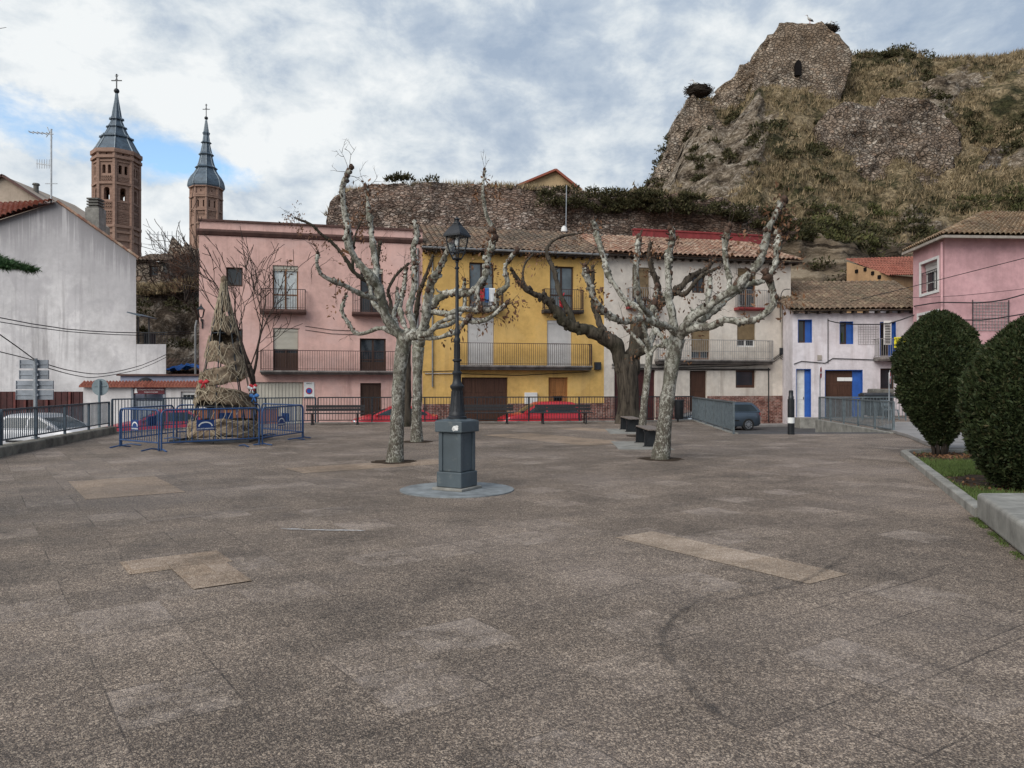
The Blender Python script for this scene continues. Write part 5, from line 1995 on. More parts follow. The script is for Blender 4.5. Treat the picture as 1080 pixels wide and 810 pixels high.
for k in range(int(Wd / .62) + 1):
    mb.box((k * .62 + .05, -.46, eZ - .2), (k * .62 + .2, 0, eZ - .08))
mb.box((0, -.5, eZ - .079), (Wd, 0, eZ - .055))
mb.build('eave', 'eave_wood', h)
for s_ in (0, Wd):
    mb = MB()
    mb.poly([(s_, 0, H), (s_, 9, H), (s_, 9, rz_w), (s_, 5.5, rz_w - .06)])
    mb.build('gable', 'white_plaster', h)

# red-roofed earth building behind it ------------------------------------------
o = thing('earth_shed', 'ochre earth walled shed with a red tiled lean-to roof under the cliff', 'shed', (0, 0, 0))
A, B, C_ = P(893, 276, 54), P(940, 290, 51), P(1010, 292, 54)
mb = MB()
zb_ = 3.0
za = A.z
mb.poly([(A.x, A.y, zb_), (B.x, B.y, zb_), (B.x, B.y, B.z), (A.x, A.y, za)])
mb.poly([(B.x, B.y, zb_), (C_.x, C_.y, zb_), (C_.x, C_.y, B.z), (B.x, B.y, B.z)])
mb.build('wall', 'earth_plaster', o)
mb = MB()
E1, E2 = P(938, 291, 50.6), P(1015, 291, 52.5)
T1, T2 = P(892, 273.5, 56), P(1010, 270, 60)
nn = 34
rr_ = random.Random(5)
for k in range(nn):
    a0, a1 = k / nn, (k + 1) / nn
    for j in range(10):
        b0, b1 = j / 10, (j + 1) / 10
        q = lambda a, b: E1.lerp(E2, a).lerp(T1.lerp(T2, a), b)
        am = (a0 + a1) / 2
        li = Vector((0, -.02, .09))
        st_ = Vector((0, 0, .03))
        mb.grid([[q(a0, b0) + st_, q(a0 + (am - a0) * .5, b0) + li * .8 + st_, q(am, b0) + li + st_, q(a1 - (a1 - am) * .5, b0) + li * .8 + st_, q(a1, b0) + st_],
                 [q(a0, b1), q(a0 + (am - a0) * .5, b1) + li * .8, q(am, b1) + li, q(a1 - (a1 - am) * .5, b1) + li * .8, q(a1, b1)]], max(.01, rr_.random()))
mb.build('roof', 'tiles_red', o, smooth=True)
mb = MB()
for px, py in ((905, 286), (914, 284), (922, 288), (929, 292)):
    f = (px - 893) / 47.0
    q = A.lerp(B, f)
    qq = P(px, py, q.y)
    mb.box((qq.x - .14, qq.y - .05, qq.z - .12), (qq.x + .14, qq.y + .25, qq.z + .12))
mb.build('vent_hole', 'void', o)

# pink house on the right ---------------------------------------------------------
CN = P(996, 405, 36.5)
LF = P(963, 405, 40.2)
thR = math.atan2(LF.y - CN.y, LF.x - CN.x)       # direction corner -> far end of the left face
Wl = (LF - CN).to_2d().length
LFc = Facade(LF.x, LF.y, math.atan2(CN.y - LF.y, CN.x - LF.x), 0.0)
h = thing('pink_corner_house', 'plain pink corner house with white framed windows behind the round bushes', 'house', LFc.root(), math.atan2(CN.y - LF.y, CN.x - LF.x))
F = LFc
Hh = F.z(980, 258)
v1 = F.r(971.5, 276, 989.5, 308)
v2 = F.r(969, 331, 990, 362)
v3 = F.r(970, 392, 988, 436)
mb = MB()
wall_panel(mb, Wl, Hh, [v1, v2, v3], depth=.4)
ang = math.atan2(CN.y - LF.y, CN.x - LF.x)
rot2 = Matrix.Rotation(-ang, 3, 'Z')
e1 = rot2 @ Vector((0.999, 0.055, 0))          # direction of the long right face, local
Cl = Vector((Wl, 0, 0))
D1 = Cl + e1 * 16
D2 = D1 + Vector((-e1.y, e1.x, 0)) * 9
D3 = rot2 @ (Vector((LF.x, LF.y, 0)).normalized() * 7 + Vector((.35, 0, 0)))
mb.poly([Cl, D1, D1 + Vector((0, 0, Hh)), Cl + Vector((0, 0, Hh))])
mb.poly([D1, D2, D2 + Vector((0, 0, Hh)), D1 + Vector((0, 0, Hh))])
mb.poly([D2, D3, D3 + Vector((0, 0, Hh)), D2 + Vector((0, 0, Hh))])
mb.poly([D3, Vector((0, 0, 0)), Vector((0, 0, Hh)), D3 + Vector((0, 0, Hh))])
mb.build('wall', 'pink_right_plaster', h)
for q, blf in ((v1, .3), (v2, .0)):
    mb = MB()
    t_ = .13
    for a in (((q[0] - t_, -.05, q[1] - t_), (q[0], .02, q[3] + t_)), ((q[2], -.05, q[1] - t_), (q[2] + t_, .02, q[3] + t_)), ((q[0], -.05, q[3]), (q[2], .02, q[3] + t_)), ((q[0], -.05, q[1] - t_), (q[2], .02, q[1]))):
        mb.box(*a)
    mb.build('surround', 'white_paint', h)
    window(h, *q, frame='white_paint' if blf else 'window_wood', blind='blind_white' if blf else None, bf=blf, y=.26)
door(h, *v3, mat='door_brown', y=.25)
mb = MB()
zr0 = v1[1] + .05
for k in range(9):
    xx = v1[0] + .04 + (v1[2] - v1[0] - .08) * k / 8
    mb.bar((xx, .03, zr0), (xx, .03, zr0 + 1.0), .02)
mb.bar((v1[0] + .01, .03, zr0 + 1.0), (v1[2] - .01, .03, zr0 + 1.0), .03)
mb.bar((v1[0] + .01, .03, zr0 + .05), (v1[2] - .01, .03, zr0 + .05), .03)
mb.build('railing', 'iron_black', h)
pipe(h, [tuple(Cl + Vector((.03, -.12, Hh - .2))), tuple(Cl + Vector((.03, -.12, .1)))], .06, 'pink_right_plaster')
# hipped tile roof: corner, two eaves, ridge
def slope(root, e0, e1_, r0, r1, mat, seed, ncol, nrow, name='roof'):
    """tiles between eave e0-e1 and ridge r0-r1 (local vectors)"""
    rr_ = random.Random(seed)
    mb = MB()
    q = lambda a, b: e0.lerp(e1_, a).lerp(r0.lerp(r1, a), b)
    nrm = (e1_ - e0).cross(r0 - e0).normalized() if (r0 - e0).length > 1e-4 else (e1_ - e0).cross(r1 - e0).normalized()
    if nrm.z < 0:
        nrm = -nrm
    for k in range(ncol):
        for j in range(nrow):
            a0, a1 = k / ncol, (k + 1) / ncol
            b0, b1 = max(0, j / nrow - .004), (j + 1) / nrow
            lift = rr_.uniform(0, .025)
            rows_ = []
            for b, st_ in ((b0, .045 + lift), (b1, lift)):
                rows_.append([q(a0 + (a1 - a0) * fx, b) + nrm * (hh + st_) for fx, hh in ((0, 0), (.15, .06), (.4, .1), (.65, .095), (.88, .04), (1, 0))])
            rv = max(.01, rr_.random())
            mb.grid(rows_, rv)
            mb.grid([[p - nrm * .04 for p in rows_[0]], rows_[0]], rv)
    mb.poly([e0 - nrm * .06, e1_ - nrm * .06, r1 - nrm * .06, r0 - nrm * .06] if (r0 - r1).length > .01 else [e0 - nrm * .06, e1_ - nrm * .06, r1 - nrm * .06], .5)
    return mb.build(name, mat, root, smooth=True)
perp = Vector((-e1.y, e1.x, 0))
ov = .6
zE = Hh + .05
Ec = Cl + Vector((0, 0, zE)) + (-e1 - perp).normalized() * ov + Vector((.25, 0, 0))
El = Vector((-.45, -.35, zE))
Er = D1 + Vector((0, 0, zE)) - perp * ov
ridge_a = Cl + e1 * 5.2 + perp * 4.6 + Vector((0, 0, zE + 2.25))
ridge_b = D1 + perp * 4.6 + Vector((0, 0, zE + 2.25))
slope(h, Ec, Er, ridge_a, ridge_b, 'tiles_ochre', 3, 66, 14)
slope(h, El, Ec, ridge_a, ridge_a, 'tiles_ochre', 4, 20, 14)
mb = MB()
mb.bar(Ec - Vector((0, 0, .1)), Er - Vector((0, 0, .1)), .1, .12)
mb.bar(El - Vector((0, 0, .1)), Ec - Vector((0, 0, .1)), .1, .12)
mb.build('gutter', 'pipe_beige', h)
mb = MB()
c0, c1 = Vector((0, 0, 0)), Vector((0, 0, 0))
for k in range(12):
    q = Cl + e1 * (1.4 + 1.7 * k / 11) - perp * .03
    mb.bar(q + Vector((0, 0, 4.15)), q + Vector((0, 0, 5.5)), .02)
for k in range(10):
    z_ = 4.15 + 1.35 * k / 9
    mb.bar(Cl + e1 * 1.4 - perp * .045 + Vector((0, 0, z_)), Cl + e1 * 3.1 - perp * .045 + Vector((0, 0, z_)), .02)
mb.build('wire_trellis', 'rail_pale', h)
mb = MB()
for xx in (1.36, 3.14):
    q = Cl + e1 * xx - perp * .05
    mb.bar(q + Vector((0, 0, 4.1)), q + Vector((0, 0, 5.6)), .03)
mb.build('trellis_post', 'steel_dark', h)
RH, RCl, Re1, Rperp = h, Cl, e1, perp

# white gable house on the left ---------------------------------------------------------
GY = 36.0
gl = thing('white_gable_house', 'big white windowless gable wall streaked with black damp at far left', 'house', (0, GY, STREET))
zz = lambda py, Y=GY: CAM_H - (py - 405) * Y / FPX - STREET
xx_ = lambda px, Y=GY: (px - 540) * Y / FPX
out = [(-60, 250), (0, 232), (60, 213), (143.5, 271)]
pts = [(xx_(a), zz(b)) for a, b in out]
mb = MB()
def skew_prism(mb, poly, y0, y1):
    """wall polygon (x, z) whose far end is set over to the left: the house is not square to the street"""
    n = len(poly)
    k = (GY + y1 + .4) / GY
    a = [mb.vert((x, y0, z)) for x, z in poly]
    b = [mb.vert((x * k, y1, z)) for x, z in poly]
    mb.face(a)
    mb.face(b[::-1])
    for i in range(n):
        mb.face((a[(i + 1) % n], a[i], b[i], b[(i + 1) % n]))
skew_prism(mb, [(xx_(143.5), 0), (xx_(143.5), pts[3][1]), pts[2], pts[1], pts[0], (xx_(-60), 0)][::-1], 0, 7)
skew_prism(mb, [(xx_(143.5) + .002, 0), (xx_(175), 0), (xx_(175), zz(363)), (xx_(143.5) + .002, zz(363))], 0.01, 6)
mb.build('wall', 'gable_plaster', gl)
mb = MB()     # verge tiles down the right slope
a, b = Vector((xx_(60), 0, zz(213))), Vector((xx_(145), 0, zz(272)))
nt = 16
rr_ = random.Random(9)
for k in range(nt):
    p, q = a.lerp(b, k / nt), a.lerp(b, (k + 1.1) / nt)
    mb.tube([p + Vector((0, .05, .05)), q + Vector((0, .05, .02))], .075, 8, r=max(.01, rr_.random()))
mb.poly([a + Vector((0, -.1, .02)), b + Vector((0, -.1, .02)), Vector((b.x * 1.21, 7, b.z + .02)), Vector((a.x * 1.21, 7, a.z + .02))], .5)
mb.build('verge', 'tiles_mixed', gl, smooth=True)
e0, e1_ = Vector((xx_(-60), -.3, zz(251))), Vector((xx_(60.5), -.3, zz(213.3)))
Yr = 6.0
r0 = Vector((xx_(-60, GY + Yr), Yr, zz(217, GY + Yr)))
r1 = Vector((xx_(58, GY + Yr), Yr, zz(212.5, GY + Yr)))
slope(gl, e0, e1_, r0, r1, 'tiles_red', 6, 22, 12)
# chimney and the black damp drips under the verge
mb = MB()
cx, cy = xx_(97, GY + 4), 4.0
zc0, zc1 = zz(250, GY + 4), zz(219, GY + 4)
mb.box((cx - .36, cy, zc0 - 1.5), (cx + .36, cy + .7, zc1))
ch = mb.build('chimney', 'concrete', gl)
mb = MB()
for k in range(4):
    mb.box((cx - .3, cy + .02, zc1 + .002 + k * .15), (cx + .3, cy + .68, zc1 + .08 + k * .15))
mb.box((cx - .22, cy + .1, zc1 + .003), (cx + .22, cy + .6, zc1 + .5))
mb.build('chimney_cowl', 'concrete_dark', ch)
# damp streaks: stains with their own ragged shape, following the sloping verge
m_ = MATS['gable_plaster']
t = NT(m_.node_tree)
bs = next(n_ for n_ in t.n if n_.type == 'BSDF_PRINCIPLED')
src = bs.inputs['Base Color'].links[0].from_socket
v = objc(t)
sx, sy_, sz = t.add('ShaderNodeSeparateXYZ', {0: v}).outputs
zl = t.math('ADD', t.math('MULTIPLY', t.math('SUBTRACT', sx, xx_(60)), (pts[2][1] - pts[1][1]) / (pts[2][0] - pts[1][0])), pts[2][1])
zr = t.math('ADD', t.math('MULTIPLY', t.math('SUBTRACT', sx, xx_(60)), (pts[3][1] - pts[2][1]) / (pts[3][0] - pts[2][0])), pts[2][1])
dd = t.math('SUBTRACT', t.math('MINIMUM', zl, zr), sz)
drip = t.noise(t.add('ShaderNodeMapping', {'Vector': v, 'Scale': (1.9, 1, .05)}).outputs[0], 1.0, 8, .8)
fall = t.ramp(t.math('DIVIDE', dd, 2.0), [(0.0, 1.0), (1.0, 0.0)])
f = t.math('MULTIPLY', t.ramp(t.math('ADD', drip, t.math('MULTIPLY', fall, .12)), [(.49, 0.0), (.57, 1.0)]), fall)
c2 = t.mix(t.math('MULTIPLY', f, .95), src, (.035, .035, .038))
gb = t.ramp(t.math('ADD', t.math('DIVIDE', dd, 6.5), t.math('MULTIPLY', t.noise(v, .8, 6, .7), .5)), [(.60, .85), (1.15, 0.0)])
c2 = t.mix(t.math('MULTIPLY', gb, .7), c2, (.33, .315, .325))
t.l.new(c2, bs.inputs['Base Color'])

an = thing('tv_aerial', 'tall thin television aerial on a pole behind the white gable', 'aerial', P(54, 230, 38))
mb = MB()
mb.bar((0, 0, -1), (0, 0, 4.4), .06)
mb.build('pole', 'galvanised', an)
mb = MB()
mb.bar((-1.1, 0, 4.25), (.1, 0, 4.15), .04)
mb.bar((-.2, 0, 4.5), (.05, 0, 3.95), .03)
mb.bar((-.25, 0, 4.0), (.05, 0, 4.4), .03)
for k in range(5):
    mb.bar((-1.0 + k * .22, -.22, 4.24 - k * .018), (-1.0 + k * .22, .22, 4.24 - k * .018), .02)
mb.build('antenna', 'galvanised', an)
mb = MB()
mb.bar((-.75, 0, 2.7), (.0, 0, 2.6), .035)
for k in range(6):
    mb.bar((-.7 + k * .12, 0, 2.45), (-.7 + k * .12, 0, 2.9), .02)
mb.build('antenna', 'galvanised', an)
mb = MB()
mb.bar((-.3, 0, 1.7), (.3, 0, 1.7), .03)
mb.build('antenna', 'galvanised', an)

# grey-beige gable behind it
o = thing('beige_gable_house', 'plain beige gable peeking over the red roof at the far left edge', 'house', (0, 50, STREET))
mb = MB()
Yg = 50
mb.prism_y([(xx_(-60, Yg), 0), (xx_(48, Yg), 0), (xx_(48, Yg), zz(214, Yg)), (xx_(5, Yg), zz(186, Yg)), (xx_(-60, Yg), zz(215, Yg))], 0, 8)
mb.build('wall', 'beige_plaster', o)
mb = MB()
mb.bar((xx_(4, Yg), -.1, zz(185.5, Yg)), (xx_(50, Yg), -.1, zz(215, Yg)), .35, .14)
mb.bar((xx_(5, Yg), -.1, zz(185.5, Yg)), (xx_(-62, Yg), -.1, zz(215, Yg)), .35, .14)
mb.build('verge', 'brown_cornice', o)
mb = MB()
mb.lathe([(.16, zz(196, Yg)), (.16, zz(187, Yg)), (.24, zz(186.8, Yg)), (.2, zz(185, Yg))], (xx_(18, Yg), 2, 0), 10)
mb.build('flue', 'concrete_dark', o)

# terrace rail and awning on the lower white step
o = thing('terrace_rail', 'dark iron rail round the small terrace beside the white gable', 'railing', (0, GY, STREET))
mb = MB()
for k in range(14):
    x_ = xx_(144) + (xx_(175) - xx_(144)) * k / 13
    mb.bar((x_, .1, zz(363) + .02), (x_, .1, zz(363) + .55), .018)
mb.bar((xx_(144), .1, zz(363) + .55), (xx_(175), .1, zz(363) + .55), .04)
for px in (144.5, 156):
    mb.bar((xx_(px), .12, zz(363) + .02), (xx_(px), .12, zz(334)), .06)
mb.build('bars', 'iron_black', o)
mb = MB()
mb.bar((xx_(143.8), -.1, zz(331)), (xx_(158), -.1, zz(335)), 1.6, .05)
mb.build('canopy', 'steel_grey', o)
mb = MB()
mb.box((xx_(147), .4, zz(363) + .02), (xx_(155), .9, zz(351)))
mb.build('planter', 'cloth_dark', o)

# low wall with tile coping ---------------------------------------------------------
LY = 33.5
o = thing('courtyard_wall', 'low white courtyard wall capped with orange barrel tiles and pierced by gates', 'wall', (0, LY, STREET))
X_ = lambda px: (px - 540) * LY / FPX
Z_ = lambda py: CAM_H - (py - 405) * LY / FPX - STREET
zt = Z_(408)
gates = [(X_(138.5), 0.0, X_(174.5), zt - .02), (X_(190.5), 0.0, X_(206), Z_(413))]
mb = MB()
wall_panel(mb, X_(222), zt, gates, depth=.2, x0=X_(88))
mb.poly([(X_(88), .25, 0), (X_(88), 0, 0), (X_(88), 0, zt), (X_(88), .25, zt)])
mb.build('wall', 'low_wall_plaster', o)
mb = MB()
n_ = 40
for k in range(n_):
    xa = X_(86) + (X_(222) - X_(86)) * k / n_
    w_ = (X_(222) - X_(86)) / n_
    rv = max(.01, rng.random())
    rows_ = []
    for y, z in ((-.22, zt + .02), (.12, zt + .2)):
        rows_.append([(xa + w_ * fx, y, z + hh) for fx, hh in ((0, 0), (.2, .06), (.45, .085), (.7, .06), (1.0, 0))])
    mb.grid(rows_, rv)
    mb.grid([[(p[0], p[1] + .01, zt - .02) for p in rows_[0]], rows_[0]], rv)
    mb.grid([rows_[1], [(p[0], .4, p[2] - .15) for p in rows_[1]]], rv)
mb.build('coping', 'tiles_red', o, smooth=True)
g = gates[0]
mb = MB()
mb.box((g[0] + .1, .1, .03), (g[2] - .1, .14, g[3] - .6))
mb.box((g[0], -.03, 0), (g[0] + .1, .16, g[3]))
mb.box((g[2] - .1, -.03, 0), (g[2], .16, g[3]))
mb.build('metal_gate', 'sign_back', o)
mb = MB()
mb.box((X_(142), -.06, Z_(415.5)), (X_(174), -.04, Z_(408.6)))
s_ = mb.build('name_board', 'sign_maroon', o)
text_obj('lettering', 'CONJUNTO HISTÓRICO ARTÍSTICO', .068, 'lettering_white', s_, (X_(160), -.064, Z_(411)))
text_obj('lettering', 'MUDÉJAR DE ARAGÓN', .058, 'lettering_white', s_, (X_(160), -.064, Z_(413.6)))
mb = MB()
mb.prism_y([(X_(144) - .06, Z_(415) + .02), (X_(144) + .08, Z_(415) + .02), (X_(144) + .05, Z_(412)), (X_(144) + .06, Z_(410)), (X_(144), Z_(409.2)), (X_(144) - .05, Z_(410.5))], -.07, -.062)
mb.build('emblem', 'lettering_white', s_)
g = gates[1]
d_ = door(o, g[0], .02, g[2], g[3], mat='white_paint', y=.1, panels=(1, 1), name='garage_door')
mb = MB()
for k in range(3):
    x_ = g[0] + (g[2] - g[0]) * (.24 + .26 * k)
    mb.box((x_ - .07, .07, g[3] - .34), (x_ + .07, .096, g[3] - .14))
mb.build('window', 'pane_dark', d_)
# maroon sheet fence left of it
o = thing('metal_sheet_fence', 'dark maroon sheet metal fence below the white gable', 'fence', (0, LY, STREET))
mb = MB()
xa = X_(-60)
n_ = 46
for k in range(n_):
    x0_ = xa + (X_(87) - xa) * k / n_
    w_ = (X_(87) - xa) / n_
    mb.box((x0_, .0 + .02 * (k % 2), 0), (x0_ + w_ - .01, .05 + .02 * (k % 2), Z_(413)))
mb.build('panel', 'maroon_metal', o)
for px in (-40, -12, 16, 27, 50, 74):
    mb = MB()
    mb.box((X_(px) - .05, -.06, 0), (X_(px) + .05, -.002, Z_(413.5)))
    mb.build('post', 'maroon_post', o)
# grey-blue shed behind the low wall
o = thing('flat_roofed_shed', 'low grey blue shed with a thin flat roof behind the courtyard wall', 'shed', (0, 34.4, STREET))
x2 = lambda px: (px - 540) * 34.4 / FPX
z2 = lambda py: CAM_H - (py - 405) * 34.4 / FPX - STREET
mb = MB()
mb.box((x2(127), 0, 0), (x2(212), 1.2, z2(396.5)))
mb.build('wall', 'shed_plaster', o)
mb = MB()
mb.box((x2(124), -.12, z2(396.5) + .002), (x2(214), 1.3, z2(394.5)))
mb.build('roof', 'brown_cornice', o)
o = thing('dark_parasol', 'folded dark parasol top poking above the courtyard wall', 'parasol', (x2(158), 34.0, STREET))
mb = MB()
mb.lathe([(.36, z2(404)), (.36, z2(402)), (.22, z2(399.5)), (.06, z2(398))], (0, 0, 0), 8)
mb.build('canopy', 'cloth_dark', o)
mb = MB()
mb.bar((0, 0, 0), (0, 0, z2(399)), .05)
mb.build('pole', 'galvanised', o)
o = thing('blue_tarpaulin', 'crumpled bright blue tarpaulin lying on the bank beside the pink house', 'tarpaulin', P(195, 391, 43.5))
mb = MB()
rows_ = []
for i in range(14):
    rows_.append([Vector((j * .16 - 1.4, i * .12, .25 * fbm((j * .3, i * .3, 0), 1.4, 3, 2) + .28 - .02 * abs(j - 9))) for j in range(19)])
mb.grid(rows_)
mb.build('sheet', 'tarp_blue', o)
o = thing('tiled_outhouse', 'small lean-to with a brown tiled roof between bank and pink house', 'shed', P(185, 396, 44.5))
mb = MB()
mb.box((-1.6, 0, -2), (1.5, 2, -.1))
mb.build('wall', 'beige_plaster', o)
tile_roof(o, -1.9, 1.6, -.2, -.1, 2.2, 1.0, 'tiles_old', seed=33)

# stone cottages up on the bank
def cottage(px0, px1, pyt, pyb, Y, label, roofmat, seed, ridge=.9, wall='rubble'):
    x0_, x1_ = (px0 - 540) * Y / FPX, (px1 - 540) * Y / FPX
    zb_, zt_ = CAM_H - (pyb - 405) * Y / FPX, CAM_H - (pyt - 405) * Y / FPX
    o = thing('stone_cottage', label, 'house', (x0_, Y, zb_), 0, None)
    w_, hh = x1_ - x0_, zt_ - zb_
    ops = [(w_ * .5, hh * .45, w_ * .5 + .6, hh * .45 + .75)]
    mb = MB()
    wall_panel(mb, w_, hh, ops)
    side_and_back(mb, w_, hh, 4)
    mb.poly([(0, 0, hh), (0, 4, hh), (0, 2.6, hh + ridge * .9)])
    mb.poly([(w_, 0, hh), (w_, 4, hh), (w_, 2.6, hh + ridge * .9)])
    mb.build('wall', wall, o)
    window(o, *ops[0], kind='plain', frame='window_dark_wood')
    tile_roof(o, -.25, w_ + .25, -.3, hh + .02, 2.6, hh + ridge, roofmat, seed=seed)
    return o
cottage(143, 172, 276, 304, 54, 'low stone cottage with a brown tiled roof just right of the white gable', 'tiles_old', 41)
cottage(175, 194, 270, 303, 58, 'ruined stone cottage with a broken gable beneath the slim tower', 'tiles_old', 42, .5)
rn = ruin([177, 172, 168], [206, 210, 214], [262, 274, 306], 62, 3, 71.0, .6, nx=20, nz=14, lean=.5, topjag=2.0)
tag(rn.build('wall_ruin', 'rubble', smooth='all'), 'jagged stone ruin between the two church towers', 'ruin')
o = thing('tv_aerial', 'small distant aerial on the ruin between the church towers', 'aerial', P(174, 275, 60))
mb = MB()
mb.bar((0, 0, -.5), (0, 0, 2.2), .06)
mb.build('pole', 'galvanised', o)
mb = MB()
mb.bar((-1.3, 0, 2.1), (1.1, 0, 1.9), .04)
for k in range(7):
    mb.bar((-1.2 + k * .35, 0, 1.75), (-1.2 + k * .35, 0, 2.3), .03)
mb.build('antenna', 'galvanised', o)

# gable house above the old town wall
o = thing('ochre_gable_house', 'ochre gabled house with a reddish roof standing above the old town wall', 'house', (0, 76, 4))
Yh = 76
x3 = lambda px, Y=Yh: (px - 540) * Y / FPX
z3 = lambda py, Y=Yh: CAM_H - (py - 405) * Y / FPX - 4
mb = MB()
mb.prism_y([(x3(552), 0), (x3(611), 0), (x3(611), z3(200)), (x3(586), z3(180.5)), (x3(552), z3(194))], 0, 14)
mb.build('wall', 'ochre_plaster', o)
mb = MB()
A, B = Vector((x3(586), -.3, z3(180))), Vector((x3(545), -.3, z3(197)))
A2, B2 = Vector((x3(586) - 6.0, 13, z3(180) + .1)), Vector((x3(545) - 6.0, 13, z3(197)))
mb.poly([B, A, A2, B2])
mb.bar(A, Vector((x3(613), -.3, z3(201.5))), .5, .2)
mb.bar(A, B, .4, .2)
mb.poly([A, Vector((x3(613), -.3, z3(201.5))), Vector((x3(613), 13, z3(201.5))), A2])
mb.build('roof', 'tiles_red', o)
mb = MB()
mb.box((x3(582), 1.5, z3(182)), (x3(585), 2.2, z3(176)))
mb.build('chimney', 'concrete', o)
# ------------------------------------------------------------------ pollarded plane trees
def spurs(mb, path, rad, rr, n):
    for _ in range(n):
        i = min(len(path) - 2, int(len(path) * (1 - rr.random() ** 1.6 * .8)))
        i = max(1, i)
        d = Vector([rr.uniform(-1, 1) for _ in range(3)])
        d.z = abs(d.z) * .6 - .1
        d.normalize()
        L = rad[i] * rr.uniform(.8, 1.9)
        p = path[i]
        mb.tube([p + d * rad[i] * .5, p + d * (rad[i] + L * .5) + Vector([rr.uniform(-.2, .2) * L for _ in range(3)]), p + d * (rad[i] + L)], [rad[i] * .34, rad[i] * .28, rad[i] * .16], 5, caps=False, r=rr.uniform(.45, 1))


def limb(mb, pts, r0, r1, seed, knob=0.30, crook=0.40, step=0.10, n=9, base=False):
    """gnarled branch: smooth path with crooks, swellings and knots"""
    c = catmull(pts, step)
    L = len(c)
    out, rad = [], []
    for i, (p, t) in enumerate(c):
        r = r0 + (r1 - r0) * t
        r *= 1 + (.55 + .9 * t) * knob * mnoise.noise(Vector((t * L * step * 2.6, seed, 1.0))) + (.4 + 1.1 * t) * knob * mnoise.noise(Vector((t * L * step * 5.5, seed, 4.0)))
        e = min(1.0, i / 4)
        q = p + e * crook * r * Vector((mnoise.noise(Vector((t * L * step * 1.9, seed, 10))), mnoise.noise(Vector((t * L * step * 1.9, seed, 20))), mnoise.noise(Vector((t * L * step * 1.9, seed, 30))))) * 2.0
        out.append(q)
        rad.append(max(.008, r))
    mb.tube(out, rad, n, wob=.42, seed=seed)
    return out, rad


def scabs(mb, path, rad, rr, dens=1.0, size=1.0, tip=True):
    """dark warty knots with stubs along a limb, thicker towards the cut tip"""
    n = len(path)
    for i in range(2, n):
        f = i / n
        for _ in range(5 if f > .5 else 2):
          if rr.random() < dens * (0.16 + 0.78 * f ** 1.4):
            dark = max(.002, rr.random() * (.30 + 1.15 * f))
            a = rr.uniform(0, 2 * PI)
            tn = (path[min(i + 1, n - 1)] - path[i - 1]).normalized()
            o1 = tn.orthogonal().normalized()
            d = (o1 * math.cos(a) + tn.cross(o1) * math.sin(a))
            s = rad[i] * rr.uniform(.28, .75) * size
            c = path[i] + d * rad[i] * .8
            mb.blob(c, s, s * .9, s * 1.1, rr.uniform(0, 90), .6, 7, 5, 1.4, dark)
    if tip:
        p = path[-1]
        tn = (path[-1] - path[-3]).normalized()
        for k in range(5):
            s = rad[-1] * rr.uniform(.7, 1.25) * size
            mb.blob(p + tn * s * (k - 2.5) * .9 + Vector([rr.uniform(-.4, .4) * s for _ in range(3)]), s, s, s * 1.1, rr.uniform(0, 90), .6, 7, 5, 1.5, rr.uniform(.5, 1))
        for k in range(3):
            d = (tn + Vector([rr.uniform(-.5, .5) for _ in range(3)])).normalized()
            mb.tube([p, p + d * rad[-1] * rr.uniform(1.5, 3.5)], [rad[-1] * .35, rad[-1] * .12], 5, r=.9)


def twigs(mb, p, d, n, ln, rr, r=.008, droop=0.0, fork=2):
    for _ in range(n):
        dd = (d + Vector([rr.uniform(-.9, .9) for _ in range(3)])).normalized()
        q = p.copy()
        pts = [q.copy()]
        for k in range(5):
            dd = (dd + Vector([rr.uniform(-.3, .3) for _ in range(3)]) + Vector((0, 0, -droop))).normalized()
            q = q + dd * ln * rr.uniform(.7, 1.2) / 5
            pts.append(q.copy())
            if k in (2, 3) and fork and rr.random() < .7:
                twigs(mb, q.copy(), dd, 1, ln * .5, rr, r * .7, droop, fork - 1)
        mb.tube(pts, [r * (1 - .14 * k) for k in range(6)], 4, caps=False)


def leaf_bits(pts_, n, rr, spread, size=.07):
    pos = []
    cl = [rr.choice(pts_) + Vector([rr.gauss(0, spread * 1.6) for _ in range(3)]) for _ in range(max(6, n // 14))]
    for _ in range(n):
        c = rr.choice(cl)
        pos.append((c.x + rr.gauss(0, spread * .5), c.y + rr.gauss(0, spread * .5), c.z + rr.gauss(0, spread * .7) - .5 * spread))
    return np.array(pos)


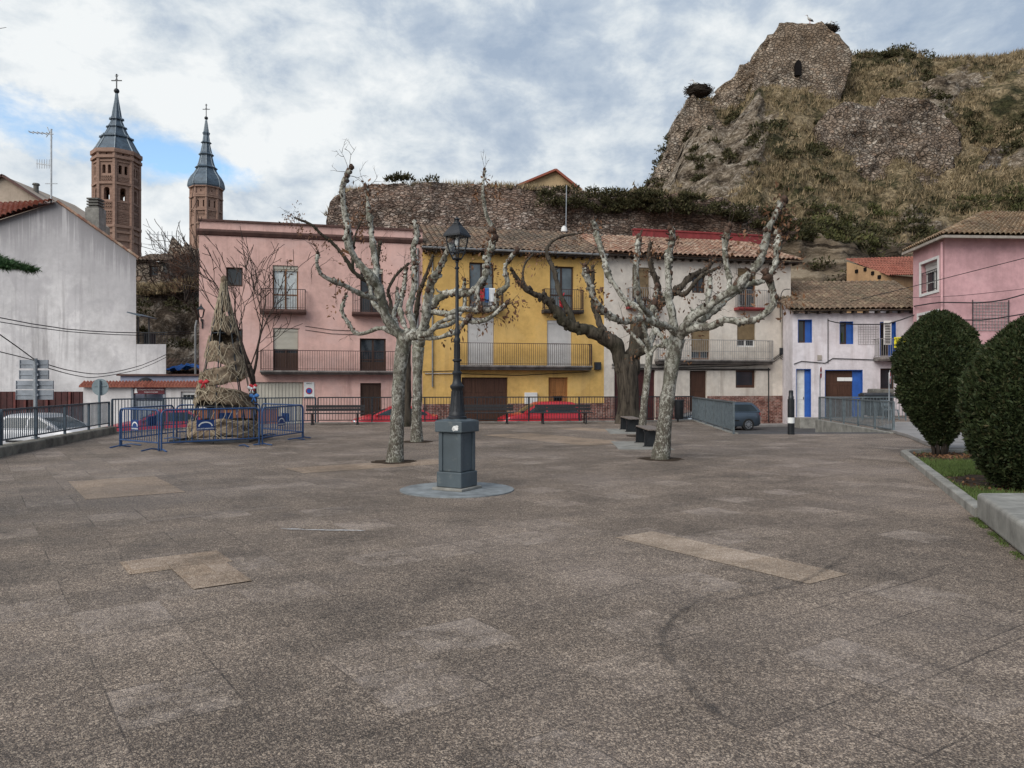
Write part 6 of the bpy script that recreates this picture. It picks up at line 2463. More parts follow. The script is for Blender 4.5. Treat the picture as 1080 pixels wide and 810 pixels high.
def pollard(name, label, base, Y, trunk, limbs, px2r, seed, group, scab_d=1.0, bark='plane_bark', leafn=260, leaf_from=None, twig_n=2, lscale=.7, kn=.30, crook=.40):
    """base, trunk, limbs are measured in photo pixels at distance Y (third number: metres nearer or farther)"""
    B = P(base[0], base[1], Y)
    B.z = 0
    o = thing(name, label, 'tree', B, 0, group)
    q = lambda p: P(p[0], p[1], Y + p[2]) - B
    k = Y / FPX
    mb = MB()
    tp = [q(p) for p in trunk]
    tr = [p[3] * k for p in trunk]
    c = catmull(tp, .12)
    pts, rad = [], []
    for p, t in c:
        pts.append(p)
        f = t * (len(tr) - 1)
        i = min(int(f), len(tr) - 2)
        rad.append((tr[i] + (tr[i + 1] - tr[i]) * (f - i)) * (1 + .06 * mnoise.noise(p * 2.2)))
    pts.insert(0, pts[0] + Vector((0, 0, -.15)))
    rad.insert(0, rad[0] * 1.12)
    mb.tube(pts, rad, 16, wob=.16, seed=seed)
    mb.build('trunk', bark, o, smooth='all')
    rr = random.Random(seed)
    tm_ = MB()
    tips = []
    for li, (pp, r0, r1) in enumerate(limbs):
        bm_ = MB()
        path, rads = limb(bm_, [q(p) for p in pp], r0 * k * lscale, r1 * k * (.5 + .5 * lscale), seed + li * 3.7, kn, crook)
        scabs(bm_, path, rads, rr, scab_d)
        spurs(bm_, path, rads, rr, int(len(path) * .25 * scab_d))
        bm_.build('branch', bark, o, smooth='all')
        tn = (path[-1] - path[-4]).normalized()
        tips.append(path[-1])
        for m_ in range(len(path) * 2 // 3, len(path), 5):
            tips.append(path[m_])
        twigs(tm_, path[-1], tn + Vector((0, 0, .3)), twig_n, .55, rr)
        for _ in range(3):
            i = rr.randrange(len(path) // 2, len(path))
            twigs(tm_, path[i], Vector((rr.uniform(-1, 1), rr.uniform(-1, 1), .2)), 1, .4, rr, .007, .12)
    tag(tm_.build('twigs', 'twig_grey', o), kind='stuff')
    lp = leaf_bits(tips, leafn, rr, .16)
    tag(scatter_mesh('leaves', lp, np.tile([[0, 0, -1.0]], (len(lp), 1)), .10, .05, 1, 'dead_leaf', .8, seed, o, tri=False), kind='stuff')
    return o


GRP = 'pollarded plane trees on the plaza'
# front left tree
pollard('plane_tree', 'pale pollarded plane tree just left of the lamp post, nearest trunk on that side', (416, 487), 15.8,
        [(416, 488, 0, 9.6), (417.5, 470, 0, 7.6), (419, 440, 0, 7.0), (421, 400, 0, 6.9), (424, 372, 0, 7.4), (427, 352, 0, 8.5)],
        [([(425, 358, 0), (409, 338, -.1), (403, 320, -.2), (399, 302, -.3), (383, 284, -.5), (371, 262, -.6), (365, 240, -.7), (363, 215, -.7), (362, 197, -.7), (368, 180, -.7)], 8.2, 3.0),
         ([(404, 322, -.2), (399, 300, .1), (396, 275, .4), (392, 250, .6), (390, 230, .7), (388, 212, .8), (387, 200, .8)], 5.2, 2.6),
         ([(401, 316, -.2), (384, 310, -.5), (362, 301, -.8), (347, 294, -1.0), (338, 288, -1.1), (334, 277, -1.2), (335, 269, -1.2)], 4.0, 2.6),
         ([(416, 352, .1), (402, 346, .6), (388, 351, .8), (374, 351, 1.0), (367, 340, 1.1), (361, 327, 1.1), (365, 312, 1.1)], 4.2, 2.2),
         ([(428, 354, 0), (440, 352, -.2), (448, 338, -.4), (453, 314, -.5), (454, 299, -.6), (463, 283, -.8), (470, 268, -.9), (476, 256, -1.0)], 7.4, 3.2),
         ([(434, 352, .1), (446, 356, -.4), (465, 356, -.8), (481, 349, -1.1), (494, 335, -1.3)], 4.6, 2.4),
         ([(446, 352, -.4), (453, 351, -.7), (463, 340, -.9), (479, 334, -1.1), (491, 339, -1.2), (505, 340, -1.3), (519, 334, -1.3), (529, 325, -1.4), (533, 322, -1.4)], 4.4, 2.1),
         ([(420, 350, .3), (415, 335, .7), (420, 318, 1.0), (418, 306, 1.1)], 4.2, 2.8),
         ([(403, 330, 0), (394, 318, .4), (389, 300, .6), (384, 288, .7)], 4.0, 2.0)],
        None, 3, GRP)
# second left tree, behind it
pollard('plane_tree', 'pollarded plane tree close behind the front left one, limbs reaching past the lamp post', (439.5, 466), 21.3,
        [(440, 467, 0, 7), (439.5, 450, 0, 5.4), (440, 420, 0, 5.1), (440, 390, 0, 5.1), (441, 366, 0, 6.5)],
        [([(441, 370, 0), (437, 355, .2), (433, 340, .4), (434, 318, .5), (437, 290, .6), (437, 264, .7), (440, 245, .8), (437, 233, .8)], 6.0, 3.2),
         ([(443, 366, 0), (449, 345, -.3), (453, 328, -.5), (461, 316, -.7), (477, 308, -1.0), (497, 308, -1.3), (508, 296, -1.4), (514, 281, -1.5), (516, 264, -1.5), (519, 250, -1.5)], 5.2, 4.2),
         ([(516, 262, -1.5), (520, 246, -1.5), (512, 226, -1.6), (509, 200, -1.6), (511, 180, -1.6)], 3.0, 1.5),
         ([(445, 360, 0), (449, 334, -.6), (458, 329, -.8), (471, 331, -1.1), (485, 326, -1.3), (505, 327, -1.5), (521, 325, -1.6), (524, 312, -1.7), (535, 300, -1.8), (533, 284, -1.8), (542, 268, -1.9)], 4.6, 2.8),
         ([(512, 292, -1.4), (505, 300, -1.7), (503, 314, -1.8), (506, 324, -1.9)], 3.6, 2.6),
         ([(438, 362, .2), (428, 345, .8), (423, 325, 1.2), (425, 305, 1.4), (428, 285, 1.5)], 4.2, 2.6),
         ([(447, 352, 0), (462, 345, .5), (478, 340, .8), (490, 322, 1.1), (489, 305, 1.2), (490, 296, 1.2)], 3.6, 2.2)],
        None, 17, GRP, leafn=330)
# front right tree
pollard('plane_tree', 'big leaning pale plane tree on the right, its long limbs spread over the cream house', (697, 484), 16.4,
        [(696, 485, 0, 10), (698.5, 465, 0, 7.9), (702, 435, 0, 7.5), (706, 405, 0, 7.4), (710, 375, 0, 7.9), (714, 357, 0, 9)],
        [([(712, 362, 0), (710, 345, 0), (709, 330, 0), (706, 312, .1), (704, 294, .2), (705, 276, .2), (709, 258, .3), (708, 243, .3)], 7.2, 3.6),
         ([(716, 360, 0), (722, 345, -.3), (730, 333, -.5), (748, 322, -.7), (772, 306, -.9), (790, 291, -1.0), (801, 277, -1.1), (807, 258, -1.1), (810, 243, -1.2), (816, 231, -1.2), (823, 214, -1.2)], 7.6, 3.2),
         ([(724, 348, -.2), (736, 340, .1), (748, 330, .3), (768, 314, .5), (789, 299, .7), (804, 296, .8), (816, 282, .8), (819, 266, .9), (820, 248, .9)], 5.4, 3.4),
         ([(720, 350, 0), (733, 346, -.6), (753, 343, -.9), (765, 338, -1.1), (779, 339, -1.3), (801, 336, -1.5), (816, 322, -1.6), (814, 306, -1.6), (810, 292, -1.7)], 5.6, 3.4),
         ([(714, 354, 0), (706, 346, -.3), (694, 341, -.6), (674, 336, -.9), (660, 339, -1.1), (648, 336, -1.3), (632, 326, -1.5), (624, 312, -1.6), (621, 296, -1.6), (618, 283, -1.7)], 5.4, 3.2),
         ([(692, 340, -.5), (680, 329, -.3), (662, 320, -.1), (651, 305, 0), (641, 290, .1), (637, 270, .2), (631, 252, .3), (628, 236, .3)], 4.6, 3.2),
         ([(686, 333, -.4), (677, 322, -.8), (671, 307, -.9), (671, 286, -1.0), (673, 268, -1.0), (674, 252, -1.0)], 4.4, 3.4),
         ([(707, 368, 0), (701, 358, .4), (694, 349, .7), (687, 336, .9), (690, 322, 1.0)], 5.2, 3.0),
         ([(737, 338, -.2), (744, 322, .1), (748, 306, .2), (749, 294, .3)], 4.0, 3.0),
         ([(768, 309, -.9), (769, 298, -.7), (766, 278, -.6), (765, 258, -.6), (769, 243, -.6)], 4.2, 3.4),
         ([(724, 352, .3), (728, 340, .8), (733, 329, 1.0), (741, 322, 1.2)], 4.0, 2.6)],
        None, 29, GRP, leafn=520)
# slender one behind it
pollard('plane_tree', 'slender pollarded plane tree behind the big right one, beside the two benches', (676.5, 460), 23.6,
        [(676, 461, 0, 5.2), (678, 445, 0, 3.9), (680, 420, 0, 3.6), (683, 395, 0, 3.5), (685, 372, 0, 4.2)],
        [([(685, 376, 0), (676, 362, .2), (668, 354, .3), (660, 346, .4)], 3.6, 2.2),
         ([(685, 374, 0), (692, 366, -.2), (701, 364, -.4), (712, 361, -.5), (722, 352, -.6)], 3.4, 2.2),
         ([(685, 372, 0), (688, 356, .2), (692, 340, .4), (690, 322, .5), (693, 306, .6)], 4.4, 2.6),
         ([(685, 370, 0), (681, 352, -.3), (676, 336, -.5), (678, 318, -.6)], 4.0, 2.4)],
        None, 41, GRP, leafn=300)

# old willow-like dark trees at the back
pollard('willow_tree', 'old thick trunked dark tree leaning left before the yellow and cream houses', (664, 447), 31.0,
        [(664, 448, 0, 16), (663, 438, 0, 12), (663, 415, 0, 11), (661, 395, 0, 12), (660, 384, 0, 12), (661, 374, 0, 9)],
        [([(662, 396, 0), (652, 371, -.1), (640, 357, -.3), (621, 348, -.5), (598, 343, -.8), (587, 328, -1.0), (575, 315, -1.2), (559, 308, -1.5), (549, 298, -1.7), (540, 286, -1.9)], 13, 2.0),
         ([(606, 345, -.7), (599, 326, -.5), (590, 309, -.3), (585, 287, -.1), (577, 268, .1), (581, 256, .2), (594, 249, .3), (614, 246, .4)], 5.0, 1.0),
         ([(642, 358, -.2), (634, 343, .2), (627, 325, .5), (625, 303, .7), (625, 284, .8)], 5.5, 2.4),
         ([(662, 396, 0), (671, 366, .2), (676, 345, .3), (688, 326, .5), (700, 314, .6), (714, 306, .7), (726, 294, .8), (745, 283, .9), (752, 276, 1.0)], 13, 2.0),
         ([(690, 322, .5), (694, 305, .3), (688, 284, .2), (684, 268, .1), (686, 258, .1)], 5.0, 2.2),
         ([(712, 307, .7), (722, 310, .3), (733, 298, .0), (742, 290, -.2), (756, 283, -.4)], 4.2, 1.6),
         ([(560, 309, -1.5), (552, 296, -1.2), (553, 280, -1.0), (562, 268, -.9)], 2.2, .9),
         ([(668, 376, 0), (682, 366, -.4), (690, 352, -.7), (698, 345, -.9)], 7, 3.0)],
        None, 53, None, .5, 'willow_bark', 900, twig_n=5, lscale=.74, kn=.12, crook=.16)
pollard('willow_tree', 'dark slim tree half hidden behind the two left plane trees', (428, 449), 29.0,
        [(427, 450, 0, 7.5), (428, 435, 0, 5.4), (429, 410, 0, 4.7), (429, 385, 0, 4.5), (428, 362, 0, 5)],
        [([(428, 366, 0), (418, 345, .2), (408, 325, .4), (400, 305, .5), (398, 280, .6), (400, 260, .7)], 5, 2.2),
         ([(408, 326, .4), (396, 304, .1), (376, 289, -.2), (364, 272, -.4), (350, 256, -.6), (338, 246, -.8), (328, 237, -.9), (312, 230, -1.0)], 4.2, 1.2),
         ([(414, 340, .3), (412, 318, .8), (409, 306, .9), (418, 290, 1.1), (430, 279, 1.2)], 3.4, 1.4),
         ([(430, 364, 0), (437, 340, -.2), (442, 310, -.4), (450, 288, -.6), (456, 272, -.7)], 4.8, 1.8),
         ([(372, 285, -.2), (372, 262, .1), (377, 242, .3), (384, 226, .4)], 2.6, 1.0)],
        None, 67, None, .4, 'willow_bark', 700, twig_n=4, kn=.14, crook=.2)


# thin bare trees ------------------------------------------------------
def bare_tree(name, label, base, height, r, seed, bark, twig, spread=.55, depth=6, lean=Vector((0, 0, 0)), stems=None, group=None):
    o = thing(name, label, 'tree', base, 0, group)
    rr = random.Random(seed)
    tb, tw = MB(), MB()
    def grow(p, d, L, r_, lev):
        pts, q = [p.copy()], p.copy()
        n = 5
        for k in range(n):
            d = (d + Vector([rr.uniform(-.16, .16) for _ in range(3)]) + lean * .04 + Vector((0, 0, .03))).normalized()
            q = q + d * L / n
            pts.append(q.copy())
        rads = [max(.011, r_ * (1 - .07 * k)) for k in range(n + 1)]
        (tb if lev < 3 else tw).tube(pts, rads, 7 if lev < 2 else (5 if lev < 4 else 3), caps=lev < 2)
        if lev >= depth:
            return
        nb = 3 if lev in (0, 1, 2) else 2
        for k in range(nb):
            i = n if k == 0 else rr.randrange(2, n + 1)
            a = Vector([rr.uniform(-1, 1) for _ in range(3)])
            a = (a - d * a.dot(d)).normalized()
            s = spread * (.45 if k == 0 else rr.uniform(.8, 1.4))
            grow(pts[i], (d + a * s).normalized(), L * (rr.uniform(.72, .86) if k == 0 else rr.uniform(.55, .8)), rads[i] * (.76 if k == 0 else .56), lev + 1)
    for d0, L0, r0 in (stems or [(Vector((0, 0, 1)), height * .34, r)]):
        grow(Vector((0, 0, -.1)), d0.normalized(), L0, r0, 0)
    tb.build('trunk', bark, o, smooth='all')
    tag(tw.build('twigs', twig, o), kind='stuff')
    return o


bare_tree('bare_tree', 'thin leafless tree with fine twigs against the pink house, behind the straw cone', (P(266, 441, 27.5).x, 27.5, 0), 7.4, .16, 23, 'thin_bark', 'twig_grey', .62, 6,
          stems=[(Vector((.0, 0, 1)), 2.45, .135)], lean=Vector((-.3, 0, .3)))
bare_tree('bare_tree', 'tangled reddish leafless shrub tree on the rocky bank left of the pink house', P(196, 318, 47.5), 4, .10, 5, 'thin_bark', 'twig_red', .8, 6,
          stems=[(Vector((-.3, 0, 1)), 1.2, .06), (Vector((.5, -.2, 1)), 1.35, .07), (Vector((.1, .2, 1)), 1.15, .06)])
bare_tree('bare_tree', 'tall wispy leafless tree rising left of the pink house corner', P(213, 345, 41.5), 6, .10, 9, 'thin_bark', 'twig_grey', .6, 6,
          stems=[(Vector((-.35, 0, 1)), 1.75, .06), (Vector((.15, 0, 1)), 1.9, .06)])

# soil pits round the plane trees
for px, py, Y in ((416, 487, 15.8), (439.5, 466, 21.3), (697, 484, 16.4), (676.5, 460, 23.6)):
    c = P(px, py, Y)
    mb = MB()
    rr = random.Random(int(px))
    ring = [(c.x + (.46 + rr.uniform(-.06, .06)) * math.cos(a), c.y + (.46 + rr.uniform(-.06, .06)) * math.sin(a), .006) for a in [2 * PI * k / 24 for k in range(24)]]
    mb.poly(ring)
    tag(mb.build('tree_pit', 'soil'), kind='structure')

# ------------------------------------------------------------------ lamp post
LX, LYY = -0.83, 11.62
m_paint('pedestal_paint', (0.068, 0.088, 0.10), (0.16, 0.17, 0.16), .45, .5, 7.0)
m_paint('lamp_paint', (0.009, 0.011, 0.015), (0.05, 0.047, 0.043), .15, .5, 12.0)
mb = MB()
mb.lathe([(.86, 0.0), (.86, .014), (.84, .018), (0.01, .018)], (LX, LYY, 0), 48)
m_plain('disc_concrete', (0.21, 0.225, 0.23), .9, 0, .3, 3.5, .25, .3)
tag(mb.build('concrete_disc', 'disc_concrete', smooth=True), kind='structure')
lp = thing('street_lamp', 'old black four sided lantern on a fluted pole and grey blue square pedestal', 'street lamp', (LX, LYY, 0.018), R(-30))
s = .243
mb = MB()
mb.box((-s + .02, -s + .02, .04), (s - .02, s - .02, .27))
mb.box((-s + .065, -s + .065, .272), (s - .065, s - .065, .86))
for sx in (-1, 1):
    for sy in (-1, 1):
        x, y = sx * (s - .075), sy * (s - .075)
        mb.box((x - .035, y - .035, .271), (x + .035, y + .035, .858))
mb.prism([(-s + .0, -s), (s, -s), (s, s), (-s, s)], .862, 1.03)
pd = mb.build('pedestal', 'pedestal_paint', lp, bevel=.014)
mb = MB()
for a, b in (((-s - .02, -s - .04, 0), (s + .03, s + .03, .038)),):
    mb.box(a, b)
mb.build('footing', 'concrete', pd, bevel=.008)
mb = MB()
mb.lathe([(s * 1.36, 1.032), (.20, 1.055), (.20, 1.06)], (0, 0, 0), 4, rot=PI / 4)
mb.build('cap', 'pedestal_paint', pd)
mb = MB()      # torn sticker remnants on the cap
for k, (x, z, w_, h_) in enumerate(((.13, .93, .055, .05), (.165, .955, .03, .02), (.10, .915, .03, .03))):
    rr = random.Random(k)
    poly = [(x + w_ * math.cos(a) * rr.uniform(.6, 1.1), z + h_ * math.sin(a) * rr.uniform(.5, 1.1)) for a in [2 * PI * j / 9 for j in range(9)]]
    mb.prism_y(poly, -s - .003, -s + .002)
mb.build('sticker', 'lettering_white', pd)
Z0 = 1.056
mb = MB()
mb.lathe([(.150, Z0), (.150, Z0 + .03), (.128, Z0 + .045), (.128, Z0 + .07), (.112, Z0 + .10), (.100, Z0 + .2), (.088, Z0 + .32), (.080, Z0 + .43), (.092, Z0 + .455), (.105, Z0 + .475), (.105, Z0 + .50), (.075, Z0 + .53), (.062, Z0 + .58), (.060, Z0 + .66), (.074, Z0 + .68), (.074, Z0 + .70), (.052, Z0 + .72), (.048, Z0 + .86), (.068, Z0 + .875), (.068, Z0 + .895), (.045, Z0 + .91), (.042, Z0 + 1.14), (.050, Z0 + 1.17), (.050, Z0 + 1.20), (.034, Z0 + 1.24), (.040, Z0 + 1.27), (.044, Z0 + 1.30), (.036, Z0 + 1.34), (.028, Z0 + 1.36), (.025, Z0 + 2.1), (.022, Z0 + 2.26), (.034, Z0 + 2.27), (.034, Z0 + 2.29), (.02, Z0 + 2.30), (.02, Z0 + 2.36), (.032, Z0 + 2.365), (.032, Z0 + 2.38), (.02, Z0 + 2.39)], (0, 0, 0), 20)
pole = mb.build('pole', 'lamp_paint', lp, smooth=True)
mb = MB()
for k in range(12):
    a = 2 * PI * k / 12
    mb.tube([(r_ * math.cos(a), r_ * math.sin(a), Z0 + z) for r_, z in ((.108, .11), (.098, .2), (.087, .32), (.079, .42))], .009, 4)
mb.build('fluting', 'lamp_paint', pole)
mb = MB()
for k in range(12):
    a = 2 * PI * k / 12
    mb.tube([(.0425 * math.cos(a), .0425 * math.sin(a), Z0 + z) for z in (.92, 1.13)], .007, 4)
mb.build('fluting', 'lamp_paint', pole)
# lantern
L0 = Z0 + 2.39
ln = MB()
ln.lathe([(.02, L0), (.07, L0 + .012), (.078, L0 + .03), (.05, L0 + .04)], (0, 0, 0), 12)
zb, zt = L0 + .03, L0 + .365
def rib(k, f):
    a = PI / 4 + k * PI / 2
    r_ = .068 + (.165 - .068) * (1 - (1 - f) ** 1.7)
    return Vector((r_ * math.cos(a), r_ * math.sin(a), zb + (zt - zb) * f))
for k in range(4):
    ln.tube([rib(k, f / 8) for f in range(9)], .011, 6)
    for f in (0.0, .30, 1.0):
        ln.bar(rib(k, f), rib(k + 1, f), .014, .016)
body = ln.build('lantern', 'lamp_paint', lp)
rf = MB()
q2 = math.sqrt(2)
rf.lathe([(.150 * q2, zt - .006), (.150 * q2, zt + .02), (.118 * q2, zt + .08), (.078 * q2, zt + .14), (.055 * q2, zt + .165), (.055 * q2, zt + .18), (.045 * q2, zt + .19)], (0, 0, 0), 4, rot=PI / 4)
rf.lathe([(.058, zt + .19), (.05, zt + .215), (.03, zt + .225), (.03, zt + .245), (.045, zt + .255), (.03, zt + .275), (.008, zt + .29)], (0, 0, 0), 12)
rf.build('roof', 'lamp_paint', body)
gl_ = MB()
for k in range(4):
    rows_ = []
    for f in range(9):
        a, b = rib(k, f / 8), rib(k + 1, f / 8)
        rows_.append([a, b])
    gl_.grid(rows_)
gl_.build('glass', 'lantern_glass', body)
bl = MB()
bl.blob((0, 0, zt - .09), .035, .035, .06, 0, 0, 10, 8)
bl.lathe([(.02, zt - .05), (.02, zt)], (0, 0, 0), 8)
bl.build('bulb', 'white_paint', body, smooth=True)

# ------------------------------------------------------------------ fences round the plaza
def fence(p0, p1, z0, z1, label, h0=.12, top=1.05, mat='steel_grey', post_sp=2.0, step=.115, flat=False, group='steel railings round the plaza'):
    a, b = Vector((p0[0], p0[1], z0)), Vector((p1[0], p1[1], z1))
    d = b - a
    L = d.to_2d().length
    o = thing('steel_railing', label, 'railing', a, math.atan2(d.y, d.x), group)
    sl = (z1 - z0) / L
    zf = lambda x: sl * x
    mb = MB()
    mb.bar((0, 0, top), (L, 0, top + zf(L)), .055, .045)
    mb.bar((0, 0, h0), (L, 0, h0 + zf(L)), .03, .035)
    n = int(L / step)
    for k in range(n + 1):
        x = L * k / n
        mb.bar((x, 0, h0 + zf(x)), (x, 0, top + zf(x)), .018)
    mb.build('bars', mat, o)
    m_ = max(1, round(L / post_sp))
    for k in range(m_ + 1):
        x = L * k / m_
        mb = MB()
        mb.bar((x, .0, zf(x) - .02), (x, .0, top + zf(x) - .01), .05, .06)
        mb.build('post', mat, o)
    return o


fence((-9.55, 8.0), L1 - Vector((.02, .1)), .21, .21, 'near left steel railing leading out of the frame', top=.80)
fence(L1, L2, .21, .21, 'grey steel railing on the left kerb in front of the white car', top=.80)
fence(L2 + Vector((.05, .1)), L3, .05, .05, 'short steel railing behind the blue barriers on the left')
fence(L3 + Vector((.08, .07)), L4, .0, .0, 'steel railing behind the straw cone')
fence(L4 + Vector((.1, .02)), L5, .0, .0, 'long dark steel railing behind the benches', mat='steel_dark')
fence(L5 + Vector((.1, .05)), L6, .0, .0, 'steel railing between the thick dark tree and the ramp', mat='steel_dark')
fence(L6 + Vector((-.03, -.1)), RA + Vector((-.06, .0)), .0, .0, 'blue grey steel railing sloping down beside the dark hatchback', top=1.02, step=.125, mat='steel_blue')
fence(RC + Vector((.06, -.06)), RB + Vector((.06, .1)), .0, .0, 'blue grey steel railing along the right side of the ramp', top=1.02, step=.13, mat='steel_blue')
fence(RC + Vector((.12, .0)), (17.2, 33.6), .0, .0, 'far steel railing in front of the blue garage door', top=1.02, step=.13, mat='steel_blue')

# left parapet kerb under the railing
m_plain('kerb_concrete', (0.21, 0.19, 0.155), 0.9, 0.0, 0.4, 2.0, 0.25, 0.4)
mb = MB()
for (a, b) in ((Vector((-9.3, 5.5)), L1), (L1, L2)):
    d = (b - a).normalized()
    nrm = Vector((-d.y, d.x))
    q = [a - nrm * .24, b - nrm * .24, b + nrm * .14, a + nrm * .14]
    mb.prism([tuple(x) for x in q], STREET, .22)
kb = tag(mb.build('kerb_wall', 'kerb_concrete', bevel=.03), 'low stained concrete parapet under the left railing', 'wall')

# kerb along the back of the plaza and beside the ramp
mb = MB()
for a, b in ((L2, L3), (L3, L4), (L4, L5), (L5, L6), (L6, RA), (RB, RC)):
    d = (b - a).normalized()
    nrm = Vector((-d.y, d.x)) * .09
    mb.prism([tuple(x) for x in (a - nrm, a + nrm, b + nrm, b - nrm)][::-1], STREET, .035)
tag(mb.build('kerb', 'concrete', bevel=.01), kind='structure')

# ------------------------------------------------------------------ crowd barriers round the straw cone
m_paint('barrier_blue', (0.018, 0.06, 0.165), (0.13, 0.13, 0.14), .3, .45, 9.0)
BL = 2.3


def barrier(label):
    o = thing('crowd_barrier', label, 'barrier', (0, 0, 0), 0, 'blue crowd barriers round the straw cone')
    mb = MB()
    r = .12
    z0, z1 = .20, .98
    pts = [(0.02, 0, 0.02), (.02, 0, z1 - r)] + [(.02 + r * (1 - math.cos(a)), 0, z1 - r + r * math.sin(a)) for a in (PI / 8, PI / 4, 3 * PI / 8, PI / 2)]
    pts += [(BL - p[0], 0, p[2]) for p in pts[::-1]]
    mb.tube(pts, .021, 8)
    mb.tube([(.02, 0, z0), (BL - .02, 0, z0)], .018, 8)
    mb.build('frame', 'barrier_blue', o, smooth=True)
    mb = MB()
    n = 17
    for k in range(1, n):
        x = .02 + (BL - .04) * k / n
        mb.tube([(x, 0, z0), (x, 0, z1)], .0085, 6)
    mb.build('bars', 'barrier_blue', o, smooth=True)
    for x in (.22, BL - .22):
        mb = MB()
        mb.tube([(x - .18, -.26, .012), (x - .18, -.02, .05), (x - .18, .26, .012)], .018, 6)
        mb.build('foot', 'barrier_blue', o)
    mb = MB()
    mb.box((.78, -.026, .46), (1.18, -.012, .72))
    pl = mb.build('plate', 'plate_blue', o)
    mb = MB()
    arc = [(.98 + .15 * math.cos(a), -.028, .56 + .10 * math.sin(a)) for a in [PI * k / 10 for k in range(11)]]
    for a, b in zip(arc, arc[1:]):
        mb.bar(a, b, .03, .004, up=Vector((0, 1, 0)))
    mb.build('emblem', 'lettering_white', pl)
    text_obj('lettering', 'AYUNTAMIENTO', .048, 'lettering_white', pl, (.98, -.028, .50))
    return o


bp_ = [(-9.9, 19.4), (-8.32, 18.2), (-6.5, 20.0), (-6.1, 22.5), (-7.95, 24.3), (-9.85, 22.4)]
labs = ['blue crowd barrier facing left, at the front left of the ring round the straw cone', 'front blue crowd barrier, directly before the straw cone',
        'right blue crowd barrier of the ring, turned side on', 'back right blue crowd barrier nearest the garage door', 'back blue crowd barrier behind the straw cone', 'left rear blue crowd barrier before the red car']
b0 = barrier(labs[0])
for k in range(6):
    o = b0 if k == 0 else copy_tree(b0)
    a, b = Vector(bp_[k]), Vector(bp_[(k + 1) % 6])
    d = b - a
    o.location = (a.x, a.y, 0)
    o.rotation_euler = (0, 0, math.atan2(d.y, d.x))
    o.scale = ((d.length - .06) / BL, 1, 1)
    o['label'] = labs[k]

# ------------------------------------------------------------------ straw cone (an improvised festive tree)
m, t = new_mat('burlap')
v = objc(t)
w1_ = t.add('ShaderNodeTexWave', {'Vector': v, 'Scale': 18.0, 'Distortion': 1.5})
n = t.noise(v, 2.5, 7, .7)
n2 = t.noise(v, 14.0, 5, .7)
col = t.ramp(t.math('ADD', t.math('MULTIPLY', n, .7), t.math('MULTIPLY', n2, .3)), [(.40, (.085, .062, .044)), (.5, (.19, .143, .10)), (.60, (.30, .235, .165))])
t.set(t.b, 'Base Color', col)
t.set(t.b, 'Roughness', .95)
t.set(t.b, 'Specular IOR Level', .1)
bump(t, t.math('ADD', n2, w1_.outputs['Fac']), .5, .01)
m_plain('straw_cord', (.38, .32, .23), .9, 0, .3, 8.0, .15)
cx, cy = -7.98, 21.3
ct_ = thing('straw_cone_tree', 'tall cone of burlap and straw netting on poles inside the blue barriers', 'decoration', (cx, cy, 0))
CH_, CR_ = 4.45, .93
mb = MB()
for k in range(7):
    a = 2 * PI * k / 7 + .3
    mb.tube([(CR_ * 1.02 * math.cos(a), CR_ * 1.02 * math.sin(a), .02), (.06 * math.cos(a), .06 * math.sin(a), CH_ - .1)], .018, 6)
for z in (.12, 1.0, 2.0, 3.0):
    r_ = CR_ * 1.01 * (1 - z / CH_)
    pts = [(r_ * math.cos(2 * PI * k / 20), r_ * math.sin(2 * PI * k / 20), z) for k in range(21)]
    mb.tube(pts, .016, 6, caps=False)
mb.box((-1.05, -1.05, .06), (1.05, -.98, .12)); mb.box((-1.05, .98, .06), (1.05, 1.05, .12)); mb.box((-1.05, -.97, .06), (-.98, .97, .12)); mb.box((.98, -.97, .06), (1.05, .97, .12))
mb.build('pole_frame', 'steel_dark', ct_)
bands = [(.16, .62, .0, 1), (.98, 1.42, .10, 2), (1.62, 2.10, -.16, 3), (2.30, 2.86, .14, 4), (2.98, 3.50, -.08, 5), (3.55, 4.42, .02, 6)]
cone_r = lambda z: max(.05, CR_ * 1.06 * (1 - z / (CH_ * 1.015)))
nets = MB()
rr = random.Random(77)
for za, zb, tilt, sd in bands:
    mb = MB()
    rows_ = []
    m_n = 12
    for i in range(m_n + 1):
        f = i / m_n
        row = []
        for j in range(72):
            a = 2 * PI * j / 72
            sag_ = .12 * mnoise.noise(Vector((math.cos(a) * 1.4, math.sin(a) * 1.4, sd * 3.1)))
            z = za + (zb - za) * f + tilt * math.cos(a + sd) + sag_ * (1 - .3 * f)
            r_ = cone_r(z) + .035 * mnoise.noise(Vector((math.cos(a) * 4, math.sin(a) * 4, z * 5 + sd))) + .03 * math.sin(f * PI * 3 + 3 * mnoise.noise(Vector((a, sd, 0)))) * (.6 + f * .4) - .05 * (f > .96) - .03 * (f < .05)
            row.append((r_ * math.cos(a), r_ * math.sin(a), max(.03, z)))
        rows_.append(row)
    mb.grid(rows_, wrap=True)
    mb.build('burlap_band', 'burlap', ct_, smooth='all')
    # criss-cross cords of the net over the band
    for _ in range(46):
        a0 = rr.uniform(0, 2 * PI)
        sgn = rr.choice((-1, 1))
        pts = []
        up_ = rr.random() < .6
        for k in range(9):
            f = k / 8
            a = a0 + sgn * f * rr.uniform(.5, .75)
            z = (za + (zb - za) * f if up_ else za + (zb - za) * (.5 + .3 * math.sin(a * 3 + sd))) + tilt * math.cos(a + sd) + rr.uniform(-.02, .02)
            pts.append(((cone_r(z) + .045) * math.cos(a), (cone_r(z) + .045) * math.sin(a), max(.05, z)))
        nets.tube(pts, .0075, 4, caps=False)
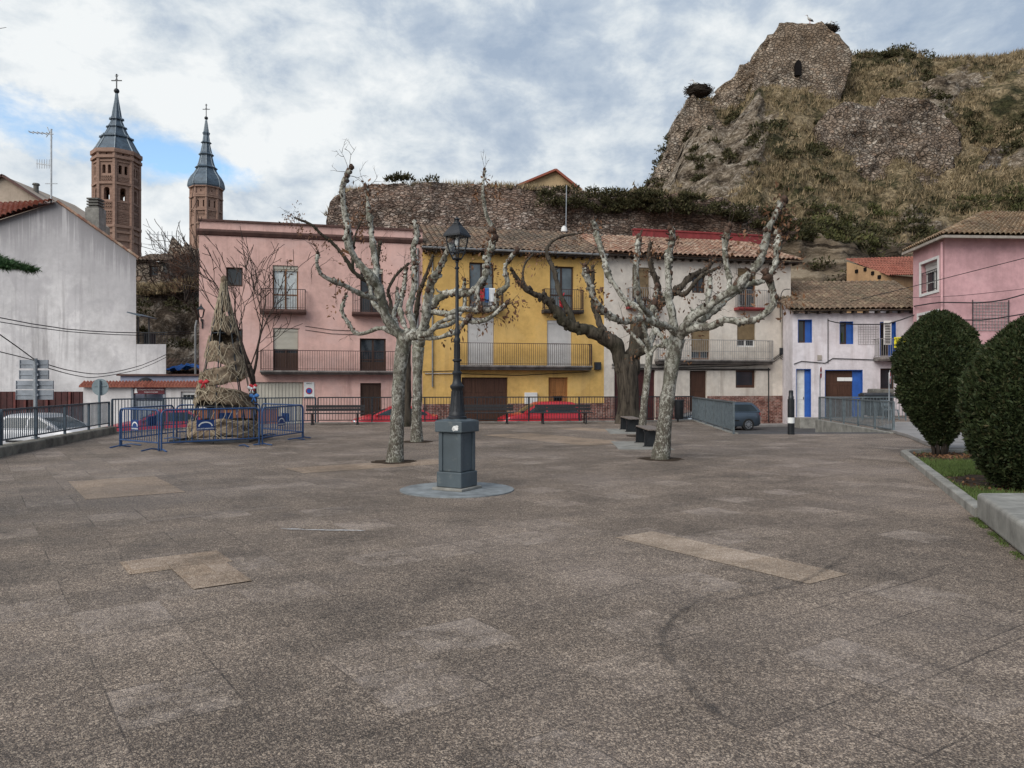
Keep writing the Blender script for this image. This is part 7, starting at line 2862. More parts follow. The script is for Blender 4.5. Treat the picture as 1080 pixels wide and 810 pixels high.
for _ in range(30):
    a0 = rr.uniform(0, 2 * PI)
    pts = []
    z_ = rr.uniform(.5, 3.4)
    for k in range(7):
        z = z_ + k * .11
        a = a0 + .08 * math.sin(k + a0)
        pts.append(((cone_r(z) + .03) * math.cos(a), (cone_r(z) + .03) * math.sin(a), z))
    nets.tube(pts, .007, 4, caps=False)
nets.build('straw_netting', 'straw_cord', ct_)
for nm, mat, px, py, s_ in (('red_bow', 'cloth_red', 213.5, 404, .11), ('red_bow', 'cloth_red', 259, 408, .09), ('white_bow', 'cloth_white', 257.5, 410, .10), ('blue_bow', 'cloth_blue', 260, 419, .11)):
    z = 1.6 - (py - 405) * 20.6 / FPX
    x = (px - 540) * 20.6 / FPX - cx
    y = -math.sqrt(max(.01, (cone_r(z) + .06) ** 2 - x * x)) if abs(x) < cone_r(z) else -.1
    mb = MB()
    mb.blob((x, y, z), s_ * .4, s_ * .4, s_ * .4, 1, .2, 8, 6)
    for sg_ in (-1, 1):
        mb.blob((x + sg_ * s_ * .7, y, z + s_ * .35), s_ * .65, s_ * .3, s_ * .5, sg_, .3, 8, 6)
        mb.tube([(x, y, z), (x + sg_ * s_ * .5, y - .02, z - s_ * 1.2)], [s_ * .12, s_ * .25], 5)
    mb.build(nm, mat, ct_, smooth='all')
mb = MB()
mb.blob((.0, 0, CH_ + .02), .09, .09, .14, 3, .3, 8, 6)
mb.build('tip', 'burlap', ct_, smooth='all')

# ------------------------------------------------------------------ benches
def bench(label, c, rz, length=2.3, back=True, wood='bench_wood'):
    o = thing('bench', label, 'bench', (c[0], c[1], 0), rz, 'benches on the plaza')
    mb = MB()
    for k in range(3):
        y = -.20 + k * .145
        mb.box((-length / 2, y, .43), (length / 2, y + .125, .465))
    mb.build('seat', wood, o, bevel=.006)
    if back:
        mb = MB()
        for k in range(2):
            z = .53 + k * .125
            y = .26 + k * .035
            mb.bar((-length / 2, y, z + .055), (length / 2, y, z + .055), .035, .11)
        mb.build('backrest', wood, o, bevel=.006)
    for sx in (-1, 1):
        x = sx * (length / 2 - .28)
        mb = MB()
        if not back:
            mb.box((x - .06, -.17, .03), (x + .06, .21, .40))
        mb.bar((x, -.16, 0), (x, -.14, .43), .05, .05)
        mb.bar((x, .24, 0), (x, .22, .43), .05, .05)
        mb.bar((x, -.2, .412), (x, .28, .412), .05, .034)
        mb.bar((x, -.22, .015), (x, .3, .015), .07, .03)
        if back:
            mb.bar((x, .24, .41), (x, .33, .76), .045, .03)
        mb.build('leg', 'iron_black', o)
    return o


bz = math.atan2(L5.y - L4.y, L5.x - L4.x)
bench('dark slatted bench against the railing, left of the plane trunks', (P(352, 448, 30.0).x, 30.2), bz)
bench('dark slatted bench against the railing, half behind the lamp pedestal', (P(512, 448, 30.8).x, 30.8), bz)
bench('dark slatted bench against the railing in front of the right red car', (P(595, 448, 31.0).x, 31.0), bz)
bench('backless worn bench end-on behind the leaning right plane trunk', (3.62, 20.2), R(90), 1.9, False, 'bench_worn_wood')
bench('backless bench end-on between the slender plane tree and the thick dark trunk', (4.05, 26.2), R(90), 1.9, False, 'bench_worn_wood')
for (x, y) in ((3.35, 18.95), (3.9, 24.9)):
    mb = MB()
    mb.prism([(x - .75, y - .25), (x + .6, y - .25), (x + .6, y + 2.4), (x - .6, y + 2.4)], 0.0, .012)
    tag(mb.build('bench_footing', 'concrete'), kind='structure')

# ------------------------------------------------------------------ cars
def m_car(name, c, metal=.3):
    m, t = new_mat(name)
    v = objc(t)
    n = t.noise(v, 1.5, 5, .6)
    t.set(t.b, 'Base Color', t.ramp(n, [(.3, tuple(x * .8 for x in c)), (.7, c)]))
    t.set(t.b, 'Metallic', metal)
    t.set(t.b, 'Roughness', .32)
    t.set(t.b, 'Coat Weight', .5)
    t.set(t.b, 'Coat Roughness', .08)
    return m
m_car('car_red', (.48, .02, .03), .0)
m_car('car_red_pink', (.42, .03, .05), .1)
m_car('car_white', (.58, .58, .60), .0)
m_car('car_blue_grey', (.075, .10, .13), .4)
m_glass('car_glass', (.025, .035, .04), .05)
m_plain('rubber', (.018, .018, .018), .85, 0, .3, 8.0)
m_plain('alloy', (.42, .43, .45), .35, .7, .1, 5.0)
m_plain('headlamp', (.62, .64, .68), .15, .3, .1, 5.0)
m_plain('tail_lamp', (.28, .01, .012), .2, 0, .1, 5.0)


def car(label, c, rz, paint, L=4.1, Wd=1.7, Hh=1.45, style='hatch', z=STREET + .004):
    """front points to +x"""
    o = thing('parked_car', label, 'car', (c[0], c[1], z), rz, None)
    hw = Wd / 2
    if style == 'coupe':
        roof = [(-.5, .93), (-.46, 1.0), (-.36, .93 * Hh / .93 * .90), (-.2, Hh * .985), (-.02, Hh), (.10, Hh * .96), (.27, .95), (.5, .72)]
        gh = dict(rb=-.42, rt=-.22, ft=.06, fb=.27)
        belt, hood_f, boot = .90, .68, .93
    elif style == 'sedan':
        gh = dict(rb=-.34, rt=-.22, ft=.04, fb=.22)
        belt, hood_f, boot = .90, .70, .98
    else:
        gh = dict(rb=-.49, rt=-.40, ft=.06, fb=.26)
        belt, hood_f, boot = .93, .72, .95
    xs = [-.5, -.492, -.47, -.42, -.34, -.25, -.12, 0, .12, .22, .29, .36, .42, .46, .485, .5]
    def top_z(x):
        if x < gh['rb']:
            return boot - .06 * ((gh['rb'] - x) / .2)
        if x > gh['fb']:
            f = (x - gh['fb']) / (.5 - gh['fb'])
            return belt + .05 + (hood_f - belt - .05) * f ** 1.6
        return belt + .03
    rows = []
    for x in xs:
        e = min((x + .5) / .05, (.5 - x) / .07, 1.0)
        w = hw * (.80 + .20 * math.sqrt(max(0, e)))
        zt = top_z(x)
        zl = .20 + .10 * (1 - min(1, e * 1.2))
        zm = (zl + zt) * .52
        X = x * L
        half = [(w * .90, zl), (w * .985, zl + .12), (w, zm), (w * .985, zt - .16), (w * .93, zt - .045), (w * .70, zt + .0), (w * .35, zt + .018)]
        rows.append([(X, -y, z_) for y, z_ in half] + [(X, 0, zt + .022)] + [(X, y, z_) for y, z_ in half[::-1]])
    mb = MB()
    idx = mb.grid(rows)
    mb.face(idx[0])
    mb.face(idx[-1][::-1])
    mb.build('body', paint, o, smooth=True)
    # greenhouse with crowned roof
    rb, rt, ft, fb = [gh[k] * L for k in ('rb', 'rt', 'ft', 'fb')]
    zb = belt
    def section(f):          # f 0 belt .. 1 roof edge
        return rb + (rt - rb) * f ** 1.7, fb + (ft - fb) * f ** 1.25, hw * (.90 - .17 * f ** 1.4), zb + (Hh - .09 - zb) * f
    mb = MB()
    rows = []
    for f in (0, .2, .4, .6, .8, .92, 1.0):
        x0, x1, w, z_ = section(f)
        ring = []
        for k in range(9):
            ring.append((x0 + (x1 - x0) * k / 8, -w, z_))
        for k in range(1, 6):
            b = .06 * math.sin(PI * k / 6)
            ring.append((x1 + b, -w + 2 * w * k / 6, z_))
        for k in range(9):
            ring.append((x1 + (x0 - x1) * k / 8, w, z_))
        for k in range(1, 6):
            b = .06 * math.sin(PI * k / 6)
            ring.append((x0 - b, w - 2 * w * k / 6, z_))
        rows.append(ring)
    for s_, dz_ in ((.95, .035), (.80, .062), (.6, .08), (.3, .09)):
        x0, x1, w, z_ = section(1.0)
        cxm = (x0 + x1) / 2
        rows.append([(cxm + (p[0] - cxm) * s_, p[1] * s_, z_ + dz_) for p in rows[6]])
    idx = mb.grid(rows, wrap=True)
    mb.face(idx[-1])
    cab = mb.build('cabin', paint, o, smooth=True)
    for sy in (-1, 1):
        mid = -.02 * L + (rb + fb) * .1
        for rear in (True, False):
            mb = MB()
            rows = []
            for f in (.10, .3, .5, .7, .88):
                a0, a1, aw, az = section(f)
                u0, u1 = (a0 + .17, mid - .04) if rear else (mid + .04, a1 - .17)
                rows.append([(u0 + (u1 - u0) * k / 6, sy * (aw + .006), az) for k in range(7)])
            mb.grid(rows)
            mb.build('side_window', 'car_glass', cab, smooth='all')
    a0, a1, aw, az = section(.06)
    b0, b1, bw, bz_ = section(.90)
    for (xa, xb, sg_, nm) in ((a1, b1, 1, 'windscreen'), (a0, b0, -1, 'rear_window')):
        mb = MB()
        rows = []
        for f in (.06, .25, .45, .65, .88):
            q0, q1, qw, z_ = section(f)
            x_, w_ = (q1 if sg_ > 0 else q0), qw * .88
            rows.append([(x_ + sg_ * (.06 * math.cos(k * PI / 2 / 4.6) + .012), w_ * k / 4, z_) for k in range(-4, 5)])
        mb.grid(rows)
        mb.build(nm, 'car_glass', cab, smooth='all')
    for sx in (-1, 1):
        for sy in (-1, 1):
            X = (-.31 if sx < 0 else .32) * L
            mb = MB()
            y0, y1 = sy * (hw - .19), sy * (hw + .006)
            rad = .315
            for (ya, ra), (yb, rb_) in (((y0, rad), (y1, rad)),):
                n = 28
                r1 = [mb.vert((X + ra * math.cos(2 * PI * k / n), ya, .30 + ra * math.sin(2 * PI * k / n))) for k in range(n)]
                r2 = [mb.vert((X + rb_ * math.cos(2 * PI * k / n), yb, .30 + rb_ * math.sin(2 * PI * k / n))) for k in range(n)]
                r3 = [mb.vert((X + rb_ * .68 * math.cos(2 * PI * k / n), yb + sy * .004, .30 + rb_ * .68 * math.sin(2 * PI * k / n))) for k in range(n)]
                for A_, B_ in ((r1, r2), (r2, r3)):
                    for k in range(n):
                        mb.face((A_[k], A_[(k + 1) % n], B_[(k + 1) % n], B_[k]))
                mb.face(r1)
            wh = mb.build('wheel', 'rubber', o)
            mb = MB()
            n = 28
            yy = y1 + sy * .002
            cvt = mb.vert((X, yy, .30))
            for k in range(10):
                a = 2 * PI * k / 10
                for da, rr0 in ((.10, .2),):
                    p0 = mb.vert((X + .04 * math.cos(a - .5), yy + sy * .01, .30 + .04 * math.sin(a - .5)))
                    p1 = mb.vert((X + rr0 * math.cos(a - da), yy, .30 + rr0 * math.sin(a - da)))
                    p2 = mb.vert((X + rr0 * math.cos(a + da), yy, .30 + rr0 * math.sin(a + da)))
                    p3 = mb.vert((X + .04 * math.cos(a + .5), yy + sy * .01, .30 + .04 * math.sin(a + .5)))
                    mb.face((p0, p1, p2, p3))
            mb.tube([(X, yy - sy * .02, .3), (X, yy + sy * .012, .3)], .05, 10)
            ring_ = [(X + .195 * math.cos(2 * PI * k / 24), yy, .3 + .195 * math.sin(2 * PI * k / 24)) for k in range(25)]
            mb.tube(ring_, .012, 5, caps=False)
            mb.build('rim', 'alloy', wh)
    for sy in (-1, 1):
        mb = MB()
        mb.blob((.462 * L, sy * hw * .70, .66), .13, .17, .085, 2, .1, 10, 7)
        mb.build('headlight', 'headlamp', o, smooth='all')
        mb = MB()
        mb.blob((-.482 * L, sy * hw * .80, .80), .07, .10, .15, 5, .1, 10, 7)
        mb.build('tail_light', 'tail_lamp', o, smooth='all')
        mb = MB()
        mb.blob((fb - .22, sy * (hw * .93 + .10), belt + .07), .06, .10, .07, 3, .1, 8, 6)
        mb.build('wing_mirror', paint, o, smooth='all')
    mb = MB()
    mb.box((-.503 * L, -hw * .8, .30), (-.490 * L, hw * .8, .42))
    mb.build('bumper_strip', 'rubber', o)
    mb = MB()
    mb.box((.490 * L, -hw * .8, .26), (.5035 * L, hw * .8, .40))
    mb.build('bumper_strip', 'rubber', o)
    for sy in (-1, 1):
        mb = MB()
        mb.bar((-.18 * L, sy * (hw + .004), .52), (.2 * L, sy * (hw + .004), .52), .012, .06)
        mb.build('side_moulding', 'rubber', o)
    return o


def at_px(px, Y):
    return (px - 540) * Y / FPX, Y
car('red coupe parked nose left before the pink house, behind the left plane trunks', at_px(416, 36.6), TH + PI, 'car_red', 4.0, 1.7, 1.38, 'coupe')
car('red hatchback parked nose left before the yellow house, behind the right bench', at_px(569, 38.4), TH + PI, 'car_red', 4.0, 1.7, 1.54, 'hatch')
car('dark blue grey hatchback parked nose left under the red brick dado of the cream house', at_px(757, 40.2), TH + PI, 'car_blue_grey', 4.1, 1.75, 1.48, 'hatch')
car('white saloon parked beyond the left railing under the grey sign boards', (-15.7, 26.0), R(-8), 'car_white', 4.5, 1.75, 1.42, 'sedan')
car('pinkish red saloon parked beyond the railing behind the blue barriers', (-13.9, 30.6), R(205), 'car_red_pink', 4.2, 1.7, 1.42, 'sedan')
o = thing('brick_planter_wall', 'low orange brick wall behind the blue barriers, left of the straw cone', 'wall', (-12.4, 32.6, STREET), R(18))
mb = MB()
mb.box((-2.6, 0, 0), (2.4, .25, 1.32))
mb.build('wall', 'sign_orange_brick' if 'sign_orange_brick' in MATS else m_plaster('sign_orange_brick', (.33, .13, .065), (.15, .09, .06), .4), o)
mb = MB()
mb.box((-2.65, -.03, 1.322), (2.45, .28, 1.38))
mb.build('coping', 'concrete', o)

# ------------------------------------------------------------------ signs, bollard, bin
o = thing('direction_sign', 'post with four grey board backs beyond the left railing', 'sign', (P(37.5, 458, 19.6).x, 19.6, .22))
Ys = 19.6
zz_ = lambda py: CAM_H - (py - 405) * Ys / FPX - .22
xs_ = lambda px: (px - 37.5) * Ys / FPX
mb = MB()
mb.tube([(0, 0, 0), (0, 0, zz_(378))], .048, 12)
mb.tube([(0, 0, 0), (0, 0, .03)], .10, 12)
mb.build('post', 'galvanised', o, smooth=True)
for (a, b, c, d) in ((19.5, 49.5, 379.5, 388.5), (19, 50, 390.5, 400), (15.5, 55, 401.5, 410.5), (15.5, 55, 411.5, 421.5)):
    mb = MB()
    x0_, x1_, z0_, z1_ = xs_(a), xs_(b), zz_(d), zz_(c)
    mb.box((x0_, .055, z0_), (x1_, .075, z1_))
    zm = (z0_ + z1_) / 2
    mb.box((x0_ + .02, .04, zm - .012), (x1_ - .02, .054, zm + .012))
    mb.box((x0_, .035, z0_), (x0_ + .015, .0549, z1_)); mb.box((x1_ - .015, .035, z0_), (x1_, .0549, z1_))
    mb.box((-.07, -.02, zm - .03), (.07, .039, zm + .03))
    mb.build('board', 'sign_back', o)

o = thing('round_sign', 'back of a round road sign on a pole at the left corner of the railing', 'sign', (P(106.5, 447, 24.6).x, 24.5, .22))
zz_ = lambda py: CAM_H - (py - 405) * 24.5 / FPX - .22
mb = MB()
mb.tube([(0, 0, 0), (0, 0, zz_(401))], .04, 10)
mb.build('post', 'sign_grey_blue', o, smooth=True)
mb = MB()
mb.tube([(0, .05, zz_(408.3)), (0, .065, zz_(408.3))], .27, 32)
mb.bar((-.2, .04, zz_(407)), (.2, .04, zz_(407)), .02, .03)
mb.build('disc', 'sign_grey_blue', o)


def no_entry(label, px, py, pyb, Y, zbase, r=.22):
    o = thing('no_entry_sign', label, 'sign', (P(px, py, Y).x, Y, zbase), R(58), 'no entry signs')
    zc = CAM_H - (py - 405) * Y / FPX - zbase
    mb = MB()
    mb.tube([(0, .03, 0), (0, .03, zc + .2)], .03, 10)
    mb.build('post', 'galvanised', o, smooth=True)
    mb = MB()
    mb.tube([(0, -.012, zc), (0, 0, zc)], r, 32)
    d = mb.build('disc', 'sign_red', o)
    mb = MB()
    mb.box((-r * .7, -.018, zc - r * .16), (r * .7, -.0125, zc + r * .16))
    mb.build('bar', 'lettering_white', d)
    mb = MB()
    mb.tube([(r * 1.0 * math.cos(2 * PI * k / 32), -.006, zc + r * 1.0 * math.sin(2 * PI * k / 32)) for k in range(33)], .012, 5, caps=False)
    mb.build('rim', 'lettering_white', d)
    return o
no_entry('round red no entry sign on a pole left of the blue framed garage', 865.5, 393, 440, 38.6, STREET, .30)
no_entry('red no entry sign half hidden by the left round bush', 938.5, 398, 440, 33.0, 0.0, .28)

o = thing('bollard', 'slim black bollard with a white band at the top of the ramp', 'bollard', (P(835.5, 458, 24.3).x, 24.4, 0))
mb = MB()
mb.prism([(.105 * math.cos(a), .105 * math.sin(a)) for a in [2 * PI * k / 14 for k in range(14)]], 0, 1.12)
mb.lathe([(.085, 1.12), (.085, 1.2), (.07, 1.22), (.07, 1.38), (.05, 1.40)], (0, 0, 0), 14)
mb.build('post', 'iron_black', o, smooth=True)
mb = MB()
mb.lathe([(.108, .36), (.108, .54)], (0, 0, 0), 14)
mb.build('band', 'lettering_white', o, smooth=True)

o = thing('waste_bin', 'dark wheeled waste bin beside the far railing by the bush', 'bin', (P(925, 445, 35.5).x, 35.6, 0.0), R(-6))
mb = MB()
rows_ = []
for z, w_, d_ in ((.14, .50, .30), (.5, .56, .34), (.98, .62, .38), (1.0, .66, .42), (1.05, .66, .42)):
    rows_.append([(-w_, -d_, z), (w_, -d_, z), (w_, d_, z), (-w_, d_, z)])
idx = mb.grid(rows_, wrap=True)
mb.face(idx[0][::-1]); mb.face(idx[-1])
mb.build('body', 'steel_dark', o, bevel=.02)
mb = MB()
mb.prism_x([(-.44, 1.052), (.42, 1.052), (.40, 1.13), (.0, 1.2), (-.42, 1.12)], -.67, .67)
mb.build('lid', 'iron_black', o, bevel=.015)
for sx in (-1, 1):
    mb = MB()
    mb.tube([(sx * .5, .22, .1), (sx * .58, .22, .1)], .1, 14)
    mb.build('wheel', 'rubber', o)
o = thing('litter_bin', 'slim black litter bin by the railing behind the leaning right plane tree', 'bin', (P(716, 443, 32.6).x, 32.6, 0.0))
mb = MB()
mb.lathe([(.17, .12), (.19, .2), (.20, .85), (.215, .86), (.215, .92), (.19, .93), (.13, .90)], (0, 0, 0), 16)
mb.build('bin', 'iron_black', o, smooth=True)
mb = MB()
mb.bar((0, .2, 0), (0, .2, .7), .06)
mb.build('post', 'iron_black', o)
o = thing('stone_block', 'rough grey stone block beneath the dark window of the white house', 'stone', (P(935, 425, 39.5).x, 40.2, STREET))
mb = MB()
mb.box((-.55, -.4, 0), (.55, .3, 2.15))
mb.build('block', 'concrete_dark', o, bevel=.06)
o = thing('plastic_chair', 'pale blue plastic chair beside the waste bin at the bush', 'chair', (P(939.5, 440, 34.5).x, 34.5, 0.0), R(25))
mb = MB()
mb.box((-.24, -.22, .42), (.24, .22, .455))
mb.build('seat', 'sign_grey_blue', o, bevel=.01)
mb = MB()
mb.bar((-.22, .22, .45), (-.24, .33, .86), .05, .03); mb.bar((.22, .22, .45), (.24, .33, .86), .05, .03)
mb.bar((-.24, .33, .84), (.24, .33, .84), .05, .08)
for k in range(4):
    mb.bar((-.13 + k * .087, .23, .46), (-.14 + k * .093, .325, .82), .035, .012)
mb.build('backrest', 'sign_grey_blue', o)
for sx in (-1, 1):
    for sy in (-1, 1):
        mb = MB()
        mb.bar((sx * .21, sy * .19, .42), (sx * .25, sy * .24, 0), .04)
        mb.build('leg', 'sign_grey_blue', o)

# ------------------------------------------------------------------ right bed: kerb, grass, bushes, concrete block
K0, K1 = Vector((8.58, 16.9)), Vector((5.56, 9.24))
KD = (K1 - K0).normalized()
KN = Vector((-KD.y, KD.x))          # pointing right (into the bed)
if KN.x < 0:
    KN = -KN
curve = [(10.3, 17.55), (9.6, 17.65), (9.0, 17.5), (8.7, 17.2), tuple(K0), tuple(K0.lerp(K1, .33)), tuple(K0.lerp(K1, .66)), tuple(K1)]
c = catmull([Vector((x, y, 0)) for x, y in curve], .2)
mb = MB()
rows_ = []
for i, (p, _) in enumerate(c):
    d = (c[min(i + 1, len(c) - 1)][0] - c[max(i - 1, 0)][0]).normalized()
    nrm = Vector((-d.y, d.x, 0))
    if nrm.dot(Vector((KN.x, KN.y, 0))) < 0 and i > 6:
        nrm = -nrm
    if i <= 6:
        nrm = Vector((-d.y, d.x, 0))
        if nrm.y > 0:
            nrm = -nrm
    jt = Vector((0, 0, .006 * mnoise.noise(p * 2.0)))
    rows_.append([p + jt, p + Vector((0, 0, .10)) + jt, p + nrm * .012 + Vector((0, 0, .115)) + jt, p + nrm * .13 + Vector((0, 0, .118)) + jt, p + nrm * .145 + Vector((0, 0, .10)) + jt, p + nrm * .145 + Vector((0, 0, -.02)) + jt])
idx = mb.grid(rows_)
mb.face(idx[0]); mb.face(idx[-1][::-1])
tag(mb.build('kerb', 'concrete', smooth=True), kind='structure')
bed = [tuple(Vector(q) + KN * .1) for q in (K0, K0.lerp(K1, .5), K1)] + [(5.9, 9.1), (7.6, 9.5), (10.8, 12.2), (13.0, 15.6), (12.2, 17.4), (10.3, 17.4), (9.2, 17.3)]
mb = MB()
nb = 44
def inside(x, y, poly):
    s_ = False
    for (x0_, y0_), (x1_, y1_) in zip(poly, poly[1:] + poly[:1]):
        if (y0_ > y) != (y1_ > y) and x < (x1_ - x0_) * (y - y0_) / (y1_ - y0_) + x0_:
            s_ = not s_
    return s_
mb.poly([(x, y, .05) for x, y in bed])
tag(mb.build('planting_bed', 'soil'), kind='structure')
gp = []
while len(gp) < 15000:
    x, y = nr.uniform(5.5, 12.5), nr.uniform(8.9, 17.5)
    if not inside(x, y, bed):
        continue
    n_ = mnoise.noise(Vector((x * .9, y * .9, 0))) + .35 * mnoise.noise(Vector((x * 3, y * 3, 5)))
    dist = min(math.hypot(x - 9.45, y - 16.6), 9) 
    d2_ = math.hypot(x - 7.6, y - 11.4)
    if n_ < -.22 or (dist < 1.1 and nr.random() < .93) or (d2_ < .9 and nr.random() < .9) or (y > 15.2 and nr.random() < .8):
        continue
    gp.append((x, y, .05))
gp = np.array(gp)
tag(scatter_mesh('green_grass', gp, np.tile([[0, 0, 1.0]], (len(gp), 1)), .075, .012, 4, 'green_grass', .55, 31), 'short green grass and weeds growing in the kerbed bed', 'grass', kind='stuff')
lf = []
for _ in range(900):
    a, r_ = nr.uniform(0, 2 * PI), abs(nr.normal(0, .8))
    c0 = (9.4, 16.5) if nr.random() < .7 else (7.6, 11.3)
    x, y = c0[0] + r_ * math.cos(a), c0[1] + r_ * math.sin(a)
    if inside(x, y, bed):
        lf.append((x, y, .06))
lf = np.array(lf)
tag(scatter_mesh('leaf_litter', lf, nr.normal(0, 1, (len(lf), 3)) * np.array([1, 1, .15]), .06, .045, 1, 'dead_leaf', .2, 33, tri=False), 'brown leaf litter under the round bushes', 'leaf litter', kind='stuff')

# concrete block at the right edge
blk = [tuple(K1 + KN * 0.0 + KD * .12), tuple(K1 + KD * 5.0), tuple(K1 + KD * 5.0 + Vector((1.9, .25))), tuple(K1 + KD * .12 + Vector((1.9, .05)))]
o = thing('concrete_block_seat', 'long thick concrete block with rounded edges at the right edge of the plaza', 'block', (blk[0][0], blk[0][1], 0))
mb = MB()
mb.prism([(x - blk[0][0], y - blk[0][1]) for x, y in blk], 0.0, .31)
mb.build('block', 'concrete', o, bevel=.045, segs=4)
# thin weeds along its foot
wp = []
for _ in range(420):
    f = nr.uniform(0, 1) ** 1.2
    p = K1 + KD * (.1 + 2.6 * f) - KN * nr.uniform(.0, .05)
    if mnoise.noise(Vector((p.x * 3, p.y * 3, 2))) > -.05:
        wp.append((p.x, p.y, 0.0))
wp = np.array(wp)
tag(scatter_mesh('weeds', wp, np.tile([[-.3, -.2, 1.0]], (len(wp), 1)), .028, .010, 3, 'green_grass', .6, 37), 'small weeds growing along the foot of the concrete block', 'weeds', kind='stuff')


def bush(label, cx, cy, prof_, zc0, seed, nleaf):
    """clipped cypress: prof_ list of (z, radius)"""
    o = thing('cypress_bush', label, 'bush', (cx, cy, .05), 0, 'clipped cypress bushes in the bed')
    rr = random.Random(seed)
    mb = MB()
    for k in range(7):
        a = rr.uniform(0, 2 * PI)
        r_ = rr.uniform(.25, .6) * prof_[2][1]
        mb.tube([(.09 * math.cos(a), .09 * math.sin(a), -.06), (.16 * math.cos(a), .16 * math.sin(a), .3), (r_ * .7 * math.cos(a), r_ * .7 * math.sin(a), .8), (r_ * math.cos(a), r_ * math.sin(a), 1.3)], [.05, .04, .03, .015], 6)
    mb.build('trunk', 'thin_bark', o, smooth='all')
    zs = np.array([p[0] for p in prof_]); rs = np.array([p[1] for p in prof_])
    rad = lambda z: np.interp(z, zs, rs)
    # dense inner mass
    mb = MB()
    rows_ = []
    for i in range(30):
        z = zs[0] + (zs[-1] - zs[0]) * i / 29
        row = []
        for j in range(48):
            a = 2 * PI * j / 48
            d = Vector((math.cos(a), math.sin(a), z))
            r_ = rad(z) * .86 * (1 + .10 * mnoise.noise(d * 2.2 + Vector((seed, 0, 0)))) - .03
            row.append((max(.01, r_) * math.cos(a), max(.01, r_) * math.sin(a), z))
        rows_.append(row)
    idx = mb.grid(rows_, .25, wrap=True)
    mb.face(idx[0][::-1], .2); mb.face(idx[-1], .2)
    mb.build('inner_foliage', 'cypress', o, smooth='all')
    r = np.random.default_rng(seed)
    pos, nrm = [], []
    while len(pos) < nleaf:
        z = r.uniform(zs[0], zs[-1])
        R_ = rad(z)
        if r.random() > (R_ + .12) / (rs.max() + .12):
            continue
        a = r.uniform(0, 2 * PI)
        d = Vector((math.cos(a), math.sin(a), z))
        bump_ = 1 + .10 * mnoise.noise(d * 2.2 + Vector((seed, 0, 0))) + .13 * mnoise.noise(d * 5.0 + Vector((0, seed, 0))) + .06 * mnoise.noise(d * 11.0)
        f = 1 - abs(r.normal(0, .07))
        if mnoise.noise(d * 4.5 + Vector((9, seed, 0))) < -.38 and r.random() < .75:
            f -= .13
        rr_ = R_ * bump_ * f
        pos.append((rr_ * math.cos(a), rr_ * math.sin(a), z))
        sl = (rad(z + .05) - rad(z - .05)) / .1
        nrm.append((math.cos(a), math.sin(a), .9 - .5 * sl))
    pos, nrm = np.array(pos), np.array(nrm)
    nrm /= np.linalg.norm(nrm, axis=1, keepdims=True)
    scatter_mesh('foliage', pos, nrm, .075, .03, 2, 'cypress', .6, seed, o, tri=False)
    return o


bush('tall egg shaped clipped cypress bush, whole, in front of the pink corner house', 9.32, 16.75,
     [(.20, .14), (.42, .28), (.65, .44), (.95, .64), (1.3, .81), (1.65, .89), (1.95, .89), (2.3, .81), (2.6, .66), (2.85, .47), (3.0, .30), (3.12, .10)], .4, 5, 30000)
bush('dark clipped cypress bush cut off by the right edge of the photo', 7.62, 11.3,
     [(.06, .44), (.3, .62), (.7, .80), (1.1, .88), (1.5, .86), (1.8, .76), (2.05, .60), (2.25, .40), (2.42, .22), (2.52, .06)], .1, 8, 26000)
# a few rusty dead twigs at the foot of the bushes
o = thing('dry_shrub', 'little leafless twiggy shrub between the two round bushes', 'shrub', (8.15, 11.9, .05))
mb = MB()
rr = random.Random(4)
for k in range(8):
    twigs(mb, Vector((rr.uniform(-.1, .1), rr.uniform(-.1, .1), 0)), Vector((rr.uniform(-.7, .7), rr.uniform(-.7, .7), 1)), 1, .8, rr, .008)
mb.build('stems', 'twig_red', o)

# ------------------------------------------------------------------ conifer at the left edge, only branch ends in view
o = thing('conifer_tree', 'dark conifer outside the left edge, one drooping branch in view', 'tree', (-7.4, 8.6, 0))
mb = MB()
mb.tube([(0, 0, -.1), (.03, 0, 2), (0, .02, 5), (0, 0, 8.5)], [.17, .14, .09, .03], 10, wob=.1)
mb.build('trunk', 'thin_bark', o, smooth='all')
rr = random.Random(12)
bt_ = MB()
cp, cn = [], []
def spray(p, d, L, lev):
    q = p.copy()
    pts = [q.copy()]
    n = 7
    for k in range(n):
        d = (d + Vector([rr.uniform(-.08, .08) for _ in range(3)]) + Vector((0, 0, -.012))).normalized()
        q = q + d * L / n
        pts.append(q.copy())
        if lev < 2 and k > 0:
            for s_ in (-1, 1):
                sd = d.cross(Vector((0, 0, 1))).normalized() * s_
                spray(q.copy(), (d * .95 + sd * .6).normalized(), L * (.30 - .025 * k), lev + 1)
        if lev > 0 or k > 2:
            for _ in range(6):
                cp.append(tuple(q - d * rr.uniform(0, L / n)))
                v_ = (d * .9 + Vector([rr.uniform(-1, 1) for _ in range(3)])).normalized()
                cn.append(tuple(v_))
    bt_.tube(pts, [(.012 if lev == 0 else .005) * (1 - .1 * k) for k in range(n + 1)], 5, caps=False)
B0 = Vector((-7.4, 8.6, 0))
tgt = [(P(-4, 262, 8.2), .0), (P(-60, 240, 8.0), .0)]
for tp, _ in tgt:
    tp = tp - B0
    st_ = Vector((0, 0, tp.z + .25))
    spray(st_, (tp - st_).normalized(), (tp - st_).length, 0 if tp.z < 4.5 else 1)
for k in range(20):
    a = rr.uniform(.75 * PI, 1.75 * PI)
    spray(Vector((0, 0, 2.0 + k * .31)), Vector((math.cos(a), math.sin(a), .05)), 1.9 - .065 * k, 0)
tw0 = P(-52, 42, 8.6) - B0
bt_.tube([(0, 0, tw0.z - .5), tw0 * .5 + Vector((0, 0, tw0.z * .5 - .15)), tw0], [.02, .014, .009], 5, caps=False)
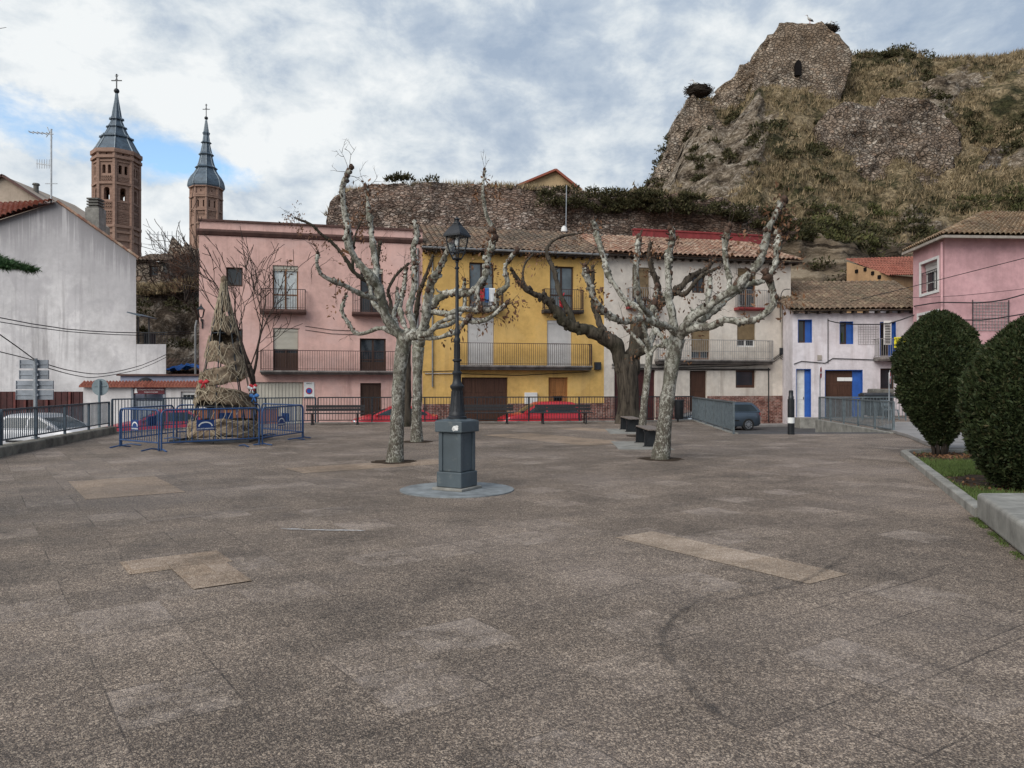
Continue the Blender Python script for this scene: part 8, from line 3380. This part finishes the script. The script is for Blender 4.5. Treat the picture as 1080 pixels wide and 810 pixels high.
twigs(bt_, tw0, Vector((1, 0, .12)) * 3, 2, .55, rr, .008, 0.0, 1)
bt_.build('branches', 'thin_bark', o)
cp, cn = np.array(cp), np.array(cn)
scatter_mesh('needles', cp, cn, .075, .012, 2, 'conifer', .35, 44, o)

# ------------------------------------------------------------------ overhead cables
def cable(name, label, pts, r=.018, sag=.0, group='overhead cables'):
    c = catmull([Vector(p) for p in pts], 1.0)
    o_ = MB()
    L0_, L1_ = c[0][0], c[-1][0]
    o_.tube([p + Vector((0, 0, -sag * 4 * t * (1 - t))) for p, t in c], r, 5)
    return tag(o_.build(name, 'cable', smooth='all'), label, 'cable', group)


cable('overhead_cable', 'upper black cable crossing the white gable wall', [P(-40, 326, 30), P(0, 335, 31), P(70, 347, 33), P(145, 351, 36), P(210, 349, 38.6)], .022)
cable('overhead_cable', 'second black cable just under the first on the white gable wall', [P(-40, 332, 30), P(0, 339.5, 31), P(70, 349.5, 33), P(145, 353.5, 36), P(211, 351, 38.6)], .018)
cable('overhead_cable', 'slack cable looping from the sign post up to the white step', [P(36, 380, 20.0), P(75, 391, 25), P(110, 394, 30), P(150, 385, 34), P(175, 374, 36)], .016)
cable('overhead_cable', 'thin cable looping just below the other on the low right of the white gable', [P(36, 384, 20.0), P(80, 396, 25), P(105, 397.5, 30), P(148, 389, 34), P(175, 377, 36)], .014)
cable('overhead_cable', 'short cable dropping from the left edge to the sign boards', [P(-30, 338, 16), P(0, 353, 17.5), P(36, 379, 19.6)], .014)
cable('overhead_cable', 'low cable from the left edge to the sign post', [P(-30, 366, 16), P(0, 371, 17.5), P(36, 380, 19.6)], .012)
cable('overhead_cable', 'cable rising across the pink corner house to the right edge', [P(897, 318, 40), P(930, 310, 39), P(975, 299, 36.5), P(1030, 285, 33), P(1085, 271, 30), P(1140, 256, 27)], .016)
cable('overhead_cable', 'thin straight cable low on the pink corner house', [P(955, 314, 38), P(1010, 312, 36.0), P(1085, 304, 36.3), P(1150, 296, 36.6)], .012)
cable('overhead_cable', 'thick cable bundle sagging across the pink corner house above the lattice', [P(964, 323, 39.9), P(992, 319, 36.3), P(1030, 319.5, 36.2), P(1060, 316, 36.3), P(1085, 309, 36.4), P(1150, 294, 37)], .03)
cable('overhead_cable', 'cable bundle crossing the pale lattice on the pink corner house', [P(1000, 337, 36.0), P(1035, 337.5, 36.1), P(1062, 334, 36.2), P(1085, 330, 36.4), P(1150, 318, 37)], .03)
cable('overhead_cable', 'pair of cables from the white house over to the pink corner house', [P(873, 338, 42.0), P(890, 341.5, 42.0), P(915, 342, 42), P(938, 341, 41.5), P(965, 332, 40)], .03)
cable('overhead_cable', 'cable along the top of the cream and white houses joint', [P(833, 305, 43.6), P(826, 306, 43.8), P(823, 316, 43.9), P(823, 340, 43.9)], .025)
